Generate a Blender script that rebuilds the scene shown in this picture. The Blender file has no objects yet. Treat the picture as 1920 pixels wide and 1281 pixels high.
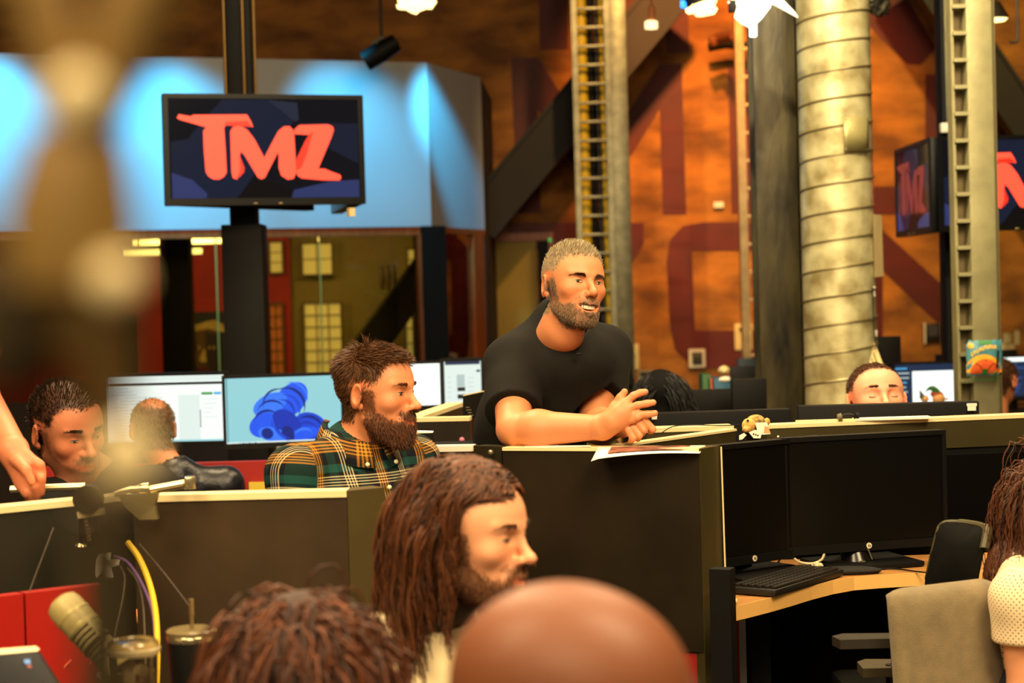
import bpy, bmesh, math, random
import numpy as np
from mathutils import Vector, Matrix

random.seed(7)
np.random.seed(7)
R_ = math.radians
SC = bpy.context.scene
COL = SC.collection

# ---------------------------------------------------------------- camera
F = 3520.0                      # focal length in pixels of the 1920 px frame
CAM = Vector((0, 0, 1.46))
CROT = Matrix.Rotation(R_(90 - 1.44), 3, 'X') @ Matrix.Rotation(R_(-1.6), 3, 'Z')
cd = bpy.data.cameras.new('camera')
cd.sensor_width = 36
cd.lens = F * 36 / 1920
cd.clip_start = 0.05
cd.dof.use_dof = True
cd.dof.focus_distance = 4.72
cd.dof.aperture_fstop = 4.1
cam = bpy.data.objects.new('camera', cd)
cam.location = CAM
cam.rotation_euler = CROT.to_euler()
COL.objects.link(cam)
SC.camera = cam

# ---------------------------------------------------------------- world, exposure
w = bpy.data.worlds.new('world')
w.use_nodes = True
w.node_tree.nodes['Background'].inputs[0].default_value = (1.0, 0.78, 0.5, 1)
w.node_tree.nodes['Background'].inputs[1].default_value = 0.045
SC.world = w
SC.view_settings.view_transform = 'Standard'
SC.view_settings.look = 'None'
SC.view_settings.exposure = 0.22
SC.view_settings.gamma = 1.0
SC.view_settings.use_curve_mapping = False
SC.cycles.use_denoising = True
SC.cycles.max_bounces = 8


def lin(c):
    return tuple((v / 255 / 12.92) if v / 255 <= .04045 else ((v / 255 + .055) / 1.055) ** 2.4 for v in c)


def look(o, target):
    d = Vector(target) - o.location
    o.rotation_euler = d.to_track_quat('-Z', 'Y').to_euler()


def area(name, loc, target, size, energy, color, spread=180):
    l = bpy.data.lights.new(name, 'AREA')
    l.shape = 'DISK'
    l.size = size
    l.energy = energy
    l.color = color
    l.spread = R_(spread)
    o = bpy.data.objects.new(name, l)
    o.location = loc
    COL.objects.link(o)
    look(o, target)
    return o


def spot(name, loc, target, angle, energy, color, blend=.6, radius=.06):
    l = bpy.data.lights.new(name, 'SPOT')
    l.energy = energy
    l.color = color
    l.spot_size = R_(angle)
    l.spot_blend = blend
    l.shadow_soft_size = radius
    o = bpy.data.objects.new(name, l)
    o.location = loc
    COL.objects.link(o)
    look(o, target)
    return o


WARM = (1.0, .755, .43)
AMB = (1.0, .62, .26)
# studio key lights hanging from the ceiling, with an added front fill
area('studio_key_light', (1.7, 1.4, 4.3), (0.2, 5.0, 1.2), 1.9, 225, WARM)
area('studio_key_light', (-2.0, 1.0, 4.2), (-.7, 4.4, 1.0), 1.9, 150, WARM)
area('front_fill_light', (-.4, -1.6, 3.6), (0, 3.2, 1.0), 2.2, 105, WARM)  # unseen fill lamp added behind the camera to brighten the near stand
area('studio_downlight', (1.4, 5.5, 4.6), (1.2, 5.2, 0), 1.6, 120, WARM)
area('studio_downlight', (-1.2, 6.6, 4.6), (-1.1, 6.0, 0), 1.6, 110, WARM)
area('studio_downlight', (2.2, 7.4, 4.6), (2.0, 8.4, 0), 1.2, 90, WARM)
area('near_downlight', (-.3, 2.9, 4.2), (.1, 2.0, .6), 1.5, 55, WARM)
area('studio_backlight', (-1.6, 5.4, 4.6), (.2, 1.8, 1.0), 1.4, 95, WARM)
# column lamp, wall washers, blue gel lamps
spot('column_lamp_light', (.75, 6.2, 4.1), (1.55, 8.7, 2.6), 58, 620, (1, .83, .50))
spot('wall_washer_orange', (1.5, 13.9, 4.6), (1.95, 16.6, 3.1), 64, 620, (1.0, .38, .09))
spot('wall_washer_amber', (1.1, 12.4, 4.7), (1.25, 16.6, 1.5), 54, 330, (1.0, .60, .22))
spot('wall_washer_amber', (3.6, 12.6, 4.7), (3.7, 16.6, 2.0), 66, 420, (1.0, .68, .2))
BLUE = (.05, .58, 1.0)
spot('blue_gel_light', (-3.45, 11.6, 3.75), (-3.34, 12.71, 2.62), 38, 480, BLUE, .9)
spot('blue_gel_light', (-2.40, 11.9, 3.7), (-2.32, 13.09, 2.42), 52, 520, BLUE, .9)
spot('blue_gel_light', (-1.30, 12.4, 3.75), (-1.05, 13.7, 2.40), 46, 330, BLUE, .95)
spot('blue_gel_light', (-.50, 12.9, 3.75), (-.43, 14.25, 2.48), 26, 520, BLUE, .9)


# ---------------------------------------------------------------- pixel helpers
def P(px, py, Y):
    """world point at depth Y that the photograph shows at pixel (px, py)"""
    d = CROT @ Vector(((px - 960) / F, -(py - 640.5) / F, -1))
    return CAM + d * (Y / d.y)


def Pz(px, py, Z):
    """world point at height Z seen at pixel (px, py)"""
    d = CROT @ Vector(((px - 960) / F, -(py - 640.5) / F, -1))
    return CAM + d * ((Z - CAM.z) / d.z)


def S(Y):
    return F / Y


# ---------------------------------------------------------------- materials
MATS = {}


def mat(name, rgb, rough=.6, metal=0., var=0., scale=6., bump=0., bscale=80., emit=None, estr=1., coat=0., rgb2=None,
        spec=.5, stretch=None, sheen=0., detail=6.):
    if name in MATS:
        return MATS[name]
    m = bpy.data.materials.new(name)
    m.use_nodes = True
    nt = m.node_tree
    b = nt.nodes['Principled BSDF']
    c = lin(rgb) + (1,)
    b.inputs['Base Color'].default_value = c
    b.inputs['Roughness'].default_value = rough
    b.inputs['Metallic'].default_value = metal
    b.inputs['Coat Weight'].default_value = coat
    b.inputs['Specular IOR Level'].default_value = spec
    b.inputs['Sheen Weight'].default_value = sheen
    if emit:
        b.inputs['Emission Color'].default_value = lin(emit) + (1,)
        b.inputs['Emission Strength'].default_value = estr
    if var or bump or rgb2:
        tc = nt.nodes.new('ShaderNodeTexCoord')
        vec = tc.outputs['Object']
        if stretch:
            mp = nt.nodes.new('ShaderNodeMapping')
            mp.inputs['Scale'].default_value = stretch
            nt.links.new(vec, mp.inputs[0])
            vec = mp.outputs[0]
        if var or rgb2:
            n = nt.nodes.new('ShaderNodeTexNoise')
            n.inputs['Scale'].default_value = scale
            n.inputs['Detail'].default_value = detail
            nt.links.new(vec, n.inputs['Vector'])
            rp = nt.nodes.new('ShaderNodeValToRGB')
            rp.color_ramp.elements[0].position = .35
            rp.color_ramp.elements[1].position = .68
            if rgb2:
                rp.color_ramp.elements[0].color = c
                rp.color_ramp.elements[1].color = lin(rgb2) + (1,)
            else:
                rp.color_ramp.elements[0].color = tuple(v * (1 - var) for v in c[:3]) + (1,)
                rp.color_ramp.elements[1].color = tuple(min(1, v * (1 + var)) for v in c[:3]) + (1,)
            nt.links.new(n.outputs['Fac'], rp.inputs[0])
            nt.links.new(rp.outputs[0], b.inputs['Base Color'])
        if bump:
            n2 = nt.nodes.new('ShaderNodeTexNoise')
            n2.inputs['Scale'].default_value = bscale
            n2.inputs['Detail'].default_value = 4
            nt.links.new(vec, n2.inputs['Vector'])
            bp = nt.nodes.new('ShaderNodeBump')
            bp.inputs['Strength'].default_value = bump
            bp.inputs['Distance'].default_value = .01
            nt.links.new(n2.outputs['Fac'], bp.inputs['Height'])
            nt.links.new(bp.outputs[0], b.inputs['Normal'])
    MATS[name] = m
    return m


def attr_mat(name, rough=.5, spec=.5, sss=0., bump=0., bscale=300., coat=0., attr='Col'):
    """albedo from a colour attribute (natural colouring of the thing)"""
    if name in MATS:
        return MATS[name]
    m = bpy.data.materials.new(name)
    m.use_nodes = True
    nt = m.node_tree
    b = nt.nodes['Principled BSDF']
    a = nt.nodes.new('ShaderNodeAttribute')
    a.attribute_name = attr
    nt.links.new(a.outputs['Color'], b.inputs['Base Color'])
    b.inputs['Roughness'].default_value = rough
    b.inputs['Specular IOR Level'].default_value = spec
    b.inputs['Coat Weight'].default_value = coat
    b.inputs['Coat Roughness'].default_value = .25
    if sss:
        b.inputs['Subsurface Weight'].default_value = sss
        b.inputs['Subsurface Radius'].default_value = (.012, .005, .003)
        b.inputs['Subsurface Scale'].default_value = 1.0
    if bump:
        tc = nt.nodes.new('ShaderNodeTexCoord')
        n2 = nt.nodes.new('ShaderNodeTexNoise')
        n2.inputs['Scale'].default_value = bscale
        n2.inputs['Detail'].default_value = 3
        nt.links.new(tc.outputs['Object'], n2.inputs['Vector'])
        bp = nt.nodes.new('ShaderNodeBump')
        bp.inputs['Strength'].default_value = bump
        bp.inputs['Distance'].default_value = .003
        nt.links.new(n2.outputs['Fac'], bp.inputs['Height'])
        nt.links.new(bp.outputs[0], b.inputs['Normal'])
    MATS[name] = m
    return m


def glass_mat(name, tint=(255, 255, 255), refl=.06, rough=.02):
    """thin architectural pane: clear with a Fresnel reflection"""
    if name in MATS:
        return MATS[name]
    m = bpy.data.materials.new(name)
    m.use_nodes = True
    nt = m.node_tree
    nt.nodes.remove(nt.nodes['Principled BSDF'])
    out = nt.nodes['Material Output']
    tr = nt.nodes.new('ShaderNodeBsdfTransparent')
    tr.inputs[0].default_value = lin(tint) + (1,)
    gl = nt.nodes.new('ShaderNodeBsdfGlossy')
    gl.inputs['Roughness'].default_value = rough
    fr = nt.nodes.new('ShaderNodeFresnel')
    fr.inputs[0].default_value = 1.45
    mx = nt.nodes.new('ShaderNodeMixShader')
    ad = nt.nodes.new('ShaderNodeMath')
    ad.operation = 'ADD'
    ad.inputs[1].default_value = refl - .04
    nt.links.new(fr.outputs[0], ad.inputs[0])
    nt.links.new(ad.outputs[0], mx.inputs[0])
    nt.links.new(tr.outputs[0], mx.inputs[1])
    nt.links.new(gl.outputs[0], mx.inputs[2])
    nt.links.new(mx.outputs[0], out.inputs[0])
    MATS[name] = m
    return m


# ---------------------------------------------------------------- object helpers
ROOT = {}


def tag(o, label=None, cat=None, group=None, kind=None):
    if label:
        o['label'] = label
    if cat:
        o['category'] = cat
    if group:
        o['group'] = group
    if kind:
        o['kind'] = kind
    return o


def thing(name, label, cat, loc, group=None):
    o = bpy.data.objects.new(name, None)
    o.empty_display_size = .05
    o.location = loc
    COL.objects.link(o)
    tag(o, label, cat, group)
    ROOT[o.name] = Vector(loc)
    return o


def link_mesh(name, me, m, parent=None, smooth=True, angle=38):
    me.materials.append(m)
    if smooth and len(me.polygons):
        me.polygons.foreach_set('use_smooth', [True] * len(me.polygons))
        if angle:
            me.set_sharp_from_angle(angle=R_(angle))
    o = bpy.data.objects.new(name, me)
    COL.objects.link(o)
    if parent is not None:
        o.parent = parent
        base = ROOT[parent.name]
        me.transform(Matrix.Translation(-base))
        ROOT[o.name] = base
    else:
        ROOT[o.name] = Vector((0, 0, 0))
    return o


def RZ(deg):
    return Matrix.Rotation(R_(deg), 3, 'Z')


def RX(deg):
    return Matrix.Rotation(R_(deg), 3, 'X')


def RY(deg):
    return Matrix.Rotation(R_(deg), 3, 'Y')


class MB:
    """collects shapes of ONE part and links them as one mesh (world coordinates)"""

    def __init__(self):
        self.v = []
        self.f = []

    def add(self, vs, fs):
        n = len(self.v)
        self.v += [tuple(x) for x in vs]
        self.f += [tuple(i + n for i in f) for f in fs]
        return self

    def box(self, c, size, R=None, bev=0.):
        c = Vector(c)
        if bev <= 0:
            vs = [Vector((x * size[0] / 2, y * size[1] / 2, z * size[2] / 2)) for x in (-1, 1) for y in (-1, 1) for z in (-1, 1)]
            fs = [(0, 1, 3, 2), (4, 6, 7, 5), (0, 4, 5, 1), (2, 3, 7, 6), (0, 2, 6, 4), (1, 5, 7, 3)]
        else:
            bm = bmesh.new()
            bmesh.ops.create_cube(bm, size=1)
            bmesh.ops.scale(bm, vec=size, verts=bm.verts)
            bmesh.ops.bevel(bm, geom=bm.edges[:], offset=min(bev, min(size) * .49), segments=2, affect='EDGES', profile=.6)
            bm.verts.index_update()
            vs = [v.co.copy() for v in bm.verts]
            fs = [[v.index for v in f.verts] for f in bm.faces]
            bm.free()
        if R is not None:
            vs = [R @ v for v in vs]
        return self.add([v + c for v in vs], fs)

    def tube(self, pts, r, n=8, closed=False):
        pts = [Vector(p) for p in pts]
        rs = r if isinstance(r, (list, tuple)) else [r] * len(pts)
        rings = []
        up = None
        m = len(pts)
        for i, p in enumerate(pts):
            t = (pts[(i + 1) % m] - pts[i - 1]) if closed else (pts[min(i + 1, m - 1)] - pts[max(i - 1, 0)])
            t.normalize()
            if up is None:
                up = t.orthogonal().normalized()
            else:
                up = (up - t * up.dot(t)).normalized()
            s = t.cross(up)
            rings.append([p + (up * math.cos(a) + s * math.sin(a)) * rs[i] for a in [2 * math.pi * k / n for k in range(n)]])
        vs = [v for ring in rings for v in ring]
        fs = []
        for i in range(m if closed else m - 1):
            j = (i + 1) % m
            for k in range(n):
                fs.append((i * n + k, i * n + (k + 1) % n, j * n + (k + 1) % n, j * n + k))
        if not closed:
            fs.append(tuple(range(n - 1, -1, -1)))
            fs.append(tuple((m - 1) * n + k for k in range(n)))
        return self.add(vs, fs)

    def lathe(self, prof, o, R=None, n=24):
        """prof: list of (r, z) from bottom to top"""
        o = Vector(o)
        vs = []
        fs = []
        m = len(prof)
        for (r, z) in prof:
            for k in range(n):
                a = 2 * math.pi * k / n
                v = Vector((r * math.cos(a), r * math.sin(a), z))
                vs.append(o + (R @ v if R is not None else v))
        for i in range(m - 1):
            for k in range(n):
                fs.append((i * n + k, i * n + (k + 1) % n, (i + 1) * n + (k + 1) % n, (i + 1) * n + k))
        if prof[0][0] > 1e-6:
            fs.append(tuple(range(n - 1, -1, -1)))
        if prof[-1][0] > 1e-6:
            fs.append(tuple((m - 1) * n + k for k in range(n)))
        return self.add(vs, fs)

    def prism(self, poly, o, u, v, depth):
        """2-D polygon in the plane o + a*u + b*v, extruded along u x v by depth"""
        o, u, v = Vector(o), Vector(u), Vector(v)
        nrm = u.cross(v).normalized()
        a = [o + u * p[0] + v * p[1] for p in poly]
        b = [p + nrm * depth for p in a]
        n = len(a)
        fs = [tuple(range(n - 1, -1, -1)), tuple(range(n, 2 * n))]
        fs += [(i, (i + 1) % n, n + (i + 1) % n, n + i) for i in range(n)]
        return self.add(a + b, fs)

    def hull(self, pts, depth_vec):
        """polygon of world points extruded by a vector"""
        a = [Vector(p) for p in pts]
        b = [p + Vector(depth_vec) for p in a]
        n = len(a)
        fs = [tuple(range(n - 1, -1, -1)), tuple(range(n, 2 * n))]
        fs += [(i, (i + 1) % n, n + (i + 1) % n, n + i) for i in range(n)]
        return self.add(a + b, fs)

    def ball(self, c, r, R=None, n=16, m=10):
        c = Vector(c)
        r = r if isinstance(r, (tuple, list)) else (r, r, r)
        vs = []
        fs = []
        for i in range(m + 1):
            th = math.pi * i / m
            for k in range(n):
                a = 2 * math.pi * k / n
                v = Vector((r[0] * math.sin(th) * math.cos(a), r[1] * math.sin(th) * math.sin(a), r[2] * math.cos(th)))
                vs.append(c + (R @ v if R is not None else v))
        for i in range(m):
            for k in range(n):
                fs.append((i * n + k, (i + 1) * n + k, (i + 1) * n + (k + 1) % n, i * n + (k + 1) % n))
        return self.add(vs, fs)

    def build(self, name, m, parent=None, smooth=True, angle=38):
        me = bpy.data.meshes.new(name)
        me.from_pydata(self.v, [], self.f)
        bm = bmesh.new()
        bm.from_mesh(me)
        bmesh.ops.remove_doubles(bm, verts=bm.verts, dist=1e-6)
        bmesh.ops.recalc_face_normals(bm, faces=bm.faces)
        bm.to_mesh(me)
        bm.free()
        return link_mesh(name, me, m, parent, smooth, angle)


def copy_tree(o, delta, rz=0., about=None, label=None, group=None):
    """a copy of a thing with copies of its parts, moved by delta"""
    def rec(s, parent):
        c = s.copy()
        COL.objects.link(c)
        c.parent = parent
        for ch in s.children:
            rec(ch, c)
        return c
    c = rec(o, None)
    c.location = o.location + Vector(delta)
    c.rotation_euler.z += R_(rz)
    if label:
        c['label'] = label
    if group:
        c['group'] = group
    return c


def struct(mb, name, m, parent=None, **k):
    o = mb.build(name, m, parent, **k)
    if parent is None:
        o['kind'] = 'structure'
    return o


def bez(p, n=16):
    """Catmull-Rom through points"""
    p = [Vector(q) for q in p]
    p = [p[0] * 2 - p[1]] + p + [p[-1] * 2 - p[-2]]
    out = []
    for i in range(1, len(p) - 2):
        for k in range(n):
            t = k / n
            a, b, c, d = p[i - 1], p[i], p[i + 1], p[i + 2]
            out.append(.5 * ((2 * b) + (c - a) * t + (2 * a - 5 * b + 4 * c - d) * t * t + (3 * b - a - 3 * c + d) * t ** 3))
    out.append(p[-2])
    return out

# ================================================================ STRUCTURE
M_floor = mat('dark_carpet', (38, 32, 26), .95, var=.3, scale=40, bump=.3, bscale=300)
M_ceil = mat('dark_ceiling', (40, 24, 14), .9, var=.25, scale=3)
M_wall = mat('orange_plaster', (112, 66, 20), .75, rgb2=(190, 122, 42), scale=2.1, bump=.35, bscale=22, stretch=(1, 1, 2.2))
M_letter = mat('dark_red_paint', (88, 8, 3), .6, var=.18, scale=4, bump=.2, bscale=25)
M_dark = mat('dark_wall_paint', (46, 30, 18), .85, var=.2, scale=2)
M_fascia = mat('pale_fascia_paint', (176, 178, 182), .7, var=.03, scale=1.5)
M_wood = mat('orange_brown_wood', (150, 70, 24), .45, var=.25, scale=9, stretch=(4, 4, .6))
M_blacksteel = mat('black_steel', (9, 8, 7), .6, .0, var=.25, scale=5, spec=.2)
M_black = mat('black_plastic', (8, 7, 6), .55, spec=.22)
M_screenblk = mat('black_glass', (6, 6, 6), .12, coat=.4)
M_redwall = mat('red_wall_paint', (170, 30, 10), .7, var=.12, scale=3)
M_olive = mat('olive_wall_paint', (128, 110, 44), .75, var=.15, scale=2)
M_galv = mat('galvanised_steel', (128, 122, 98), .38, .75, var=.22, scale=14, bump=.1, bscale=60)
M_cream = mat('cream_laminate', (236, 222, 184), .45, var=.05, scale=8)
M_white = mat('white_plastic', (232, 226, 208), .45)
M_paper = mat('white_paper', (240, 234, 214), .8, var=.03, scale=20)
M_yellow = mat('yellow_cable_jacket', (226, 186, 26), .45)
M_redpanel = mat('red_panel', (158, 24, 12), .5, var=.1, scale=5)

struct(MB().box((0, 8, -.05), (14, 22, .1)), 'floor', M_floor)
struct(MB().box((0, 8, 5.35), (14, 22, .1)), 'ceiling', M_ceil)
wb = struct(MB().box((.5, 16.7, 2.65), (13, .2, 5.3)), 'wall_back', M_wall)
struct(MB().box((-6.1, 8, 2.65), (.2, 17.2, 5.3)), 'wall_left', M_dark)
struct(MB().box((6.6, 8, 2.65), (.2, 17.2, 5.3)), 'wall_right', M_dark)

WY = 16.596
LETTERS = [
    [(1010, -30), (1065, -30), (1065, 93), (1012, 93)],
    [(1245, -30), (1290, -30), (1292, 100), (1250, 100)],
    [(1160, -30), (1236, -30), (1236, 8), (1164, 82)],
    [(958, 108), (1008, 108), (1125, 290), (1236, 120), (1278, 120), (1287, 402), (1243, 402), (1237, 205), (1140, 360), (1110, 360),
     (1008, 205), (1014, 400), (970, 400)],
    [(1365, 125), (1445, 125), (1445, 165), (1403, 165), (1405, 240), (1440, 240), (1440, 280), (1405, 280), (1408, 400), (1372, 400)],
    [(953, 418), (1207, 418), (1207, 455), (1075, 690), (1010, 690), (1130, 470), (953, 470)],
    [(1250, 490), (1256, 450), (1280, 424), (1320, 417), (1500, 417), (1500, 470), (1297, 470), (1303, 620), (1500, 620), (1500, 690),
     (1320, 690), (1290, 680), (1266, 655), (1256, 610)],
    [(1600, -20), (1690, -20), (1755, 90), (1725, 122), (1700, 120), (1620, 40)],
    [(1735, 140), (1768, 140), (1768, 345), (1735, 345)],
    [(1480, 350), (1712, 350), (1712, 402), (1480, 402)],
    [(1640, 418), (1790, 556), (1790, 636), (1655, 508), (1655, 640), (1610, 640), (1610, 418)],
    [(1875, 150), (2010, 150), (2010, 200), (1930, 200), (1930, 420), (1875, 420)],
]
for L in LETTERS:
    MB().hull([P(x, y, WY) for x, y in L], (0, -.004, 0)).build('painted_letter', M_letter, wb, smooth=False)

# ---- glass-fronted office with a pale fascia
PA, PB, PC = Vector((-5.6, 11.78, 0)), Vector((-.57, 13.85, 0)), Vector((-.19, 14.9, 0))
FZ0, FZ1 = 1.977, 3.18


def on_plane(px, py, p0, p1):
    d = CROT @ Vector(((px - 960) / F, -(py - 640.5) / F, -1))
    e = p1 - p0
    n = Vector((e.y, -e.x, 0))
    t = (p0 - CAM).dot(n) / d.dot(n)
    return CAM + d * t


def zpoly(pts, z0, z1):
    return MB().hull([(p[0], p[1], z0) for p in pts], (0, 0, z1 - z0))


off = Vector((-.05, .12, 0))
struct(zpoly([PA, PB, PB + Vector((-.085, .12, 0)), PA + off], FZ0, FZ1), 'wall_fascia', M_fascia, smooth=False)
struct(zpoly([PB, PC, PC + Vector((-.12, .04, 0)), PB + Vector((-.085, .12, 0))], FZ0, FZ1), 'wall_fascia_side', M_fascia, smooth=False)
struct(zpoly([PC, (-.12, 16.6, 0), (-.24, 16.6, 0), PC + Vector((-.12, .04, 0))], 0, FZ1), 'wall_office_side', M_dark, smooth=False)
struct(zpoly([PA + Vector((0, .2, 0)), PB + Vector((-.12, .2, 0)), PC + Vector((-.16, .05, 0)), (-.26, 16.58, 0), (-5.98, 16.58, 0), (-5.98, 12.0, 0)], 2.14, 2.2), 'ceiling_office', mat('office_ceiling', (90, 80, 50), .9))
struct(MB().box((-4.0, 16.25, 1.1), (4.2, .1, 2.2)), 'wall_office_red', M_redwall)
struct(MB().box((-1.06, 16.3, 1.1), (1.7, .1, 2.2)), 'wall_office_olive', M_olive)
# window_1: head rail, sill, mullions, panes
w1 = struct(zpoly([PA + Vector((0, .02, 0)), PB + Vector((0, .02, 0)), PB + Vector((-.05, .09, 0)), PA + Vector((0, .09, 0))], 1.915, 1.977),
            'window_1', M_wood, smooth=False)
zpoly([PA + Vector((0, .02, 0)), PB + Vector((0, .02, 0)), PB + Vector((-.05, .09, 0)), PA + Vector((0, .09, 0))], 0, .82).build('window_sill', M_dark, w1, smooth=False)
for px, wd in ((792, .055), ):
    q = on_plane(px, 560, PA, PB)
    MB().box((q.x, q.y + .05, 1.37), (wd, .09, 1.1), RZ(22)).build('mullion', M_wood, w1, smooth=False)
M_pane = glass_mat('office_glass', (236, 232, 205), .05)
edges = [-140, 60, 405, 600, 786]
for a, b in zip(edges[:-1], edges[1:]):
    q0, q1 = on_plane(a + 1, 560, PA, PB), on_plane(b - 1, 560, PA, PB)
    zpoly([(q0.x, q0.y + .05, 0), (q1.x, q1.y + .05, 0), (q1.x - .003, q1.y + .058, 0), (q0.x - .003, q0.y + .058, 0)], .82, 1.92).build('pane', M_pane, w1, smooth=False)
for px in (405, 600):
    q = on_plane(px, 560, PA, PB)
    MB().box((q.x, q.y + .054, 1.37), (.008, .014, 1.1), RZ(22)).build('glass_joint', mat('glass_edge', (170, 170, 90), .3), w1, smooth=False)
# corner post and side window
struct(MB().box((PB.x - .02, PB.y + .08, 1.0), (.19, .19, 1.96), RZ(22)), 'trim_1', M_blacksteel)
w2 = struct(zpoly([PB + Vector((.02, .05, 0)), PC, PC + Vector((-.1, .03, 0)), PB + Vector((-.06, .1, 0))], 1.93, 1.977), 'window_2', M_wood, smooth=False)
e = (PC - PB)
for t0, t1 in ((.17, .25), (.78, .97)):
    a, b = PB + e * t0, PB + e * t1
    zpoly([a, b, b + Vector((-.08, .03, 0)), a + Vector((-.08, .03, 0))], 0, 1.93).build('mullion', M_wood, w2, smooth=False)
a, b = PB + e * .25, PB + e * .78
zpoly([a + Vector((-.03, 0, 0)), b + Vector((-.03, 0, 0)), b + Vector((-.038, 0, 0)), a + Vector((-.038, 0, 0))], .0, 1.93).build('pane', M_pane, w2, smooth=False)

# office interior
MB_ = MB()
q = P(333, 560, 14.0)
tag(MB().box((q.x, 14.0, 1.07), (.215, .2, 2.13), bev=.008).build('office_post', M_blacksteel), 'black square post behind the office glass beside the headband poster', 'post')
M_tube = mat('fluorescent_diffuser', (255, 244, 190), .5, emit=(255, 236, 150), estr=2.6)
for i, (x0, x1, y, lab) in enumerate(((246, 421, 456, 'upper fluorescent strip light glowing inside the glass office'),
                                      (228, 380, 475, 'lower fluorescent strip light glowing inside the glass office'))):
    a, b = P(x0, y, 15.2 - .5 * i), P(x1, y - 3, 15.2 - .5 * i)
    t = thing('strip_light', lab, 'light', ((a.x + b.x) / 2, a.y, a.z), 'office strip lights')
    MB().box(((a.x + b.x) / 2, a.y, a.z + .035), (b.x - a.x, .12, .03)).build('housing', M_white, t)
    MB().box(((a.x + b.x) / 2, a.y, a.z), (b.x - a.x - .02, .1, .042), bev=.01).build('diffuser', M_tube, t)
    for sx in (.2, .8):
        MB().tube([(a.x + (b.x - a.x) * sx, a.y, a.z + .04), (a.x + (b.x - a.x) * sx, a.y, 2.145)], .006, 6).build('hanger', M_white, t)
area('office_light', (-2.6, 15.0, 2.05), (-2.6, 16.0, .9), .6, 15, (1, .72, .35))
area('office_light', (-1.3, 15.2, 2.05), (-1.2, 16.0, .6), .5, 7, (1, .76, .36))

# window reflections in the glass, built as glowing windows on the back wall
M_refl = mat('window_reflection_cream', (226, 206, 130), .8, emit=(226, 200, 110), estr=.34)
M_refl2 = mat('window_reflection_amber', (196, 110, 50), .8, emit=(196, 100, 36), estr=.16)
M_munt = mat('brown_muntin', (96, 74, 28), .6)
REFL_WINS = [(505, 455, 530, 511, 0, 2, M_refl), (566, 458, 623, 514, 1, 1, M_refl), (570, 570, 642, 700, 2, 5, M_refl), (505, 572, 532, 700, 1, 5, M_refl2),
        (764, 468, 780, 506, 0, 1, M_refl), (760, 560, 776, 700, 0, 4, M_refl)]
for i, (x0, y0, x1, y1, nx, nz, mt) in enumerate(REFL_WINS):
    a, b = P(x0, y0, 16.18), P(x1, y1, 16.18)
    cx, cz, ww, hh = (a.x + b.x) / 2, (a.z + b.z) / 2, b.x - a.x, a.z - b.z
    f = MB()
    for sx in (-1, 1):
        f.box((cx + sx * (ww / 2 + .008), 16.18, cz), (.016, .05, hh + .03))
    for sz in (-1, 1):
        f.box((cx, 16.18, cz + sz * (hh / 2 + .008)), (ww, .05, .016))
    wf = struct(f, 'window_%d' % (3 + i), M_munt)  # glowing window added where the glass shows a reflection
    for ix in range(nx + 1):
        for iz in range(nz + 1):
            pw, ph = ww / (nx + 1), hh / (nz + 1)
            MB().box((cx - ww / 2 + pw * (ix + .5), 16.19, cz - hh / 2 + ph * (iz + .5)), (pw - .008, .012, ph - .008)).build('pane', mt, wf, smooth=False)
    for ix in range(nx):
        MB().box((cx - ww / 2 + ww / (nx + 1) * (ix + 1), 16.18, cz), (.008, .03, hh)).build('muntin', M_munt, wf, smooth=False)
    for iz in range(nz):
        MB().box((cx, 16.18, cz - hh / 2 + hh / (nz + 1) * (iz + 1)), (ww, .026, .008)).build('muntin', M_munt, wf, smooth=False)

# sloping beam inside the office
def beam(name, label, p0, p1, wd, dp, m, flange=None):
    p0, p1 = Vector(p0), Vector(p1)
    d = (p1 - p0)
    L = d.length
    ang = math.degrees(math.atan2(d.z, d.x))
    R = RY(-ang)
    c = (p0 + p1) / 2
    t = thing(name, label, 'beam', p0)
    MB().box(c, (L, dp * .7, wd * .86), R).build('web', m, t, smooth=False)
    up = R @ Vector((0, 0, 1))
    MB().box(c + up * wd * .46, (L, dp, wd * .09), R).build('flange', flange or m, t, smooth=False)
    MB().box(c - up * wd * .46, (L, dp, wd * .09), R).build('flange', m, t, smooth=False)
    return t


M_brace = mat('dark_brown_steel', (20, 13, 7), .7, .0, var=.25, scale=4)
M_olst = mat('olive_painted_steel', (92, 84, 34), .55, var=.15, scale=6)
beam('sloping_beam', 'dark sloping steel beam with olive upper flange inside the glass office', P(600, 775, 15.2), P(800, 505, 15.2), .26, .16, M_brace, M_olst)
for i, (px, py, hh, lab) in enumerate(((716, 522, .2, 'leftmost slim dark vase standing on the sloping office beam'), (727, 521, .21, 'middle slim dark vase above the sloping office beam'),
                                       (738, 521, .21, 'rightmost slim dark vase above the sloping office beam'))):
    a = P(px, py, 15.6)
    tag(MB().lathe([(.012, -hh / 2), (.02, -hh * .3), (.024, 0), (.02, hh * .3), (.014, hh * .45), (.018, hh / 2)], a, None, 12).build('slim_vase', mat('dark_clay', (64, 48, 22), .6)),
        lab, 'vase', 'vases in the office')
ledge = P(727, 545, 15.6)
tag(MB().box((ledge.x, 15.6, ledge.z - .02), (.36, .12, .03)).build('wall_shelf', M_olst), 'small olive shelf carrying slim vases inside the glass office', 'shelf')
# poster with a portrait
a, b = P(352, 586, 16.18), P(440, 712, 16.18)
t = thing('portrait_poster', 'dark poster of a face wearing a pale headband behind the office glass', 'poster', (a.x, 16.18, b.z))
MB().box(((a.x + b.x) / 2, 16.18, (a.z + b.z) / 2), (b.x - a.x, .02, a.z - b.z)).build('board', mat('poster_black', (20, 15, 8), .6), t, smooth=False)


def flat(poly, Y, name, m, parent, dy=.0):
    return MB().hull([P(x, y, Y) for x, y in poly], (0, -.002 - dy, 0)).build(name, m, parent, smooth=False)


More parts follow.
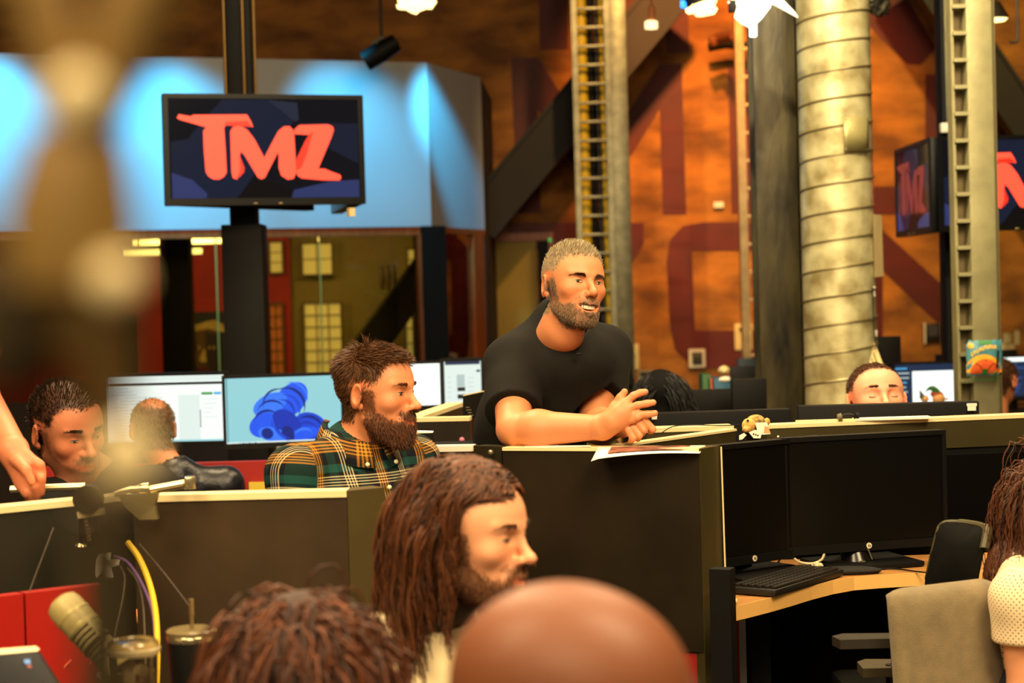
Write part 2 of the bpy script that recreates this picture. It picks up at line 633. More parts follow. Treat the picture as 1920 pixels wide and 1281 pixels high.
def ellp(cx, cy, rx, ry, n=20, a0=0, a1=360):
    return [(cx + rx * math.cos(R_(a0 + (a1 - a0) * k / n)), cy + ry * math.sin(R_(a0 + (a1 - a0) * k / n))) for k in range(n + (0 if a1 - a0 == 360 else 1))]


M_face = mat('printed_brown', (92, 62, 18), .7, var=.3, scale=12)
M_face2 = mat('printed_dark_brown', (44, 26, 10), .7)
M_hband = mat('printed_cream', (190, 160, 80), .7, var=.15, scale=20)
flat(ellp(388, 655, 27, 46), 16.165, 'printed_face', M_face, t)
flat([(386, 622), (416, 632), (412, 690), (392, 700), (384, 668)], 16.161, 'printed_face_side', M_face2, t)
flat([(360, 612), (390, 602), (404, 600), (424, 612), (424, 622), (408, 622), (392, 616), (362, 622)], 16.157, 'printed_headband', M_hband, t)
for cx in (369, 397):
    flat(ellp(cx, 652, 7, 3), 16.155, 'printed_eye', M_hband, t)
    flat(ellp(cx, 652, 3, 3), 16.153, 'printed_pupil', M_face2, t)
flat([(381, 655), (385, 655), (388, 678), (378, 680), (374, 674)], 16.157, 'printed_nose', M_hband, t)
flat(ellp(382, 692, 12, 4), 16.155, 'printed_mouth', mat('printed_red', (90, 24, 10), .7), t)
a, b = P(215, 590, 16.18), P(258, 716, 16.18)
tag(MB().box(((a.x + b.x) / 2, 16.18, (a.z + b.z) / 2), (b.x - a.x, .02, a.z - b.z)).build('dark_poster', MATS['poster_black'], smooth=False),
    'plain dark poster on the red office wall', 'poster')

# door
a, b = P(918, 440, 16.59), P(1046, 760, 16.59)
d1 = struct(MB().box(((a.x + b.x) / 2, 16.585, a.z - .03), (b.x - a.x, .05, .07)), 'door_1', M_wood)
dx0, dx1 = a.x, b.x
for x in (dx0 + .02, dx1 - .02):
    MB().box((x, 16.585, (a.z - .06) / 2), (.05, .05, a.z - .06)).build('door_jamb', M_wood, d1, smooth=False)
MB().box(((dx0 + dx1) / 2 - .06, 16.588, (a.z - .07) / 2), (dx1 - dx0 - .19, .02, a.z - .07)).build('corridor_panel', mat('yellow_lit_corridor', (150, 120, 20), .6, var=.1, scale=3), d1, smooth=False)  # flat panel for the corridor beyond, its yellow light put into the colour
MB().box((dx1 - .09, 16.588, (a.z - .07) / 2), (.1, .02, a.z - .07)).build('side_panel', M_blacksteel, d1, smooth=False)
q = P(1031, 450, 16.56)
MB().ball(q, (.012, .008, .02)).build('status_light', mat('green_led', (40, 200, 90), .4, emit=(30, 200, 90), estr=.7), d1)

# ================================================================ STEEL, TRAYS, COLUMNS
beam('diagonal_brace', 'thick dark diagonal steel brace crossing the orange wall behind the tall cable tray', P(895, 422, 15.7), P(1275, -35, 15.7), .36, .2, M_brace)
beam('diagonal_brace', 'dark diagonal steel brace in the top right corner above the television', P(1725, -60, 15.7), P(1960, 290, 15.7), .30, .2, M_brace)


def tray(name, label, px_l, px_r, Y, railw, dep, spacing, z0, z1, m, first_rung_py=40, rung_r=.011):
    a, b = P(px_l, 300, Y), P(px_r, 300, Y)
    t = thing(name, label, 'cable tray', (a.x, Y, z0))
    for x in (a.x, b.x):
        mb = MB()
        mb.box((x, Y, (z0 + z1) / 2), (railw * .25, dep, z1 - z0))
        s = 1 if x == a.x else -1
        mb.box((x + s * railw * .35, Y - dep / 2, (z0 + z1) / 2), (railw * .8, .006, z1 - z0))
        mb.box((x + s * railw * .35, Y + dep / 2, (z0 + z1) / 2), (railw * .8, .006, z1 - z0))
        mb.build('side_rail', m, t, smooth=False)
    z = P(px_l, first_rung_py, Y).z
    while z > z0 + .1:
        z -= spacing
    proto = None
    z += spacing
    while z < z1:
        if proto is None:
            proto = MB().box(((a.x + b.x) / 2, Y - dep * .3, z), (b.x - a.x, .03, rung_r * 2), bev=.004).build('rung', m, t)
            zp = z
        else:
            c = proto.copy()
            COL.objects.link(c)
            c.location = proto.location + Vector((0, 0, z - zp))
        z += spacing
    return t


tray('cable_tray', 'tall grey ladder cable tray holding yellow cables behind the man in the black t-shirt', 1079, 1147, 15.0, .05, .1, .1495, 0, 5.3, M_galv, 18)
q0 = P(1164, 300, 15.0)
tag(MB().box((q0.x, 15.02, 2.65), (.135, .09, 5.3), bev=.006).build('strut_channel', M_galv), 'wide grey steel strut running up beside the yellow cables', 'strut')
for px, r, m, lab in ((1096, .046, M_yellow, 'thick yellow cable on the left side of the tall cable tray'), (1136, .030, M_yellow, 'thin yellow cable on the right side of the tall cable tray'),
                      (1112, .028, M_black, 'black cable beside the thick yellow cable in the tray'), (1124, .022, mat('dark_blue_cable', (26, 24, 34), .5), 'dark cable near the thin yellow cable in the tray')):
    q = P(px, 300, 15.06)
    tag(MB().tube([(q.x, 15.09, z) for z in np.linspace(0, 5.29, 12)], r, 10).build('tray_cable', m), lab, 'cable', 'cables in the tall tray')
q = P(1179, 690, 14.9)
t = thing('wall_junction_box', 'small black box with a knob on the grey strut beside the black t-shirt', 'box', (q.x, q.y, q.z - .2))
MB().box(q, (.05, .06, .33), bev=.006).build('body', M_black, t)
MB().lathe([(.0, -.05), (.03, -.05), (.035, 0), (.03, .05), (0, .05)], P(1183, 716, 14.85), RX(90), 12).build('knob', M_black, t)

M_galvo = mat('weathered_galvanised_rail', (176, 150, 110), .4, .55, var=.2, scale=10)
tray('cable_tray', 'pale ladder cable tray standing left of the dark steel column', 1385, 1470, 15.4, .075, .1, .2275, .62, 5.3, M_galvo, 93)

# right-hand tray with post
t = thing('cable_tray', 'pale grey post with a ladder tray at its side in front of the right television', 'cable tray', (P(1838, 500, 8.2).x, 8.2, 0))
qa = P(1838, 400, 8.2)
M_post = mat('pale_galvanised', (146, 140, 102), .42, .35, var=.16, scale=9, bump=.08, bscale=40)
MB().box((qa.x, 8.2, 2.62), (.115, .1, 5.24), bev=.012).build('post', M_post, t)
MB().box((qa.x + .066, 8.23, 2.62), (.012, .12, 5.24)).build('post_edge', mat('olive_grey_steel', (96, 88, 56), .5, .4), t)
MB().box((qa.x - .112, 8.22, 2.62), (.012, .09, 5.24)).build('side_rail', M_post, t)
MB().box((qa.x - .07, 8.27, 2.62), (.075, .006, 5.24)).build('back_plate', mat('tan_steel', (150, 134, 96), .5, .4, var=.2, scale=6), t)
z = .1
proto = None
while z < 5.2:
    if proto is None:
        proto = MB().box((qa.x - .082, 8.2, z), (.06, .1, .016)).build('rung', M_post, t)
        zp = z
    else:
        c = proto.copy()
        COL.objects.link(c)
        c.location = proto.location + Vector((0, 0, z - zp))
    z += .116

# dark steel column: an H section with weathered paint
m = mat('weathered_black_steel', (16, 15, 11), .40, .35, rgb2=(74, 66, 40), scale=9, bump=.25, bscale=30, stretch=(1, 1, .25))
q = P(1459, 400, 9.0)
t = thing('steel_column', 'weathered dark steel H column standing left of the spiral duct', 'column', (q.x, 9.0, 0))
MB().box((q.x - .012, 8.93, 2.65), (.2, .02, 5.3), bev=.004).build('front_flange', m, t)
MB().box((q.x - .012, 9.03, 2.65), (.02, .18, 5.3)).build('web', m, t)
MB().box((q.x - .012, 9.13, 2.65), (.2, .02, 5.3)).build('rear_flange', m, t)
MB().box((q.x + .103, 8.96, 2.65), (.014, .06, 5.3)).build('cover_strip', M_blacksteel, t)

# spiral duct
DC = P(1570, 400, 8.7)
M_duct = mat('stained_galvanised_duct', (204, 196, 150), .36, .4, rgb2=(140, 126, 82), scale=9, bump=.08, bscale=26)
t = thing('spiral_duct', 'stained galvanised spiral duct rising beside the dark steel column', 'duct', (DC.x, DC.y, 0))
DR = .168
MB().lathe([(DR, 0), (DR, 5.29)], (DC.x, DC.y, 0), None, 64).build('duct_wall', M_duct, t)
pts = []
pitch = .128
n = 48
for k in range(int(5.2 / pitch * n)):
    a = 2 * math.pi * k / n
    pts.append((DC.x + (DR + .001) * math.cos(a), DC.y + (DR + .001) * math.sin(a), .04 + pitch * k / n))
MB().tube(pts, .0052, 6).build('spiral_seam', mat('seam_steel', (120, 108, 72), .35, .5), t)
# patch plate with screws
mb = MB()
pz = P(1598, 253, 8.55).z
pts2 = []
for k in range(9):
    a = R_(-88 + 43 * k / 8)
    pts2.append((DC.x + (DR + .008) * math.cos(a), DC.y + (DR + .008) * math.sin(a)))
mb.v = [(x, y, pz - .078) for x, y in pts2] + [(x, y, pz + .078) for x, y in pts2]
mb.f = [(i, i + 1, i + 10, i + 9) for i in range(8)]
pl = mb.build('patch_plate', mat('patch_steel', (150, 140, 92), .45, .4, var=.15, scale=9), t)
so = pl.modifiers.new('thick', 'SOLIDIFY')
so.thickness = .006
for k in (0, 8):
    for s in (-1, 1):
        x, y = pts2[k]
        a = R_(-85 if k == 0 else -48)
        MB().ball((DC.x + (DR + .010) * math.cos(a), DC.y + (DR + .010) * math.sin(a), pz + s * .068), .006, None, 8, 6).build('screw', M_galv, pl)

# sheets hanging at the right side of the duct
def sheet(name, label, cat, corners, m, thick=.003, group=None):
    return tag(MB().hull(corners, (0, thick, 0)).build(name, m, smooth=False), label, cat, group)


M_mail = mat('cream_paper', (224, 202, 142), .8, var=.05, scale=10)
sheet('hanging_sheet', 'long cream sheet taped to the right side of the spiral duct', 'paper', [P(1637, 402, 8.6), P(1653, 403, 8.75), P(1657, 518, 8.75), P(1640, 520, 8.6)], M_mail)
sheet('taped_card', 'small white card edge at the right of the spiral duct below the long sheet', 'paper', [P(1634, 536, 8.6), P(1641, 537, 8.62), P(1641, 556, 8.62), P(1635, 556, 8.6)], M_paper)
sheet('taped_card', 'tiny white card above the folded paper pennant', 'paper', [P(1640, 619, 8.6), P(1645, 619, 8.62), P(1645, 631, 8.62), P(1641, 631, 8.6)], M_paper)
tag(MB().tube([P(1636, 538, 8.58), P(1638, 600, 8.58), P(1642, 655, 8.58)], .0022, 6).build('hanging_wire', M_black), 'thin dark wire hanging at the right of the spiral duct', 'wire')
t = thing('folded_pennant', 'pointed cream paper pennant with dark lines above the man behind the monitor', 'paper', P(1640, 690, 8.65))
MB().hull([P(1640, 642, 8.60), P(1656, 684, 8.60), P(1660, 702, 8.60), P(1620, 702, 8.55), P(1628, 668, 8.57)], (0, .004, 0)).build('sheet', M_mail, t, smooth=False)
for a, b in (((1638, 662), (1652, 700)), ((1634, 672), (1640, 700)), ((1636, 657), (1642, 651))):
    MB().tube([P(*a, 8.575), P(*b, 8.575)], .0022, 5).build('drawn_line', mat('dark_ink', (90, 76, 40), .7), t)

# ================================================================ LAMPS
def crumple(c, r, seed, amp=.3, n=2, squash=(1, 1, 1)):
    rnd = random.Random(seed)
    bm = bmesh.new()
    bmesh.ops.create_icosphere(bm, subdivisions=n + 1, radius=1)
    mb = MB()
    vs = []
    for v in bm.verts:
        k = 1 + (rnd.random() - .5) * 2 * amp
        vs.append(Vector(c) + Vector((v.co.x * r[0] * k, v.co.y * r[1] * k, v.co.z * r[2] * k)))
    bm.verts.index_update()
    mb.add(vs, [[v.index for v in f.verts] for f in bm.faces])
    bm.free()
    return mb


M_glow = mat('lit_foil', (255, 240, 190), .5, emit=(255, 226, 150), estr=2.2)
M_hot = mat('hot_lamp_metal', (255, 250, 235), .4, emit=(255, 246, 225), estr=4.0)
M_foil = mat('dull_foil', (120, 116, 100), .35, .8)
M_rod = mat('lamp_rod', (60, 52, 40), .5, .4)


def hang(t, p, z1=5.3, r=.012):
    MB().tube([(p.x, p.y, p.z), (p.x, p.y, z1)], r, 8).build('hanger', M_rod, t)


q = P(783, 6, 10.0)
t = thing('wrapped_lamp', 'glowing foil-wrapped lamp at the top edge above the pale fascia', 'lamp', q)
crumple(q + Vector((0, 0, .03)), (.095, .08, .075), 3, .22).build('foil_wrap', M_glow, t, angle=10)
crumple(q + Vector((-.06, 0, -.015)), (.05, .04, .018), 4, .2).build('foil_flap', M_glow, t, angle=10)
hang(t, q + Vector((0, 0, .08)))
q = P(1312, 12, 10.0)
t = thing('wrapped_lamp', 'foil-wrapped lamp with a blue reflection beside the orange lit tray', 'lamp', q)
crumple(q + Vector((.01, 0, .0)), (.075, .06, .05), 5, .3).build('foil_wrap', M_glow, t, angle=10)
MB().lathe([(.07, -.02), (.075, .1), (.05, .2), (.0, .2)], q + Vector((-.02, 0, .03)), RY(-20), 16).build('can', M_blacksteel, t)
crumple(P(1281, 8, 9.95), (.016, .012, .022), 8, .3).build('blue_reflection', mat('blue_reflection_glow', (40, 150, 255), .4, emit=(30, 140, 255), estr=1.2), t)  # blue reflection on the foil, put in as a small glowing lump
hang(t, q + Vector((0, 0, .2)))
# small spot on a stem
q = P(1222, 30, 13.0)
t = thing('track_spotlight', 'small orange lit spotlight on a thin stem before the diagonal brace', 'lamp', q)
M_orl = mat('orange_lit_metal', (230, 140, 80), .45)
MB().lathe([(.022, -.08), (.024, .06), (.01, .07)], q, None, 14).build('can', M_orl, t)
MB().lathe([(.0, -.035), (.044, -.03), (.044, .02), (.02, .03)], P(1221, 46, 13.0), RX(12), 18).build('lens_ring', mat('lit_lens', (255, 230, 170), .4, emit=(255, 225, 160), estr=1.8), t)
MB().tube([q + Vector((0, 0, .06)), q + Vector((0, 0, 2.0))], .009, 8).build('stem', M_orl, t)
# hot white theatre lamp before the steel column
q = P(1416, 16, 8.3)
t = thing('theatre_lamp', 'blazing white theatre lamp with open flaps before the dark steel column', 'lamp', q)
MB().lathe([(.0, -.08), (.045, -.07), (.06, -.02), (.065, .05), (.05, .09), (.0, .1)], q + Vector((-.015, 0, -.0)), RY(35), 20).build('reflector', M_hot, t)
MB().box(P(1412, 52, 8.3), (.03, .03, .08), bev=.006).build('grip', M_hot, t)
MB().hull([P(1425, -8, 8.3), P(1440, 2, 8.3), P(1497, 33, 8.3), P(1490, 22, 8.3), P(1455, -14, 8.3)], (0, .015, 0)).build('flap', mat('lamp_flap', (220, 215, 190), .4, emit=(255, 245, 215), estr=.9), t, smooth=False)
MB().hull([P(1364, 4, 8.3), P(1380, -8, 8.3), P(1440, -14, 8.3), P(1410, 4, 8.3), P(1372, 9, 8.3)], (0, .015, 0)).build('flap', MATS['lamp_flap'], t, smooth=False)
MB().tube([P(1384, 2, 8.3), P(1393, 16, 8.3), P(1400, 30, 8.3)], .013, 8).build('yoke', M_hot, t)
MB().box(P(1373, 12, 8.32), (.03, .05, .05), bev=.004).build('clamp', M_blacksteel, t)
hang(t, q + Vector((0, .02, .08)))
# unlit lamp in grey foil
q = P(1649, 14, 11.0)
t = thing('foil_lamp', 'unlit grey foil-wrapped lamp to the right of the spiral duct', 'lamp', q)
crumple(q + Vector((0, 0, .02)), (.065, .05, .07), 11, .25).build('foil_wrap', M_foil, t, angle=10)
hang(t, q + Vector((0, 0, .06)))
# pendant
q = P(1866, 36, 11.0)
t = thing('pendant_lamp', 'glowing dome pendant lamp at the top right corner', 'lamp', q)
MB().lathe([(.0, .10), (.03, .1), (.075, .02), (.08, 0), (.074, 0), (.068, .015), (.02, .085), (.0, .09)], q, None, 24).build('shade', mat('lamp_shade_metal', (70, 60, 40), .5, .3), t)
MB().lathe([(.0, -.016), (.055, -.012), (.074, .004), (.05, .02), (.0, .03)], q, None, 20).build('diffuser', M_tube, t)
hang(t, q + Vector((0, 0, .1)))
# dark stage lamp on the fascia
q = P(716, 96, 12.9)
t = thing('stage_lamp', 'dark stage lamp clamped above the top edge of the pale fascia', 'lamp', q)
MB().lathe([(.0, -.14), (.07, -.14), (.075, 0), (.06, .12), (.0, .13)], q, RY(60) @ RZ(0), 18).build('can', M_blacksteel, t)
MB().tube([q + Vector((-.06, 0, .05)), q + Vector((0, 0, .1)), q + Vector((.06, 0, .05))], .008, 6).build('yoke', M_galv, t)
MB().ball(P(706, 80, 12.82), .011, None, 8, 6).build('knob', M_galv, t)
hang(t, q + Vector((0, 0, .1)))
q = P(1895, 60, 10.6)
t = thing('sprinkler_pipe', 'thin bent pipe hanging below the ceiling right of the pale post', 'pipe', q)
MB().tube(bez([P(1907, 12, 10.6), P(1908, 60, 10.6), P(1906, 78, 10.6), P(1893, 80, 10.6)], 6), .008, 8).build('pipe', M_rod, t)
hang(t, P(1907, 12, 10.6), 5.3, .008)
q = P(1340, 75, 15.9)
t = thing('wall_bracket', 'small reddish pipe bracket beside the pale ladder tray', 'bracket', q)
MB().tube([P(1331, 80, 16.0), P(1350, 72, 16.0), P(1378, 66, 15.7)], .05, 10).build('pipe', mat('rust_pipe', (120, 70, 40), .5, .3), t)
MB().tube([P(1328, 90, 16.3), P(1360, 84, 16.3), P(1420, 88, 16.3)], .035, 8).build('hose', M_black, t)

# ================================================================ WALL FITTINGS
def wall_box(name, label, cat, x0, y0, x1, y1, frame, m_f, m_i, extra=None, Y=16.57, dep=.04, group=None):
    a, b = P(x0, y0, Y), P(x1, y1, Y)
    cx, cz, ww, hh = (a.x + b.x) / 2, (a.z + b.z) / 2, b.x - a.x, a.z - b.z
    t = thing(name, label, cat, (cx, Y, cz), group)
    MB().box((cx, Y + .01, cz), (ww, dep, hh), bev=.006).build('plate', m_f, t)
    if frame:
        MB().box((cx, Y - dep / 2 + .006, cz), (ww - 2 * frame, .012, hh - 2 * frame)).build('panel', m_i, t, smooth=False)
    if extra:
        for (u, v, uw, vh, mm, nm) in extra:
            MB().box((cx + u * ww, Y - dep / 2 - .002, cz + v * hh), (uw * ww, .012, vh * hh), bev=.002).build(nm, mm, t, smooth=False)
    return t


M_lcd = mat('dim_lcd', (90, 92, 60), .3)
wall_box('keypad_panel', 'white framed keypad panel with dark face on the orange wall', 'keypad', 1291, 655, 1323, 689, .028, M_white, mat('keypad_face', (52, 48, 26), .5),
         [(.02, .15, .42, .2, M_lcd, 'display'), (.02, -.17, .42, .22, mat('keypad_keys', (36, 32, 20), .5), 'keys')])
wall_box('wall_notice', 'cream notice sheet on the wall right of the grey strut', 'notice', 1178, 645, 1199, 693, 0, M_mail, None, [(-.1, 0, .4, .2, M_lcd, 'printed_block')], dep=.012)
wall_box('wall_notice', 'cream notice with a dark dot behind the pale ladder tray', 'notice', 1377, 607, 1411, 656, 0, M_mail, None, [(-.15, .28, .16, .12, M_black, 'printed_dot')], dep=.012)
wall_box('small_frame', 'grey topped printed card on the wall behind the black-haired person', 'card', 1196, 695, 1230, 735, 0, mat('grey_card', (150, 144, 110), .7), None,
         [(0, .35, .8, .12, M_black, 'printed_bar'), (-.05, -.1, .7, .5, M_mail, 'printed_text')], dep=.012)
wall_box('intercom_panel', 'dark screen with white side rails on the wall right of the duct', 'screen', 1731, 607, 1767, 642, 0, mat('intercom_black', (40, 20, 12), .4), None,
         [(-.46, 0, .1, 1.1, M_white, 'side_rail'), (.46, 0, .1, 1.1, M_white, 'side_rail'), (0, .1, .5, .55, mat('blue_grey_screen', (70, 70, 80), .3), 'display')])
wall_box('light_switch', 'small white switch plate high on the orange wall left of the ladder tray', 'switch', 1338, 379, 1357, 390, 0, M_white, None)
wall_box('light_switch', 'round-edged white switch plate just behind the ladder tray rungs', 'switch', 1394, 360, 1402, 375, 0, M_white, None)

# ================================================================ TELEVISIONS
def tvq(x, y):
    """letter tracing coordinates -> unit screen coordinates"""
    u = (x - 105) / 1695
    top = 60 + 70 * u
    bot = 1080 + 20 * u
    return u, 1 - (y - top) / (bot - top)


LT = [(215, 285), (235, 252), (270, 262), (330, 275), (355, 262), (800, 272), (830, 330), (850, 385), (740, 375), (620, 365), (605, 385), (612, 600), (615, 790),
      (590, 830), (550, 852), (500, 848), (460, 820), (440, 780), (430, 560), (430, 410), (455, 378), (360, 345), (235, 302)]
LM = [(655, 420), (680, 380), (740, 370), (800, 410), (860, 500), (935, 665), (1000, 540), (1060, 430), (1110, 388), (1160, 388), (1195, 430), (1205, 800), (1180, 860),
      (1130, 868), (1075, 830), (1055, 760), (1058, 640), (1050, 625), (935, 845), (905, 858), (875, 840), (770, 640), (740, 605), (728, 640), (728, 790), (700, 855), (665, 840), (655, 790)]
LZ = [(1197, 460), (1202, 415), (1240, 380), (1490, 380), (1530, 400), (1540, 430), (1520, 490), (1395, 775), (1450, 776), (1500, 800), (1585, 835), (1592, 860), (1575, 884), (1440, 880),
      (1250, 858), (1215, 835), (1205, 800), (1215, 740), (1320, 470)]
LM_sh = [(728, 640), (765, 750), (760, 790), (720, 835), (700, 840), (728, 770)]
LZ_sh = [(1205, 790), (1205, 690), (1290, 520), (1330, 460), (1360, 440), (1300, 640), (1250, 760)]
LT_sh = [(610, 365), (840, 385), (800, 330), (620, 335)]
FACETS = [([(160, 500), (300, 480), (480, 260), (600, 130), (980, 130), (1150, 260), (1200, 330), (1080, 560), (930, 700), (700, 1040), (160, 1040)], (22, 28, 46)),
          ([(1180, 960), (1500, 890), (1750, 880), (1750, 1070), (1160, 1060)], (44, 52, 92)),
          ([(160, 780), (330, 850), (450, 980), (440, 1040), (160, 1035)], (48, 54, 96)),
          ([(1240, 360), (1750, 380), (1750, 740), (1500, 600)], (24, 28, 44)),
          ([(980, 130), (1230, 180), (1240, 330), (1210, 350)], (36, 40, 54)),
          ([(1060, 900), (1180, 960), (1160, 1060), (690, 1045), (850, 860)], (14, 10, 10))]
M_tvred = mat('screen_red', (200, 60, 44), .4, emit=(255, 76, 56), estr=.86)
M_tvred2 = mat('screen_dark_red', (190, 30, 14), .4, emit=(196, 30, 14), estr=.7)
M_bezel = mat('tv_bezel', (5, 5, 5), .35, spec=.3)
M_tvscr = mat('tv_screen', (5, 5, 8), .08, emit=(14, 15, 22), estr=.8, coat=.5)
M_facet = [mat('screen_facet_%d' % i, (6, 6, 8), .1, emit=c, estr=1.0) for i, (_, c) in enumerate(FACETS)]


def television(label, c, ww, hh, yaw, pitch=0, lit=True, group=None, letters=True, red=None, red2=None):
    c = Vector(c)
    R = RZ(yaw) @ RX(pitch)
    u, v, nn = R @ Vector((1, 0, 0)), R @ Vector((0, 0, 1)), R @ Vector((0, -1, 0))
    t = thing('television', label, 'television', c - v * hh / 2, group)
    MB().box(c - nn * .02, (ww, .05, hh), R, bev=.006).build('casing', M_bezel, t)
    MB().box(c - nn * .07, (ww * .55, .06, hh * .5), R, bev=.02).build('rear_housing', M_black, t)
    b = .022
    mb = MB()
    mb.box(c + u * (ww / 2 - b / 2) + nn * .008, (b, .012, hh), R)
    mb.box(c - u * (ww / 2 - b / 2) + nn * .008, (b, .012, hh), R)
    mb.box(c + v * (hh / 2 - b / 2) + nn * .008, (ww - 2 * b, .012, b), R)
    mb.box(c - v * (hh / 2 - b * .75) + nn * .008, (ww - 2 * b, .012, b * 1.5), R)
    mb.build('bezel', M_bezel, t, smooth=False)
    sw, sh = ww - 2 * b, hh - 2.5 * b
    so = c + v * b * .25 + nn * .0058
    scr = MB().box(so, (sw, .003, sh), R).build('screen', M_tvscr, t, smooth=False)
    if lit:
        o = c - u * ww / 2 - v * hh / 2

        def put(poly, lift, name, m):
            pp = []
            for x, y in poly:
                a, bb = tvq(x, y)
                a = min(max(a, .03), .97)
                bb = min(max(bb, .065), .95)
                pp.append((a * ww, bb * hh))
            mb = MB()
            base = o + nn * (.0075 + lift)
            mb.v = [tuple(base + u * p[0] + v * p[1]) for p in pp]
            mb.f = [tuple(range(len(pp)))]
            return mb.build(name, m, scr, smooth=False)
        for i, (poly, _) in enumerate(FACETS):
            put(poly, .0003 * (1 + i), 'screen_facet', M_facet[i])
        if letters:
            for nm, poly in (('letter_t', LT), ('letter_m', LM), ('letter_z', LZ)):
                put(poly, .0030, nm, red or M_tvred)
            for poly in (LT_sh, LM_sh, LZ_sh):
                put(poly, .0034, 'letter_shade', red2 or M_tvred2)
    for du in (-.06, .06):
        MB().ball(c + u * du - v * (hh / 2 - .008) + nn * .016, (.012, .003, .003), None, 8, 6).build('logo_mark', mat('silver_mark', (190, 170, 120), .3, .6), t)
    return t


tv_c = P(498, 281, 8.95)
tv1 = television('television showing red letters on a pole in front of the pale blue-lit fascia', tv_c, .965, .525, 20)
# the two other screens of the triangle
u = RZ(20) @ Vector((1, 0, 0))
left_e, right_e = tv_c - u * .48, tv_c + u * .48
d2 = RZ(-35 + 0) @ Vector((1, 0, 0))
television('television turned away to the left on the pole behind the red letter screen', Vector((left_e.x + .31, left_e.y + .47, tv_c.z)), .965, .525, -122, lit=False)
television('television turned away to the right on the pole behind the red letter screen', Vector((right_e.x - .12, right_e.y + .5, tv_c.z)), .965, .525, 101, lit=False)
q = P(463, 560, 9.32)
t = thing('screen_pole', 'black square pole carrying the left group of televisions', 'pole', (q.x, 9.3, 0))
MB().box((q.x, 9.3, .92), (.2, .2, 1.84), bev=.006).build('lower_post', M_blacksteel, t)
q2 = P(449, 100, 9.3)
MB().box((q2.x, 9.3, 3.57), (.13, .13, 3.46), bev=.006).build('upper_post', M_blacksteel, t)
MB().box((tv_c.x - .02, 9.3, tv_c.z), (.22, .22, .4)).build('mount', M_black, t)
for px in (421, 456, 477):
    a = P(px, 100, 9.2)
    MB().tube([(a.x, 9.2, tv_c.z + .1), (a.x, 9.2, 5.3)], .008, 8).build('conduit', mat('brass_conduit', (120, 92, 48), .35, .7), t)
q = P(658, 398, 9.0)
MB().box(q, (.03, .03, .04), RZ(30)).build('hanging_tag', M_mail, tv1)

# right-hand group
c2 = P(1925, 342, 9.6)
television('television showing red letters at the right edge behind the pale post', c2, .93, .485, 5)
u = RZ(5) @ Vector((1, 0, 0))
le = c2 - u * .47
television('television seen edge-on with smeared red letters beside the right-hand screen', Vector((le.x - .015, le.y + .47, c2.z)), .86, .485, -90,
           red=mat('screen_dull_red', (60, 20, 16), .3, emit=(122, 44, 40), estr=1.0), red2=mat('screen_dull_dark_red', (50, 14, 10), .3, emit=(84, 26, 24), estr=1.0))
q = P(1795, 560, 10.0)
t = thing('screen_pole', 'black pole carrying the right-hand group of televisions', 'pole', (q.x, 10.0, 0))
MB().box((q.x, 10.0, 2.6), (.15, .15, 5.2), bev=.006).build('post', M_blacksteel, t)
a = P(1776, 120, 9.9)
MB().tube(bez([(a.x, 9.9, 5.2), (a.x, 9.9, P(1776, 150, 9.9).z), (a.x + .015, 9.9, P(1776, 235, 9.9).z)], 6), .011, 8).build('conduit', M_post, t)
MB().box(P(1772, 240, 9.85), (.05, .05, .05), bev=.004).build('outlet_box', M_white, t)

# ================================================================ DESK MONITORS
def screen_mat(name, c1, c2=None, s=1.0):
    return mat(name, (10, 10, 10), .25, emit=c1, estr=s)


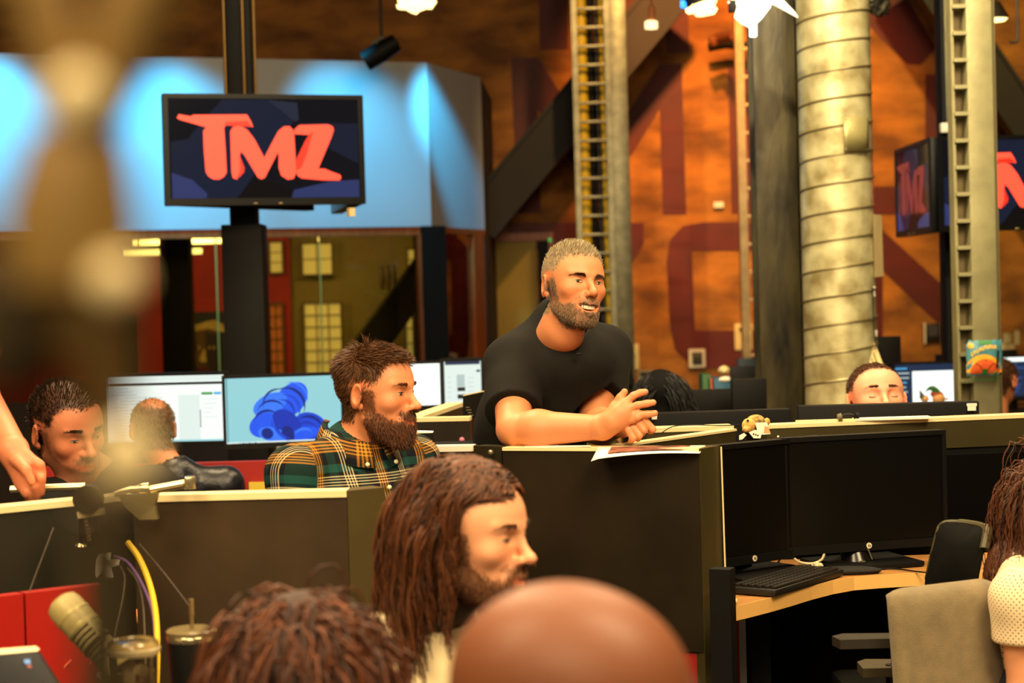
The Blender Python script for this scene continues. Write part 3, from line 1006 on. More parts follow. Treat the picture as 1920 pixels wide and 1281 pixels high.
def monitor(label, c, ww, hh, yaw, screen=None, stand=True, desk_z=.73, bezel=.012, pitch=0, back=False, group=None, badge=False, base=True, thick=.035):
    """c = centre of the panel; yaw 0 faces the camera"""
    c = Vector(c)
    R = RZ(yaw) @ RX(pitch)
    u, v, nn = R @ Vector((1, 0, 0)), R @ Vector((0, 0, 1)), R @ Vector((0, -1, 0))
    t = thing('monitor', label, 'monitor', (c.x, c.y, desk_z if stand else c.z - hh / 2), group)
    MB().box(c - nn * thick / 2, (ww, thick, hh), R, bev=.005).build('casing', M_black, t)
    MB().box(c - nn * (thick + .012), (ww * .6, .03, hh * .55), R, bev=.012).build('rear_housing', M_black, t)
    s = None
    if screen is not None:
        s = MB().box(c + nn * .001 + v * bezel * .4, (ww - 2 * bezel, .002, hh - 2.6 * bezel), R).build('screen', screen, t, smooth=False)
        mb = MB()
        for k in (-1, 1):
            mb.box(c + u * k * (ww / 2 - bezel / 2) + nn * .003, (bezel, .008, hh), R)
        mb.box(c + v * (hh / 2 - bezel / 2) + nn * .003, (ww - 2 * bezel, .008, bezel), R)
        mb.box(c - v * (hh / 2 - bezel * .9) + nn * .003, (ww - 2 * bezel, .008, bezel * 1.8), R)
        mb.build('bezel', M_black, t, smooth=False)
    if stand:
        zc = c.z - hh * .1
        f = c - nn * (thick + .045)
        MB().box((f.x, f.y, (zc + desk_z) / 2), (.06, .03, zc - desk_z), RZ(yaw), bev=.005).build('stand_neck', M_black, t)
        if base:
            MB().box((f.x + nn.x * .05, f.y + nn.y * .05, desk_z + .009), (.26, .2, .014), RZ(yaw), bev=.005).build('stand_base', M_black, t)
    if badge:
        bp = c - v * (hh / 2 - .013) + nn * .008 + u * badge
        t['badge'] = 1
        bd = MB().lathe([(.0, -.001), (.0075, -.001), (.0075, .001), (.0, .001)], bp, R @ RX(90), 20).build('badge', mat('badge_silver', (226, 214, 180), .35), t)
        for k, s_ in ((-1, 1), (1, -1)):
            MB().box(bp + nn * .0016 + u * .002 * k + v * .0012 * s_, (.0009, .001, .0075), R @ RY(18)).build('badge_letter', M_black, bd, smooth=False)
            MB().box(bp + nn * .0016 + u * (.002 * k + .0012) , (.0009, .001, .0035), R @ RY(18)).build('badge_letter', M_black, bd, smooth=False)
    t['_frame'] = 1
    del t['_frame']
    if 'badge' in t:
        del t['badge']
    return t, s, (c, u, v, nn, ww, hh)


def on_screen(fr, s, u0, v0, u1, v1, m, name='screen_patch', lift=.0):
    """flat patch on a screen; coordinates 0..1 from the top left"""
    c, u, v, nn, ww, hh = fr
    cx = c + u * ((u0 + u1) / 2 - .5) * ww + v * (.5 - (v0 + v1) / 2) * hh + nn * (.0030 + lift)
    R = Matrix((u, -nn, v)).transposed()
    return MB().box(cx, ((u1 - u0) * ww, .0006, (v1 - v0) * hh), R).build(name, m, s, smooth=False)


E_white = mat('screen_white', (20, 20, 20), .3, emit=(236, 246, 236), estr=1.0)
E_pale = mat('screen_pale', (20, 20, 20), .3, emit=(214, 228, 220), estr=1.0)
E_grey = mat('screen_grey', (20, 20, 20), .3, emit=(172, 190, 184), estr=1.0)
E_dark = mat('screen_dark', (10, 10, 10), .3, emit=(26, 28, 28), estr=1.0)
E_green = mat('screen_green', (10, 10, 10), .3, emit=(70, 150, 80), estr=1.0)
E_blue = mat('screen_blue', (10, 10, 10), .3, emit=(80, 170, 220), estr=1.0)
E_sky = mat('screen_sky', (10, 10, 10), .3, emit=(140, 198, 204), estr=1.0)
E_sky2 = mat('screen_sky_light', (10, 10, 10), .3, emit=(156, 206, 210), estr=1.0)
E_hot = mat('screen_hot_white', (20, 20, 20), .3, emit=(246, 255, 246), estr=1.2)
E_navy = mat('screen_navy', (6, 6, 10), .3, emit=(30, 44, 70), estr=1.0)

# left pair of lit monitors
t, s, fr = monitor('lit monitor showing a white web page behind the balding man', P(312, 769, 7.3), .49, .29, -6, E_white, desk_z=.75)
on_screen(fr, s, .03, .05, .97, .115, E_pale, 'tab_bar')
on_screen(fr, s, .03, .13, .97, .165, E_dark, 'menu_bar')
on_screen(fr, s, .60, .30, .775, .90, E_pale, 'side_panel')
on_screen(fr, s, .79, .27, .88, .305, E_green, 'button')
on_screen(fr, s, .89, .27, .95, .305, E_blue, 'button')
on_screen(fr, s, .775, .50, .781, .74, E_dark, 'scroll_bar')
on_screen(fr, s, .03, .90, .97, .93, E_sky2, 'task_bar')
rnd = random.Random(4)
for k in range(16):
    v0 = .2 + .042 * k
    u0 = .05 + rnd.random() * .12
    on_screen(fr, s, u0, v0, u0 + .08 + rnd.random() * .3, v0 + .007, E_grey, 'text_line', .0004)
for k in range(5):
    on_screen(fr, s, .80, .36 + .06 * k, .84 + rnd.random() * .08, .367 + .06 * k, E_grey, 'text_line', .0004)

t, s, fr = monitor('lit monitor with a blue ribbon flower wallpaper left of the plaid shirt man', P(532, 770, 7.3), .47, .287, 8, E_sky, desk_z=.75)
on_screen(fr, s, .03, .905, .97, .945, E_pale, 'task_bar')
for k in range(6):
    on_screen(fr, s, .13 + .025 * k, .915, .143 + .025 * k, .935, E_navy if k % 2 else E_blue, 'task_icon', .0004)
c, u, v, nn, ww, hh = fr


def bloom(cx, cy, r, a0, a1, off, col, lift):
    """one curled petal: a crescent band"""
    pts = []
    n = 18
    for k in range(n + 1):
        a = R_(a0 + (a1 - a0) * k / n)
        pts.append((cx + r * math.cos(a), cy - r * math.sin(a) * 1.0))
    for k in range(n, -1, -1):
        a = R_(a0 + (a1 - a0) * k / n)
        r2 = r * (1 - off * math.sin(math.pi * k / n))
        pts.append((cx + r2 * math.cos(a), cy - r2 * math.sin(a)))
    mb = MB()
    mb.v = [tuple(c + u * (p[0] * ww - ww / 2) + v * (hh / 2 - p[1] * ww) + nn * (.0032 + lift)) for p in pts]
    mb.f = [tuple(range(len(pts)))]
    mb.build('ribbon', mat('ribbon_%d_%d_%d' % col, (6, 8, 20), .3, emit=col, estr=1.0), s, smooth=False)


def disc(cx, cy, rx, ry, rot, col, lift, name='petal'):
    pts = []
    for k in range(28):
        a = 2 * math.pi * k / 28
        x, y = rx * math.cos(a), ry * math.sin(a)
        pts.append((cx + x * math.cos(R_(rot)) - y * math.sin(R_(rot)), min(.552, cy - (x * math.sin(R_(rot)) + y * math.cos(R_(rot))))))
    mb = MB()
    mb.v = [tuple(c + u * (p[0] * ww - ww / 2) + v * (hh / 2 - p[1] * ww) + nn * (.0031 + lift)) for p in pts]
    mb.f = [tuple(range(len(pts)))]
    mb.build(name, mat('ribbon_%d_%d_%d' % col, (6, 8, 20), .3, emit=col, estr=1.0), s, smooth=False)


BL = [(16, 50, 170), (30, 84, 226), (52, 116, 244), (24, 66, 200), (10, 34, 120)]
disc(.56, .22, .17, .115, 48, BL[1], .0001)
disc(.39, .25, .15, .085, 25, BL[2], .0002)
disc(.72, .45, .15, .115, -30, BL[3], .0003)
disc(.34, .42, .13, .10, 20, BL[1], .0004)
disc(.52, .43, .15, .11, -55, BL[0], .0005)
disc(.40, .50, .12, .06, -15, BL[2], .0006)
disc(.67, .50, .13, .05, 10, BL[1], .0007)
disc(.36, .49, .05, .045, -30, BL[4], .0008)
disc(.53, .50, .07, .05, -70, BL[4], .0008)
for i, (cx, cy, r, a0, a1, off) in enumerate([(.53, .26, .15, -30, 120, .16), (.52, .29, .12, -40, 110, .2), (.49, .31, .10, -30, 110, .2), (.40, .33, .12, 20, 170, .16), (.36, .40, .11, 30, 175, .2),
                                               (.34, .46, .10, 40, 190, .24), (.70, .47, .12, -10, 140, .2), (.68, .50, .10, 10, 160, .2), (.66, .53, .08, 20, 170, .3), (.58, .38, .17, 170, 260, .12),
                                               (.60, .37, .2, 165, 255, .1), (.55, .40, .14, 180, 270, .16), (.45, .24, .12, 60, 200, .14), (.57, .2, .13, -20, 110, .14)]):
    bloom(cx, cy, r, a0, a1, off, BL[(i * 2 + 1) % 5] if i % 3 else BL[4], .0010 + .00005 * i)

# small monitors behind the plaid man
t, s, fr = monitor('narrow slice of a glaring white monitor right of the bearded face', P(775, 724, 8.2), .26, .215, 12, E_hot, desk_z=.78)
t, s, fr = monitor('pale lit monitor with a small page picture behind the black t-shirt', P(868, 723, 8.0), .185, .235, 4, E_pale, desk_z=.78, bezel=.014)
on_screen(fr, s, .1, .03, .9, .12, E_navy, 'top_bar')
on_screen(fr, s, .36, .30, .54, .52, E_grey, 'picture')
on_screen(fr, s, .37, .53, .55, .60, E_dark, 'picture')
on_screen(fr, s, .37, .66, .55, .74, E_dark, 'picture')
on_screen(fr, s, .82, .22, .9, .26, E_dark, 'mark')
for k in range(6):
    on_screen(fr, s, .15, .34 + .09 * k, .22, .35 + .09 * k, E_grey, 'text_line')
    on_screen(fr, s, .62, .36 + .08 * k, .75, .37 + .08 * k, E_grey, 'text_line')

# right background: bright monitor, dark monitors
t, s, fr = monitor('bright white monitor right of the man hidden behind a monitor', P(1742, 722, 9.2), .36, .23, 3, E_navy, desk_z=.74)
on_screen(fr, s, .27, .2, .985, .98, E_hot, 'white_window')
for k in range(8):
    on_screen(fr, s, .03, .12 + .1 * k, .06 + .1 * rnd.random() + .08, .15 + .1 * k, E_blue if k % 3 == 0 else E_grey, 'text_line')
on_screen(fr, s, .9, .04, .93, .1, mat('screen_orange', (10, 8, 6), .3, emit=(220, 90, 50), estr=.9), 'icon')
on_screen(fr, s, .985, .25, .998, .4, mat('screen_violet', (10, 8, 6), .3, emit=(150, 80, 230), estr=.9), 'icon')
t, s, fr = monitor('dark blue code monitor at the right edge behind the pale post', P(1905, 708, 10.5), .22, .25, 4, E_navy, desk_z=.72)
on_screen(fr, s, .05, .02, .95, .14, E_hot, 'white_bar')
for k in range(9):
    on_screen(fr, s, .3, .2 + .075 * k, .4 + .4 * rnd.random(), .22 + .075 * k, mat('screen_code_blue', (8, 8, 10), .3, emit=(60, 90, 160), estr=1), 'text_line')
monitor('back of a black monitor standing between the duct and the intercom panel', P(1667, 693, 9.9), .13, .35, -4, None, desk_z=.74)
monitor('back of a black monitor right of the intercom panel by the black pole', P(1783, 690, 11.0), .17, .16, 0, None, desk_z=.74)
monitor('back of a black monitor behind the orange candy bag', P(1886, 675, 11.2), .14, .12, 0, None, desk_z=.74)
monitor('back of a black monitor beside the blue folders left of the steel column', P(1402, 717, 9.4), .17, .16, 0, None, desk_z=.74)
# books and folders
for px0, px1, py0, py1, colr, lab in ((1313, 1330, 701, 738, (40, 84, 36), 'green folder standing left of the blue folders'), (1323, 1328, 708, 738, (222, 200, 150), 'white thin folder beside the green folder'),
                                      (1328, 1333, 708, 738, (180, 50, 22), 'red thin folder beside the blue box'), (1334, 1372, 708, 738, (34, 84, 112), 'teal blue box file behind the dark partition')):
    a, b = P(px0, py0, 9.7), P(px1, py1, 9.7)
    tag(MB().box(((a.x + b.x) / 2, 9.7, (a.z + .74) / 2), (b.x - a.x - .002, .2, a.z - .74), bev=.002).build('folder', mat('folder_%d' % px0, colr, .6)), lab, 'folder', 'folders on the far desk')
tag(crumple(P(1357, 694, 9.7), (.03, .03, .022), 21, .15).build('paper_ball', M_mail, angle=60), 'cream soft toy like lump on top of the teal box file', 'toy')
tag(crumple(P(1360, 711, 9.598), (.03, .01, .012), 22, .2).build('white_note', M_paper, angle=60), 'white crumpled note on the front of the teal box file', 'paper')
a = P(1400, 683, 15.2)
tag(MB().box((a.x, a.y, (a.z + .05) / 2), (.16, .1, a.z + .05), bev=.01).build('blue_bin', mat('dark_blue_plastic', (22, 50, 74), .5)), 'dark blue bin below the ladder tray left of the steel column', 'bin')
# bottles by the right edge
for px, py, r, h, lab in ((1889, 633, .03, .07, 'round cream jar on top of two others at the right edge'), (1882, 650, .03, .055, 'left lower cream jar of the stacked three'), (1896, 650, .03, .055, 'right lower cream jar of the stacked three'),
                          (1907, 632, .022, .1, 'slim cream cylinder beside the three stacked jars')):
    q = P(px, py, 12.5)
    t = thing('storage_jar', lab, 'jar', q - Vector((0, 0, h / 2)), 'jars on the far shelf')
    MB().lathe([(0, -h / 2), (r, -h / 2), (r, h * .3), (r * .8, h * .36)], q, None, 16).build('body', M_mail, t)
    MB().lathe([(r * .85, h * .36), (r * .85, h / 2), (0, h / 2)], q, None, 16).build('lid', mat('amber_lid', (190, 160, 80), .5), t)
q = P(1893, 663, 12.5)
tag(MB().box((q.x, 12.5, q.z - .01), (.26, .16, .03)).build('far_shelf', M_wood), 'wooden shelf under the cream jars at the right edge', 'shelf')

# ================================================================ CUBICLE PARTITIONS
ZP = 1.085
M_part = mat('black_olive_steel', (37, 28, 14), .36, .2, var=.28, scale=5, bump=.05, bscale=20)
M_olivep = mat('olive_steel', (66, 58, 30), .4, .25, var=.15, scale=5)
M_cap = mat('cream_cap', (232, 212, 158), .5, var=.05, scale=10)


def xy(px, Y, py=900):
    q = P(px, py, Y)
    return Vector((q.x, q.y, 0))


def wallbox(a, b, z0, z1, th, side=1):
    """box standing on the line a-b (front face), thickness going away from the camera"""
    e = (b - a).normalized()
    n = Vector((-e.y, e.x, 0)) * th * side
    return MB().hull([(p.x, p.y, z0) for p in (a, b, b + n, a + n)], (0, 0, z1 - z0))


def partition(label, a, b, z1=ZP, th=.05, m=None, low=.6, lowm=None, cap=.012, capm=None, side=1, group=None):
    a, b = Vector(a), Vector(b)
    t = thing('cubicle_partition', label, 'partition', ((a.x + b.x) / 2, (a.y + b.y) / 2, 0), group)
    wallbox(a, b, low, z1 - cap, th, side).build('upper_panel', m or M_part, t, smooth=False)
    e = (b - a).normalized()
    n = Vector((-e.y, e.x, 0)) * side
    wallbox(a + n * .006, b + n * .006, .02, low - .004, th - .012, side).build('lower_panel', lowm or M_redpanel, t, smooth=False)
    if cap:
        wallbox(a - n * .003, b - n * .003, z1 - cap, z1, th + .006, side).build('top_cap', capm or M_cap, t, smooth=False)
    wallbox(a + n * .012, b + n * .012, 0, .02, th - .024, side).build('plinth', M_black, t, smooth=False)
    return t


t = partition('black steel partition the man in the black t-shirt leans on', xy(944, 4.60), xy(1312, 4.42), th=.06, cap=.008)
def post(name, label, a, b, z0, z1, m, th=.05, cat='post'):
    return tag(wallbox(Vector(a), Vector(b), z0, z1, th).build(name, m, smooth=False), label, cat)


post('partition_post', 'olive end post at the right end of the black partition below the photo print', xy(1313.5, 4.42), xy(1351, 4.50), .02, ZP - .002, M_olivep, .05)
tag(MB().tube([P(1352, 838, 4.495), P(1362, 1138, 4.495)], .0022, 6).build('edge_strip', M_cap), 'thin pale metal edge strip running down beside the desk monitors', 'strip')
t = thing('partition_post', 'dark corner post with a screw left of the black partition', 'post', xy(917, 4.62))
wallbox(xy(890, 4.66), xy(942, 4.61), .02, ZP + .001, .05).build('post_body', mat('dark_olive_post', (44, 38, 22), .4, .2), t, smooth=False)
MB().ball(P(920, 849, 4.612), (.0075, .004, .0075), None, 10, 6).build('screw', M_galv, t)
partition('partition with a white top behind the plaid shirt shoulder', xy(640, 4.72), xy(889, 4.68), capm=M_white, cap=.014)
partition('left partition with a cream top in front of the plaid shirt man', xy(250, 3.68), xy(649, 3.67), th=.05, cap=.013, m=mat('brown_black_steel', (62, 47, 28), .38, .2, var=.3, scale=3.5, bump=.05, bscale=16), low=.5, lowm=M_black)
post('partition_post', 'olive end post at the right end of the left cream-topped partition', xy(650.5, 3.67), xy(721, 3.72), .02, ZP - .001, mat('olive_post', (78, 66, 34), .45, .2, var=.1, scale=6), .05)
partition('far left partition with a cream top behind the microphone', xy(-90, 3.48), xy(248, 3.72), th=.05, m=mat('green_black_steel', (32, 30, 16), .5, .1), low=.5, lowm=M_black)
# rail behind
tag(MB().tube([P(20, 918, 4.0), P(160, 912, 4.0)], .008, 8).build('metal_rail', mat('bright_steel', (210, 196, 150), .3, .8)), 'bright metal rail lying behind the far left partition top', 'rail')
partition('farther partition with a cream top and a pink pin behind the bearded man', xy(700, 5.82), xy(884, 5.79))
tag(MB().ball(P(866, 825, 5.78), .0085, None, 12, 8).build('push_pin', mat('pink_plastic', (214, 110, 130), .4)), 'pink ball push pin on the farther dark partition', 'pin')
partition('receding partition end under the lit monitors behind the bearded man', xy(790, 5.86), xy(872, 6.6), cap=.014)
partition('olive partition receding behind the clasped hands', xy(1168, 4.585), xy(1382, 5.0), m=M_olivep, th=.03, cap=.006)
partition('short cream-topped partition behind the hands below the black monitor back', xy(1215, 5.10), xy(1378, 5.12), m=M_olivep, th=.07)
rp = partition('long olive partition with a cream top right of the plush toy', xy(1440, 5.10), xy(2000, 5.26), m=M_olivep, th=.06, low=1.0, lowm=M_black, cap=.010)
tag(wallbox(xy(1395, 5.06), xy(2000, 5.2), .02, .985, .02).build('cavity_shade_panel', mat('cavity_shade_black', (5, 4, 3), .95, spec=.08), smooth=False), 'black panel for the dark cavity behind the desk monitors', 'panel')  # black sheet stands in for shade in the cavity below the olive strip
a = P(1670, 795, 5.13)
tag(MB().box((P(1672, 790, 5.17).x, 5.17, ZP + .004), (.21, .045, .006), RZ(2)).build('paper_stack', M_paper, smooth=False), 'thin stack of white paper on the long olive partition', 'paper')
tag(MB().box((P(1548, 790, 5.16).x, 5.165, ZP + .003), (.16, .03, .005), RZ(1.5)).build('cream_strip', M_cap, smooth=False), 'pale strip lying on the olive partition right of the plush toy', 'strip')
# headset lump on the partition
q = P(1590, 789, 5.16)
t = thing('headset', 'black headset resting on the long olive partition before the hidden man', 'headset', (q.x, 5.16, ZP))
MB().tube([(q.x + .026 * math.cos(a), 5.165, ZP + .003 + .014 * math.sin(a)) for a in np.linspace(0.1, 3.0, 14)], .005, 8).build('headband', M_black, t)
MB().lathe([(0, -.006), (.010, -.006), (.0115, .005), (0, .008)], (q.x - .024, 5.15, ZP + .012), RY(80), 14).build('ear_cup', mat('grey_ear_cup', (96, 86, 60), .5), t)
MB().lathe([(0, -.006), (.010, -.006), (.0115, .005), (0, .008)], (q.x + .024, 5.16, ZP + .012), RY(-80), 14).build('ear_cup', M_black, t)

# low wing beside the desk
post('desk_wing_panel', 'black side panel with a pale top edge at the left end of the wooden desk', xy(1325, 4.24), xy(1364, 4.22), 0, .825, M_blacksteel, .04, 'panel')

# monitors seen from behind
t, s, fr = monitor('back of a black monitor with a white sticker hiding a man', P(1668, 853, 5.46), .525, .30, -2, None, desk_z=.74)
c, u, v, nn, ww, hh = fr
st = thing('paper_sticker', 'white paper sticker on the upper right of the black monitor back', 'sticker', P(1822, 764, 5.44))
MB().box(P(1822, 759, 5.441), (.029, .002, .008), RZ(-2)).build('sticker_top', M_paper, st, smooth=False)
MB().box(P(1822, 766, 5.441), (.024, .002, .013), RZ(-2)).build('sticker_base', M_paper, st, smooth=False)
monitor('back of a black monitor above the clasped hands', P(1350, 832, 5.42), .42, .19, 4, None, desk_z=.74)
st = thing('paper_sticker', 'small white sticker just behind the fingertips', 'sticker', P(1227, 783, 5.38))
MB().box(P(1228, 778, 5.385), (.013, .002, .012)).build('sticker_top', M_paper, st, smooth=False)
MB().box(P(1227, 784, 5.384), (.015, .002, .008)).build('sticker_base', M_paper, st, smooth=False)
monitor('black monitor back in the middle distance behind the black-haired person', P(1330, 762, 7.2), .38, .13, 3, None, desk_z=.74)
monitor('dark monitor back left of the steel column behind the partitions', P(1406, 750, 7.0), .13, .16, 3, None, desk_z=.74)

# desks that carry the far monitors
def simple_desk(label, x0, x1, y0, y1, z, m):
    t = thing('office_desk', label, 'desk', ((x0 + x1) / 2, (y0 + y1) / 2, 0))
    MB().box(((x0 + x1) / 2, (y0 + y1) / 2, z - .015), (x1 - x0, y1 - y0, .03), bev=.005).build('desk_top', m, t)
    for x in (x0 + .06, x1 - .06):
        for y in (y0 + .06, y1 - .06):
            MB().box((x, y, (z - .03) / 2), (.04, .04, z - .03)).build('leg', M_blacksteel, t)
    return t


M_desk = mat('warm_wood', (188, 134, 74), .4, rgb2=(156, 106, 52), scale=5, stretch=(1.2, 9, 9), detail=8)
simple_desk('far left desk carrying the two lit monitors', -1.75, -.45, 7.12, 7.75, .749, M_desk)
simple_desk('far middle desk carrying the white lit monitors', -.62, -.02, 7.8, 8.5, .779, M_desk)
simple_desk('right middle desk carrying the monitor with the white sticker', .35, 1.9, 5.36, 5.66, .739, M_desk)
simple_desk('far right desk carrying the bright white monitor', 1.75, 2.6, 9.05, 9.85, .719, M_desk)
simple_desk('farthest right desk carrying the dark blue code monitor', 2.0, 3.4, 10.15, 11.4, .719, M_desk)
simple_desk('far centre desk carrying folders and monitor backs', .5, 1.13, 6.9, 9.95, .739, M_desk)
# red lower panel below the lit monitors
tag(MB().box((-1.15, 7.06, .45), (1.4, .03, .82)).build('modesty_panel', M_redpanel, smooth=False), 'red panel below the two lit monitors', 'panel')
q = P(530, 885, 7.03)
t = thing('steel_bracket', 'grey steel bracket with a screw slot below the wallpaper monitor', 'bracket', (q.x, 7.03, .6))
MB().box((q.x, 7.03, q.z - .05), (.06, .02, .29), RY(4), bev=.004).build('plate', mat('grey_bracket', (122, 116, 92), .45, .5), t)
MB().box((q.x + .002, 7.018, q.z - .02), (.012, .006, .05), bev=.005).build('slot', M_galv, t)
MB().ball((q.x + .003, 7.017, q.z + .018), (.011, .006, .011), None, 10, 6).build('screw', M_galv, t)
tag(MB().box((P(482, 916, 7.03).x, 7.035, P(482, 912, 7.03).z), (.06, .012, .03)).build('sticky_note', mat('yellow_note', (216, 186, 60), .8)), 'small yellow note below the red panel', 'note')
# black book behind the elbow
q = P(900, 762, 5.86)
t = thing('black_book', 'black book with pale page edges leaning behind the black t-shirt', 'book', (q.x, 5.86, ZP))
MB().hull([P(868, 743, 5.86), P(915, 733, 5.95), P(915, 786, 5.95), P(868, 784, 5.86)], (.004, .02, 0)).build('cover', mat('black_book_cover', (18, 14, 8), .5), t, smooth=False)
MB().hull([P(868, 741, 5.862), P(915, 731, 5.952), P(915, 733, 5.952), P(868, 743, 5.862)], (.004, .018, 0)).build('pages', M_cap, t, smooth=False)
for k in range(4):
    MB().box(P(877 + 2 * k, 764 + 5 * k, 5.855), (.012 + .004 * (k % 2), .001, .0025)).build('printed_line', M_galv, t, smooth=False)
q = P(795, 820, 5.0)
t = thing('card_box', 'small dark box with a white lid on the ledge under the beard', 'box', (q.x, 5.0, q.z - .05))
MB().box((q.x, 5.0, q.z - .005), (.05, .05, .035)).build('body', M_black, t, smooth=False)
MB().box((q.x - .002, 5.0, q.z + .014), (.054, .05, .004), RY(3)).build('lid', M_paper, t, smooth=False)
tag(MB().box((P(790, 838, 4.95).x, 5.0, ZP - .1), (.3, .2, .16)).build('storage_case', M_black, smooth=False), 'black storage case standing behind the white-topped partition', 'box')

# ---- printed photo sheet hanging over the partition edge
def curved_sheet(pts_top, pts_bot, n=12):
    pass


t = thing('photo_print', 'white curled photo print with a dark picture on the partition edge', 'print', P(1212, 842, 4.43))
mb = MB()
N = 14
top, bot = [], []
for k in range(N + 1):
    f = k / N
    x = 1122 + (1322 - 1122) * f
    top.append(P(x, 838 - 3 * f, 4.50))
    xb = 1108 + (1312 - 1108) * f
    bot.append(P(xb, 862 - 12 * f - 5 * math.sin(f * math.pi) + (3 if k == 0 else 0), 4.40))
mb.v = [tuple(v) for v in top + bot]
mb.f = [(k, k + 1, N + 2 + k, N + 1 + k) for k in range(N)]
sh = mb.build('sheet', M_paper, t)
sm = sh.modifiers.new('t', 'SOLIDIFY')
sm.thickness = .0008
mb = MB()
t2, b2 = [], []
for k in range(N + 1):
    f = k / N
    a, b = top[k], bot[k]
    ff = .13 + .74 * f
    i = min(int(ff * N), N - 1)
    g = ff * N - i
    A, B = top[i].lerp(top[i + 1], g), bot[i].lerp(bot[i + 1], g)
    t2.append(A.lerp(B, .12) + Vector((0, -.002, .0025)))
    b2.append(A.lerp(B, .70) + Vector((0, -.002, .0025)))
mb.v = [tuple(v) for v in t2 + b2]
mb.f = [(k, k + 1, N + 2 + k, N + 1 + k) for k in range(N)]
mb.build('printed_picture', mat('dark_photo', (60, 26, 14), .5, rgb2=(150, 84, 60), scale=26), sh)
sheet('loose_paper', 'white sheet lying on the partition below the forearm', 'paper', [P(980, 840, 4.58), P(1108, 838, 4.52), P(1108, 835, 4.56), P(985, 836, 4.62)], M_paper, .002)

# ---- plush toy
q = P(1408, 812, 4.98)
t = thing('plush_toy', 'small tan plush toy with paper tags on the partition corner', 'plush toy', (q.x, 4.98, q.z - .02))
M_plush = mat('tan_plush', (206, 152, 76), .95, rgb2=(232, 190, 112), scale=70, bump=.6, bscale=260)
M_camo = mat('mottled_plush', (120, 92, 44), .95, rgb2=(224, 186, 110), scale=75, bump=.5, bscale=260)
MB().ball(P(1412, 806, 5.0), (.03, .03, .03), None, 18, 12).build('body', mat('black_plush', (20, 14, 10), .95, bump=.5, bscale=200), t)
hd = MB().ball(P(1404, 798, 4.97), (.0185, .018, .0195), None, 20, 14).build('head', M_plush, t)
MB().ball(P(1400, 805, 4.952), (.012, .01, .009), None, 14, 10).build('muzzle', M_plush, hd)
MB().ball(P(1402, 789, 4.952), (.0035, .003, .003), None, 8, 6).build('eye', M_black, hd)
MB().ball(P(1417, 788, 4.985), (.024, .02, .015), None, 18, 10).build('cap', M_camo, hd)
MB().ball(P(1438, 791, 4.985), (.0085, .008, .0105), None, 14, 10).build('ear', M_plush, hd)
MB().hull([P(1416, 793, 4.95), P(1438, 792, 4.95), P(1445, 814, 4.95), P(1422, 816, 4.95)], (0, .002, 0)).build('hang_tag', M_paper, t, smooth=False)
MB().hull([P(1434, 799, 4.949), P(1441, 801, 4.949), P(1444, 812, 4.949), P(1432, 812, 4.949)], (0, .001, 0)).build('tag_picture', mat('tag_peach', (220, 160, 110), .7), t, smooth=False)
MB().hull([P(1404, 811, 4.945), P(1416, 806, 4.945), P(1429, 810, 4.945), P(1426, 822, 4.945), P(1413, 822, 4.945)], (0, .002, 0)).build('hang_tag', M_paper, t, smooth=False)
for k in range(3):
    MB().box(P(1413 + 4 * k, 814 + 1.2 * k, 4.944), (.0035, .0005, .0035)).build('tag_letter', M_black, t, smooth=False)
MB().hull([P(1386, 817, 4.945), P(1395, 812, 4.945), P(1400, 816, 4.945), P(1392, 824, 4.945), P(1386, 825, 4.945)], (0, .002, 0)).build('hang_tag', M_paper, t, smooth=False)
tag(MB().tube(bez([P(1240, 812, 5.0), P(1262, 800, 5.05), P(1300, 797, 5.05), P(1350, 798, 5.05), P(1400, 796, 5.0)], 8), .0014, 6).build('loose_cable', M_black), 'thin black cord lying across the short cream-topped partition', 'cord')

# ---- candy bag hanging on the right-hand post
q = P(1845, 668, 8.05)
t = thing('candy_bag', 'colourful candy bag with an orange basketball print tied to the pale post', 'bag', q - Vector((0, 0, .09)))
Mb1 = mat('bag_blue', (50, 116, 140), .35, rgb2=(90, 150, 150), scale=30)
a = P(1845, 671, 8.05)
mb = MB()
n = 10
V = []
W, H = .152, .150
for side in (-1, 1):
    for i in range(n + 1):
        for j in range(n + 1):
            uu, vv = i / n * 2 - 1, j / n * 2 - 1
            V.append((a.x + uu * W / 2 * (1 + .03 * math.sin(9 * vv)), a.y + side * .018 * (1 - uu ** 4) * (1 - vv ** 4), a.z + vv * H / 2 + .004 * math.sin(14 * uu)))
mb.v = V
k0 = (n + 1) * (n + 1)
for s_ in (0, k0):
    for i in range(n):
        for j in range(n):
            p = s_ + i * (n + 1) + j
            mb.f.append((p, p + 1, p + n + 2, p + n + 1))
bag = mb.build('pouch', Mb1, t)


def bagflat(poly, lift, name, m):
    vs = []
    for uu, vv in poly:
        d = .018 * (1 - uu ** 4) * (1 - vv ** 4)
        vs.append((a.x + uu * W / 2, a.y - d - lift, a.z + vv * H / 2))
    mb = MB()
    mb.v = vs
    mb.f = [tuple(range(len(vs)))]
    return mb.build(name, m, bag, smooth=False)


def bagdisc(cx, cy, r0, r1, a0, a1, lift, name, m, seg=14):
    for k in range(seg):
        b0, b1 = R_(a0 + (a1 - a0) * k / seg), R_(a0 + (a1 - a0) * (k + 1) / seg)
        steps = 3
        for j in range(steps):
            ra, rb = r0 + (r1 - r0) * j / steps, r0 + (r1 - r0) * (j + 1) / steps
            yield [(cx + ra * math.cos(b0), cy + ra * math.sin(b0)), (cx + rb * math.cos(b0), cy + rb * math.sin(b0)), (cx + rb * math.cos(b1), cy + rb * math.sin(b1)), (cx + ra * math.cos(b1), cy + ra * math.sin(b1))]


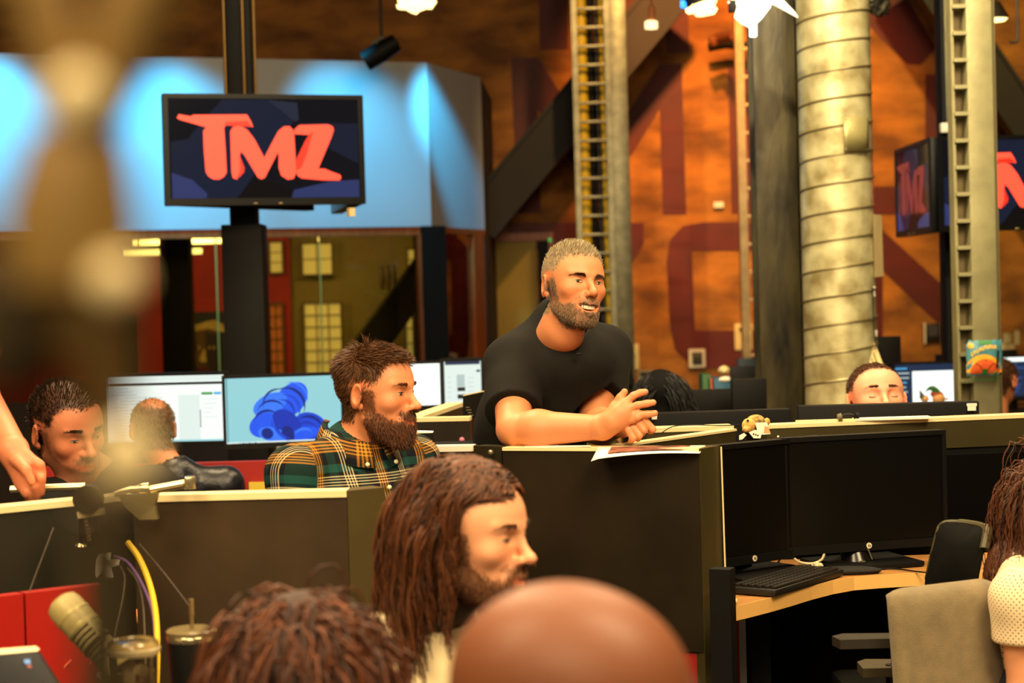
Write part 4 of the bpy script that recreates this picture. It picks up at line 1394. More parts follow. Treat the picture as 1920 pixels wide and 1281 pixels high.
def bagpatch(polys, lift, name, m):
    mb = MB()
    for poly in polys:
        vs = []
        for uu, vv in poly:
            uu, vv = max(-1, min(1, uu)), max(-1, min(1, vv))
            d = .018 * (1 - uu ** 4) * (1 - vv ** 4)
            vs.append((a.x + uu * W / 2, a.y - d - lift, a.z + vv * H / 2))
        mb.add(vs, [(0, 1, 2, 3)])
    return mb.build(name, m, bag, smooth=False)


bagpatch(bagdisc(-.08, -.85, .0, 1.06, 0, 180, 0, '', None), .001, 'printed_burst', mat('bag_yellow', (236, 160, 30), .4, rgb2=(240, 190, 60), scale=40))
bagpatch(bagdisc(.0, -.9, .0, .84, 0, 180, 0, '', None), .002, 'printed_ball', mat('bag_orange', (216, 84, 40), .4, rgb2=(226, 110, 50), scale=30))
for cx, r in ((-.75, .62), (.75, .62)):
    bagpatch(bagdisc(cx, -.9, r - .02, r + .03, 5 if cx < 0 else 110, 70 if cx < 0 else 175, 0, '', None), .003, 'printed_seam', mat('bag_brown', (120, 40, 16), .5))
bagpatch([[(-.02, -.9), (.03, -.9), (.06, -.1), (.0, -.1)]], .003, 'printed_seam', MATS['bag_brown'])
# lettering band: a row of block letters on a rising arc
bl = mat('bag_letter', (250, 206, 60), .4)
for k in range(10):
    f = k / 9
    uu = -.72 + 1.32 * f
    vv = .22 + .42 * math.sin(f * 2.0)
    hgt = .22
    bagpatch([[(uu - .045, vv - hgt / 2), (uu + .045, vv - hgt / 2), (uu + .045, vv + hgt / 2), (uu - .045, vv + hgt / 2)]], .004, 'printed_letter', bl)
    bagpatch([[(uu - .012, vv - (hgt / 2 if k % 2 else .02)), (uu + .014, vv - (hgt / 2 if k % 2 else .02)), (uu + .014, vv + (.02 if k % 2 else hgt / 2)), (uu - .012, vv + (.02 if k % 2 else hgt / 2))]], .005, 'printed_letter_gap', MATS['bag_brown'])
bagpatch([[(-.3, .78), (.4, .78), (.4, .98), (-.3, .98)]], .002, 'printed_green_band', mat('bag_green', (40, 120, 50), .4))
bagpatch([[(-.18, -.95), (.14, -.95), (.1, -.62), (-.12, -.62)]], .005, 'printed_green_tag', MATS['bag_green'])
bagpatch(bagdisc(-.78, .72, 0, .16, 0, 360, 0, '', None), .003, 'printed_dot', MATS['bag_yellow'])
bagpatch([[(.6, -.6), (.75, -.6), (.82, .4), (.68, .4)]], .004, 'printed_player', mat('bag_dark', (30, 24, 18), .5))
MB().tube([P(1818, 702, 8.1), P(1822, 712, 8.06), P(1845, 712, 8.06), P(1866, 712, 8.06), P(1868, 700, 8.1)], .0022, 6).build('green_ribbon', MATS['bag_green'], t)
MB().tube(bez([P(1866, 712, 8.05), P(1864, 702, 8.03), P(1868, 697, 8.03), P(1870, 706, 8.04), P(1866, 712, 8.05)], 6), .0022, 6).build('ribbon_bow', MATS['bag_green'], t)
# elf-like toy in front of the bright monitor
q = P(1755, 742, 9.12)
t = thing('desk_toy', 'small desk toy with green hat and red cap before the bright monitor', 'toy', (q.x, q.y, .72))
MB().ball(P(1760, 748, 9.12), (.032, .03, .03), None, 14, 10).build('head', mat('toy_skin', (206, 150, 90), .7), t)
MB().ball(P(1757, 740, 9.13), (.034, .03, .02), RY(10), 14, 8).build('red_cap', mat('toy_red', (150, 46, 20), .7), t)
MB().tube(bez([P(1757, 736, 9.12), P(1750, 729, 9.12), P(1742, 729, 9.12), P(1735, 735, 9.12)], 5), [.018, .017, .016, .015, .014, .014, .013, .012, .011, .010, .008, .007, .006, .004, .003, .002], 10).build('green_hat', mat('toy_green', (40, 90, 20), .8), t)
MB().hull([P(1772, 748, 9.12), P(1780, 744, 9.12), P(1775, 752, 9.12)], (0, .008, 0)).build('ear', MATS['toy_skin'], t, smooth=False)
MB().ball(P(1734, 748, 9.12), (.02, .02, .018), None, 12, 8).build('companion_head', MATS['toy_skin'], t)
MB().lathe([(.016, 0), (.0, .045)], P(1730, 746, 9.12), RY(-20), 10).build('companion_hat', mat('toy_grey', (60, 62, 50), .8), t)
MB().box((P(1752, 775, 9.12).x, 9.14, .79), (.1, .05, .15)).build('body', MATS['toy_red'], t)

# ================================================================ RIGHT-HAND DESK
t = thing('office_desk', 'curved wooden desk with keyboard and two black monitors', 'desk', Pz(1560, 1100, 0) * 0 + Vector((1.0, 4.6, 0)))
front = [Pz(x, y, .73) for x, y in ((1368, 1139), (1400, 1132), (1440, 1122), (1480, 1111), (1520, 1099), (1560, 1089), (1600, 1082), (1650, 1078), (1700, 1075), (1740, 1073), (1800, 1071), (1900, 1068), (2000, 1065))]
back = [Vector((front[-1].x, 5.04, .73)), Vector((front[0].x + .12, 5.0, .73)), Vector((front[0].x, 4.9, .73))]
MB().hull([(p.x, p.y, .697) for p in front + back], (0, 0, .033)).build('desk_top', M_desk, t, smooth=False)
M_edge = mat('pale_edge_band', (234, 182, 104), .45, var=.05, scale=6)
mb = MB()
for p, q in zip(front[:-1], front[1:]):
    e = (q - p).normalized()
    n = Vector((e.y, -e.x, 0)) * .0022
    mb.add([(p + n).to_tuple()[:2] + (.6965,), (q + n).to_tuple()[:2] + (.6965,), (q + n).to_tuple()[:2] + (.7305,), (p + n).to_tuple()[:2] + (.7305,),
            p.to_tuple()[:2] + (.6965,), q.to_tuple()[:2] + (.6965,), q.to_tuple()[:2] + (.7305,), p.to_tuple()[:2] + (.7305,)],
           [(0, 1, 2, 3), (3, 2, 6, 7), (0, 4, 5, 1), (4, 7, 6, 5)])
mb.build('edge_band', M_edge, t, smooth=False)
for x in (.62, 1.6):
    MB().box((x, 4.85, .348), (.05, .05, .696)).build('leg', M_blacksteel, t, smooth=False)
# two black monitors
M_off = mat('unlit_screen', (7, 6, 4), .32, spec=.35)
t, s, fr = monitor('black switched-off monitor partly hidden at the left end of the wooden desk', P(1425, 941, 4.72), .47, .305, 36, M_off, badge=-.03)
c, u, v, nn, ww, hh = fr
t, s, fr = monitor('black switched-off monitor with a round badge in the middle of the wooden desk', P(1622, 923, 4.84), .465, .302, 16, M_off, badge=.004)
tag(MB().ball(P(1459, 819, 4.7), .003, None, 8, 6).build('led_dot', M_white), 'tiny white dot at the top corner between the two black monitors', 'light')

# keyboard
def keyboard():
    pts = [Pz(1391, 1106, .735), Pz(1454, 1118, .735), Pz(1566, 1083, .735)]
    o, pa, pb = pts
    u = (pb - pa)
    L = .365
    un = u.normalized()
    vn = Vector((-un.y, un.x, 0))
    W = .128
    R = Matrix((un, vn, Vector((0, 0, 1)))).transposed()
    c = pa + un * L / 2 + vn * W / 2
    t = thing('keyboard', 'black keyboard on the wooden desk in front of the monitors', 'keyboard', (c.x, c.y, .73))
    MB().box((c.x, c.y, .741), (L, W, .016), R, bev=.004).build('case', mat('black_keyboard', (18, 15, 11), .5), t)
    mk = mat('black_keycap', (26, 22, 17), .4)
    proto = None
    for r in range(6):
        x = -L / 2 + .012
        while x < L / 2 - .02:
            kw = .0150
            if r == 0 and abs(x + .09) < .055:
                kw = .1
            if x + kw > L / 2 - .008:
                break
            p = c + un * (x + kw / 2) + vn * (-W / 2 + .012 + .0196 * r)
            if kw > .05:
                MB().box((p.x, p.y, .7525), (kw, .0155, .007), R, bev=.002).build('space_bar', mk, t)
            elif proto is None:
                proto = MB().box((p.x, p.y, .7525), (kw, .0155, .007), R, bev=.002).build('key', mk, t)
                p0 = p
            else:
                cc = proto.copy()
                COL.objects.link(cc)
                cc.location = proto.location + (p - p0)
            x += kw + .0028
    return t


keyboard()
q = Pz(1575, 1074, .73)
t = thing('mouse_pad', 'black padded mouse mat with wrist rest on the wooden desk', 'mouse mat', (q.x, q.y, .73))
qa, qb = Pz(1520, 1075, .735), Pz(1640, 1075, .735)
mb = MB()
ring = []
for k in range(28):
    a = 2 * math.pi * k / 28
    ring.append((q.x + .105 * math.copysign(abs(math.cos(a)) ** .6, math.cos(a)), q.y + .03 + .075 * math.copysign(abs(math.sin(a)) ** .7, math.sin(a))))
mb.hull([(x, y, .7305) for x, y in ring], (0, 0, .006))
mb.build('mat', mat('black_foam', (16, 13, 9), .8), t)
MB().ball((q.x + .005, q.y - .03, .739), (.098, .026, .012), None, 20, 10).build('wrist_rest', MATS['black_foam'], t)
q = Pz(1607, 1056, .737)
t = thing('vertical_mouse', 'black vertical mouse with a shiny edge on the mouse mat', 'mouse', (q.x, q.y, .737))
MB().lathe([(.042, 0), (.044, .006), (.037, .022), (.027, .045), (.014, .068), (.005, .075), (0, .076)], (q.x, q.y, .737), RY(-8), 20).build('shell', mat('gloss_black', (16, 14, 10), .22), t)
MB().tube(bez([(q.x + .000, q.y - .010, .812), (q.x + .020, q.y - .026, .785), (q.x + .034, q.y - .030, .750)], 6), .0022, 6).build('chrome_edge', M_galv, t)
MB().box((q.x + .006, q.y - .044, .747), (.014, .002, .004)).build('printed_label', M_galv, t, smooth=False)
tag(MB().tube(bez([Pz(1630, 1066, .734), Pz(1680, 1067, .734), Pz(1720, 1072, .734), Pz(1760, 1076, .734)], 6), .0022, 6).build('mouse_cable', M_black), 'black mouse cable running right across the wooden desk', 'cable')
M_wcab = mat('white_cable', (206, 190, 150), .45)
tag(MB().tube(bez([P(1480, 1038, 4.82), P(1497, 1053, 4.76), P(1520, 1057, 4.74), P(1540, 1050, 4.77), P(1547, 1034, 4.82)], 8), .0033, 8).build('white_cable', M_wcab), 'white cable loop hanging below the middle monitor', 'cable')
tag(crumple(P(1532, 1060, 4.72), (.014, .012, .008), 31, .25).build('cable_knot', M_wcab, angle=30), 'small white cable knot behind the mouse mat', 'cable')
for k, pts in enumerate([[(1366, 1058), (1400, 1070), (1430, 1073), (1452, 1062), (1462, 1050)], [(1366, 1065), (1395, 1057), (1440, 1055), (1470, 1068), (1505, 1072)], [(1368, 1073), (1420, 1082), (1440, 1088)]]):
    tag(MB().tube(bez([Pz(x, y, .736 + .004 * k) for x, y in pts], 8), .0026, 6).build('black_cable', M_black),
        ['black cable loop behind the keyboard by the left monitor', 'black cable running from the left monitor toward the mouse mat', 'short black cable at the left end of the keyboard'][k], 'cable', 'cables behind the keyboard')
q = Pz(1372, 1133, .733)
tag(MB().lathe([(0, -.012), (.0065, -.012), (.0065, .012), (0, .012)], (q.x, q.y, .738), RY(85), 12).build('chalk_stub', M_cap), 'small cream stub lying at the left front corner of the wooden desk', 'stub')

# ================================================================ CHAIRS
M_mesh = mat('black_mesh_fabric', (9, 8, 5), .9, bump=.15, bscale=600, spec=.12)
M_rim = mat('olive_rim_plastic', (70, 64, 36), .45)
q = xy(1795, 4.25)
t = thing('mesh_chair', 'black mesh office chair with olive rim at the wooden desk', 'chair', (q.x, q.y, 0))
# back: curved frame polygon
ring = []
for x, y, Y in ((1738, 1086, 4.30), (1748, 1040, 4.28), (1758, 1000, 4.27), (1764, 986, 4.27), (1775, 980, 4.26), (1800, 980, 4.24), (1830, 984, 4.18), (1848, 990, 4.12), (1852, 998, 4.08), (1846, 1030, 4.06), (1836, 1080, 4.06), (1830, 1140, 4.06), (1736, 1140, 4.3)):
    ring.append(P(x, y, Y))
cen = sum(ring, Vector()) / len(ring)
mb = MB()
mb.v = [tuple(v) for v in ring] + [tuple(cen + Vector((0, .03, 0)))]
mb.f = [(i, (i + 1) % len(ring), len(ring)) for i in range(len(ring))]
bk = mb.build('mesh_back', M_mesh, t)
sm = bk.modifiers.new('t', 'SOLIDIFY')
sm.thickness = .006
MB().tube(bez(ring[:10], 5), [.006] * 25 + [.008] * 10 + [.011] * 11, 8).build('rim', M_rim, t)
MB().box((q.x, q.y + .22, .47), (.46, .44, .06), bev=.025).build('seat', M_mesh, t)
MB().tube([(q.x, q.y + .2, .44), (q.x, q.y + .2, .08)], .028, 10).build('gas_lift', M_black, t)
for k in range(5):
    a = 2 * math.pi * k / 5
    MB().tube([(q.x, q.y + .2, .1), (q.x + .28 * math.cos(a), q.y + .2 + .28 * math.sin(a), .055)], [.022, .014], 8).build('base_arm', M_black, t)
    MB().lathe([(0, -.02), (.027, -.02), (.027, .02), (0, .02)], (q.x + .28 * math.cos(a), q.y + .2 + .28 * math.sin(a), .027), RX(90) @ RY(math.degrees(a)), 12).build('castor', M_black, t)

MB().hull([P(1560, 1193, 4.0), P(1580, 1188, 4.05), P(1690, 1187, 4.0), P(1690, 1197, 3.92), P(1575, 1200, 3.92)], (0, 0, -.02)).build('armrest', mat('dark_armrest', (34, 28, 18), .5), t, smooth=False)
MB().tube([P(1680, 1192, 3.97) - Vector((0, 0, .02)), P(1680, 1192, 3.97) - Vector((0, 0, .12)), Vector((q.x - .1, q.y + .15, .46))], .012, 8).build('arm_post', M_black, t)
# grey fabric chair of the woman on the right
M_gfab = mat('grey_fabric', (122, 106, 74), .9, var=.12, scale=30, bump=.35, bscale=420, sheen=.2)
q = xy(1745, 3.92)
t = thing('fabric_chair', 'grey fabric office chair in the lower right corner', 'chair', (q.x + .05, q.y, 0))
mb = MB()
nx, nz = 14, 16
lo, hi = [], []
V = []
for j in range(nz + 1):
    f = j / nz
    for i in range(nx + 1):
        g = i / nx
        xl = 1684 + (1661 - 1684) * f
        xr = 1900 + (1862 - 1900) * f
        x = xl + (xr - xl) * g
        y = 1400 - (1400 - (1106 - 24 * g)) * f
        edge = min(1, min(g, 1 - g) * 7) ** .5 if 0 < g < 1 else 0
        tope = min(1, (1 - f) * 9) ** .5
        bul = .035 * (edge * tope)
        if f > .97:
            y += 10 * (1 - edge)
        Yd = 3.88 + .10 * (2 * g - 1) ** 2 * 0 + .12 * g - .03 * (1 - f)
        V.append((x, y, Yd, bul))
fr_ = [P(x, y, Yd - b) for x, y, Yd, b in V]
bk_ = [P(x, y, Yd + .02 + b) for x, y, Yd, b in V]
n0 = len(fr_)
mb.v = [tuple(v) for v in fr_ + bk_]
w_ = nx + 1
for s_ in (0, n0):
    for j in range(nz):
        for i in range(nx):
            p = s_ + j * w_ + i
            mb.f.append((p, p + 1, p + w_ + 1, p + w_))
for j in range(nz):
    for i in (0, nx):
        p = j * w_ + i
        mb.f.append((p, p + w_, n0 + p + w_, n0 + p))
for i in range(nx):
    for j in (0, nz):
        p = j * w_ + i
        mb.f.append((p, p + 1, n0 + p + 1, n0 + p))
bo = mb.build('backrest', M_gfab, t, angle=70)
sx = q.x + .1
MB().box((sx, q.y - .28, .47), (.48, .46, .08), bev=.03).build('seat', M_gfab, t)
MB().tube([(sx, q.y - .25, .43), (sx, q.y - .25, .1)], .028, 10).build('gas_lift', M_black, t)
for k in range(5):
    a = 2 * math.pi * k / 5
    MB().tube([(sx, q.y - .25, .1), (sx + .29 * math.cos(a), q.y - .25 + .29 * math.sin(a), .055)], [.022, .014], 8).build('base_arm', M_black, t)
    MB().lathe([(0, -.02), (.027, -.02), (.027, .02), (0, .02)], (sx + .29 * math.cos(a), q.y - .25 + .29 * math.sin(a), .027), RX(90) @ RY(math.degrees(a)), 12).build('castor', M_black, t)
MB().box((sx, q.y + .06, .5), (.06, .02, .3), RX(-12), bev=.008).build('back_support', M_black, t)
# armrest of the grey chair and of the chair before it
MB().hull([P(1607, 1241, 4.2), P(1622, 1236, 4.24), P(1690, 1236, 4.18), P(1690, 1252, 4.08), P(1618, 1254, 4.13)], (0, 0, -.02)).build('armrest', mat('olive_armrest', (58, 50, 30), .5), t, smooth=False)
MB().tube([P(1672, 1246, 4.12), P(1672, 1246, 4.12) - Vector((0, 0, .2))], .014, 8).build('arm_post', M_black, t)
# ================================================================ LOWER LEFT: TABLE, MICROPHONE, CUPS
t = simple_desk('dark table in the lower left carrying the cups and microphone', -1.6, -.42, 2.75, 3.42, .73, mat('dark_table', (26, 20, 14), .5))
# red embossed panels
M_emb = mat('red_vinyl', (164, 22, 14), .35)
for x0, x1, lab in ((-40, 36, 'narrow red embossed panel at the left edge behind the microphone'), (40, 185, 'wide red embossed panel behind the tan microphone')):
    a0, b0 = xy(x0, 3.36 + .0006 * (x0 + 40)), xy(x1, 3.36 + .0006 * (x1 + 40))
    t = thing('acoustic_panel', lab, 'panel', ((a0.x + b0.x) / 2, (a0.y + b0.y) / 2, .3), 'red panels behind the microphone')
    wallbox(a0, b0, .3, .940, .03).build('board', M_emb, t, smooth=False)
    e = (b0 - a0)
    for i in range(max(1, int(e.length / .045))):
        for j in range(9):
            p = a0 + e * ((i + .5 + .25 * (j % 2)) / max(1, int(e.length / .045)))
            if (p - a0).length > e.length - .012:
                continue
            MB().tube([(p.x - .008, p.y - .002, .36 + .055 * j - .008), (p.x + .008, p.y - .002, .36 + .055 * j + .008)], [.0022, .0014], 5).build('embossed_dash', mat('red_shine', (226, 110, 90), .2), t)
# microphone
M_mic = mat('tan_microphone_metal', (186, 168, 108), .45, .1)
A, B = P(112, 1128, 3.0), P(226, 1256, 2.96)
ax = (B - A).normalized()
Rm = ax.to_track_quat('Z', 'Y').to_matrix()
L = (B - A).length
t = thing('studio_microphone', 'tan studio microphone tilted in front of the red panel', 'microphone', B)
r = .0285
MB().lathe([(0, -.004), (r * .6, -.002), (r * .9, .004), (r, .014), (r, .05), (r * .97, .054), (r * .97, L * .62), (r * .9, L * .66), (r * .86, L)], A, Rm, 32).build('body', M_mic, t)
MB().lathe([(r * 1.03, .03), (r * 1.05, .033), (r * 1.03, .036)], A, Rm, 32).build('grille_ring', mat('pale_mic_metal', (196, 180, 116), .4, .3), t)
MB().lathe([(r * 1.01, .054), (r * 1.04, .058), (r * 1.01, .062)], A, Rm, 32).build('grille_ring', MATS['pale_mic_metal'], t)
for k in range(7):
    z = .066 + k * .0092
    mb = MB()
    pts = [A + Rm @ Vector((r * .985 * math.cos(a), r * .985 * math.sin(a), z)) for a in np.linspace(2.3, 3.7, 9)]
    mb.tube(pts, .0017, 6).build('vent_slot', mat('dark_slot', (52, 44, 24), .7), t)
MB().lathe([(r * .99, L * .63), (r * 1.0, L * .635), (r * .96, L * .65)], A, Rm, 32).build('band', M_black, t)
MB().box(A + ax * L * .9 + Rm @ Vector((-.01, -.026, 0)), (.02, .006, .012), Rm).build('maker_plate', M_paper, t)
MB().tube([B, B + Vector((.0, .02, -.05)), B + Vector((-.02, .05, -.14))], .012, 10).build('mount_post', M_black, t)
MB().lathe([(0, 0), (.055, 0), (.05, .012), (0, .016)], (B.x - .02, B.y + .05, .731), None, 20).build('foot', M_black, t)
MB().ball(P(210, 1267, 2.92), .005, None, 8, 6).build('screw', M_galv, t)

# clear plastic cup
q = P(251, 1200, 2.84)
base = Vector((q.x, 2.84, .732))
h = q.z - base.z
t = thing('plastic_cup', 'clear plastic cup of iced drink in the lower left', 'cup', base)
M_clear = glass_mat('clear_plastic', (238, 232, 215), .09, .06)
MB().lathe([(.0, .0), (.029, 0), (.0355, h - .022), (.0385, h - .02), (.0385, h - .012), (.037, h - .004), (.033, h), (.030, h - .003), (.0, h - .004)], base, None, 32).build('cup_wall', M_clear, t)
MB().lathe([(.0375, h - .022), (.0395, h - .018), (.0395, h - .012), (.037, h - .01)], base, None, 32).build('lid_rim', mat('cloudy_plastic', (196, 176, 130), .3), t)
MB().lathe([(0, .004), (.028, .004), (.0325, h - .06), (0, h - .06)], base, None, 24).build('iced_drink', mat('milky_tea', (190, 150, 112), .25, rgb2=(224, 196, 160), scale=40), t)
for k in range(6):
    a = k * 1.1
    MB().box(base + Vector((.017 * math.cos(a), .017 * math.sin(a), h - .058 + .006 * (k % 3))), (.018, .018, .018), RZ(30 * k) @ RX(25 * k), bev=.003).build('ice_cube', mat('ice', (226, 210, 180), .15), t)
# black tumbler with metal straw
q = P(359, 1182, 3.1)
base = Vector((q.x, 3.1, .732))
h = q.z - base.z
t = thing('tumbler', 'black insulated tumbler with clear lid and metal straw', 'tumbler', base)
MB().lathe([(0, 0), (.030, 0), (.032, .004), (.040, h - .018), (.0405, h - .012), (0, h - .012)], base, None, 32).build('body', mat('matt_black_metal', (16, 14, 11), .45), t)
MB().lathe([(.0405, h - .016), (.0415, h - .012), (.0415, h - .008), (.040, h - .006)], base, None, 40).build('steel_rim', mat('bright_rim', (220, 205, 165), .2, .9), t)
MB().lathe([(.041, h - .006), (.042, h), (.038, h + .003), (0, h + .002)], base, None, 32).build('lid', mat('smoky_lid', (120, 104, 70), .2), t)
MB().tube([base + Vector((0, 0, .02)), base + Vector((.001, 0, h + .034))], .0035, 10).build('straw', mat('straw_steel', (176, 156, 116), .25, .85), t)
MB().tube([base + Vector((.001, 0, h + .026)), base + Vector((.001, 0, h + .052))], .0046, 10).build('straw_tip', MATS['straw_steel'], t)
# dark device in the corner
t = thing('tablet_device', 'dark tablet with a pale top edge in the lower left corner', 'tablet', P(40, 1290, 2.9))
MB().hull([P(-30, 1230, 2.92), P(68, 1221, 2.92), P(112, 1290, 2.84), P(-30, 1300, 2.84)], (0, .02, -.004)).build('body', mat('navy_black_glass', (14, 15, 20), .2), t, smooth=False)
MB().hull([P(-30, 1222, 2.935), P(62, 1215, 2.935), P(70, 1221, 2.92), P(-30, 1230, 2.92)], (0, .016, 0)).build('top_edge', M_cap, t, smooth=False)
MB().hull([P(45, 1237, 2.9), P(56, 1236, 2.9), P(58, 1244, 2.89), P(47, 1245, 2.89)], (0, -.001, 0)).build('blue_icon', mat('icon_blue', (60, 110, 170), .4, emit=(60, 110, 170), estr=.4), t, smooth=False)
MB().hull([P(50, 1247, 2.889), P(58, 1246, 2.889), P(60, 1252, 2.885), P(52, 1253, 2.885)], (0, -.001, 0)).build('red_icon', mat('icon_red', (130, 50, 50), .4), t, smooth=False)
MB().hull([P(-5, 1243, 2.905), P(8, 1242, 2.905), P(8, 1250, 2.9), P(-5, 1251, 2.9)], (0, -.001, 0)).build('cream_key', M_cap, t, smooth=False)

# steel boom arm clamped on the partition
M_bright = mat('polished_steel', (214, 200, 156), .22, .9)
q = P(215, 950, 3.60)
t = thing('boom_arm', 'polished steel boom arm clamped on the left partition top', 'boom arm', q)
MB().tube([P(268, 922, 3.60), P(352, 906, 3.64)], .0085, 14).build('arm_rod', M_bright, t)
MB().box(P(356, 905, 3.64), (.022, .03, .024), RZ(10), bev=.003).build('end_block', M_bright, t)
MB().lathe([(0, -.012), (.011, -.012), (.013, 0), (.011, .012), (0, .012)], P(270, 918, 3.60), RY(80), 14).build('collar', M_bright, t)
MB().tube([P(215, 928, 3.57), P(245, 918, 3.58), P(262, 917, 3.59)], .006, 10).build('linkage', M_bright, t)
MB().hull([P(222, 930, 3.56), P(296, 925, 3.6), P(290, 950, 3.6), P(296, 974, 3.6), P(262, 975, 3.58), P(236, 952, 3.56)], (0, .02, 0)).build('clamp_plate', mat('brushed_steel', (146, 132, 92), .4, .8), t, smooth=False)
MB().lathe([(0, -.016), (.026, -.016), (.026, .016), (0, .016)], P(165, 935, 3.5), RX(90), 22).build('joint_disc', mat('dark_steel', (60, 52, 34), .4, .6), t)
MB().tube([P(165, 952, 3.52), P(165, 1000, 3.52), P(163, 1024, 3.52)], [.018, .018, .015], 14).build('knurled_screw', mat('dark_chrome', (50, 42, 28), .25, .9), t)
for k in range(7):
    MB().tube([P(157 + 1 * k, 972 + 7 * k, 3.50), P(163 + k, 970 + 7 * k, 3.498)], .0022, 6).build('thread', M_bright, t)
MB().ball(P(150, 1024, 3.5), (.012, .008, .005), None, 10, 6).build('screw_foot', M_bright, t)
MB().box(P(170, 962, 3.5), (.05, .01, .012), RY(-8)).build('pad', M_mail, t)
MB().tube([P(193, 980, 3.55), P(199, 1030, 3.55)], .004, 8).build('pin', M_bright, t)
# tape scrap
t = thing('tape_scrap', 'torn white tape hanging below the boom arm clamp', 'tape', P(200, 1083, 3.55))
MB().hull([P(184, 1040, 3.55), P(210, 1036, 3.55), P(208, 1050, 3.54), P(226, 1050, 3.54), P(224, 1060, 3.54), P(210, 1064, 3.55), P(214, 1083, 3.55), P(196, 1083, 3.55), P(194, 1066, 3.55), P(180, 1084, 3.55), P(177, 1078, 3.55), P(178, 1050, 3.55)], (0, .003, 0)).build('strip', M_paper, t, smooth=False)
for nm, lab, m, r, pts in (
        ('yellow_cable', 'thick yellow cable curving down beside the left partition', M_yellow, .0058, [(240, 1017, 3.6), (262, 1048, 3.58), (281, 1096, 3.55), (292, 1150, 3.5), (295, 1215, 3.45), (293, 1290, 3.4)]),
        ('purple_cable', 'thin purple cable beside the thick yellow cable', mat('purple_jacket', (92, 50, 116), .5), .003, [(214, 1043, 3.57), (240, 1055, 3.56), (264, 1090, 3.54), (284, 1140, 3.51), (292, 1200, 3.47)]),
        ('black_cable', 'black cable loop hanging left of the purple cable', mat('grey_black_jacket', (62, 50, 34), .5), .0026, [(226, 1060, 3.56), (235, 1085, 3.55), (230, 1130, 3.5), (218, 1185, 3.45), (212, 1230, 3.4)]),
        ('black_cable', 'black cable hanging between the purple cable and the cup', MATS['grey_black_jacket'], .0026, [(240, 1066, 3.57), (258, 1090, 3.55), (268, 1130, 3.52), (272, 1200, 3.46), (274, 1290, 3.4)]),
        ('thin_wire', 'thin wire running from the yellow cable to the tumbler straw', MATS['grey_black_jacket'], .0011, [(262, 1020, 3.6), (300, 1065, 3.5), (335, 1110, 3.4), (358, 1142, 3.3), (372, 1170, 3.3), (380, 1220, 3.3)]),
        ('thin_wire', 'thin wire hanging left of the boom arm clamp', MATS['grey_black_jacket'], .0011, [(100, 990, 3.5), (85, 1030, 3.45), (66, 1080, 3.4), (55, 1110, 3.37)])):
    tag(MB().tube(bez([P(*p) for p in pts], 8), r, 8).build(nm, m), lab, 'cable')

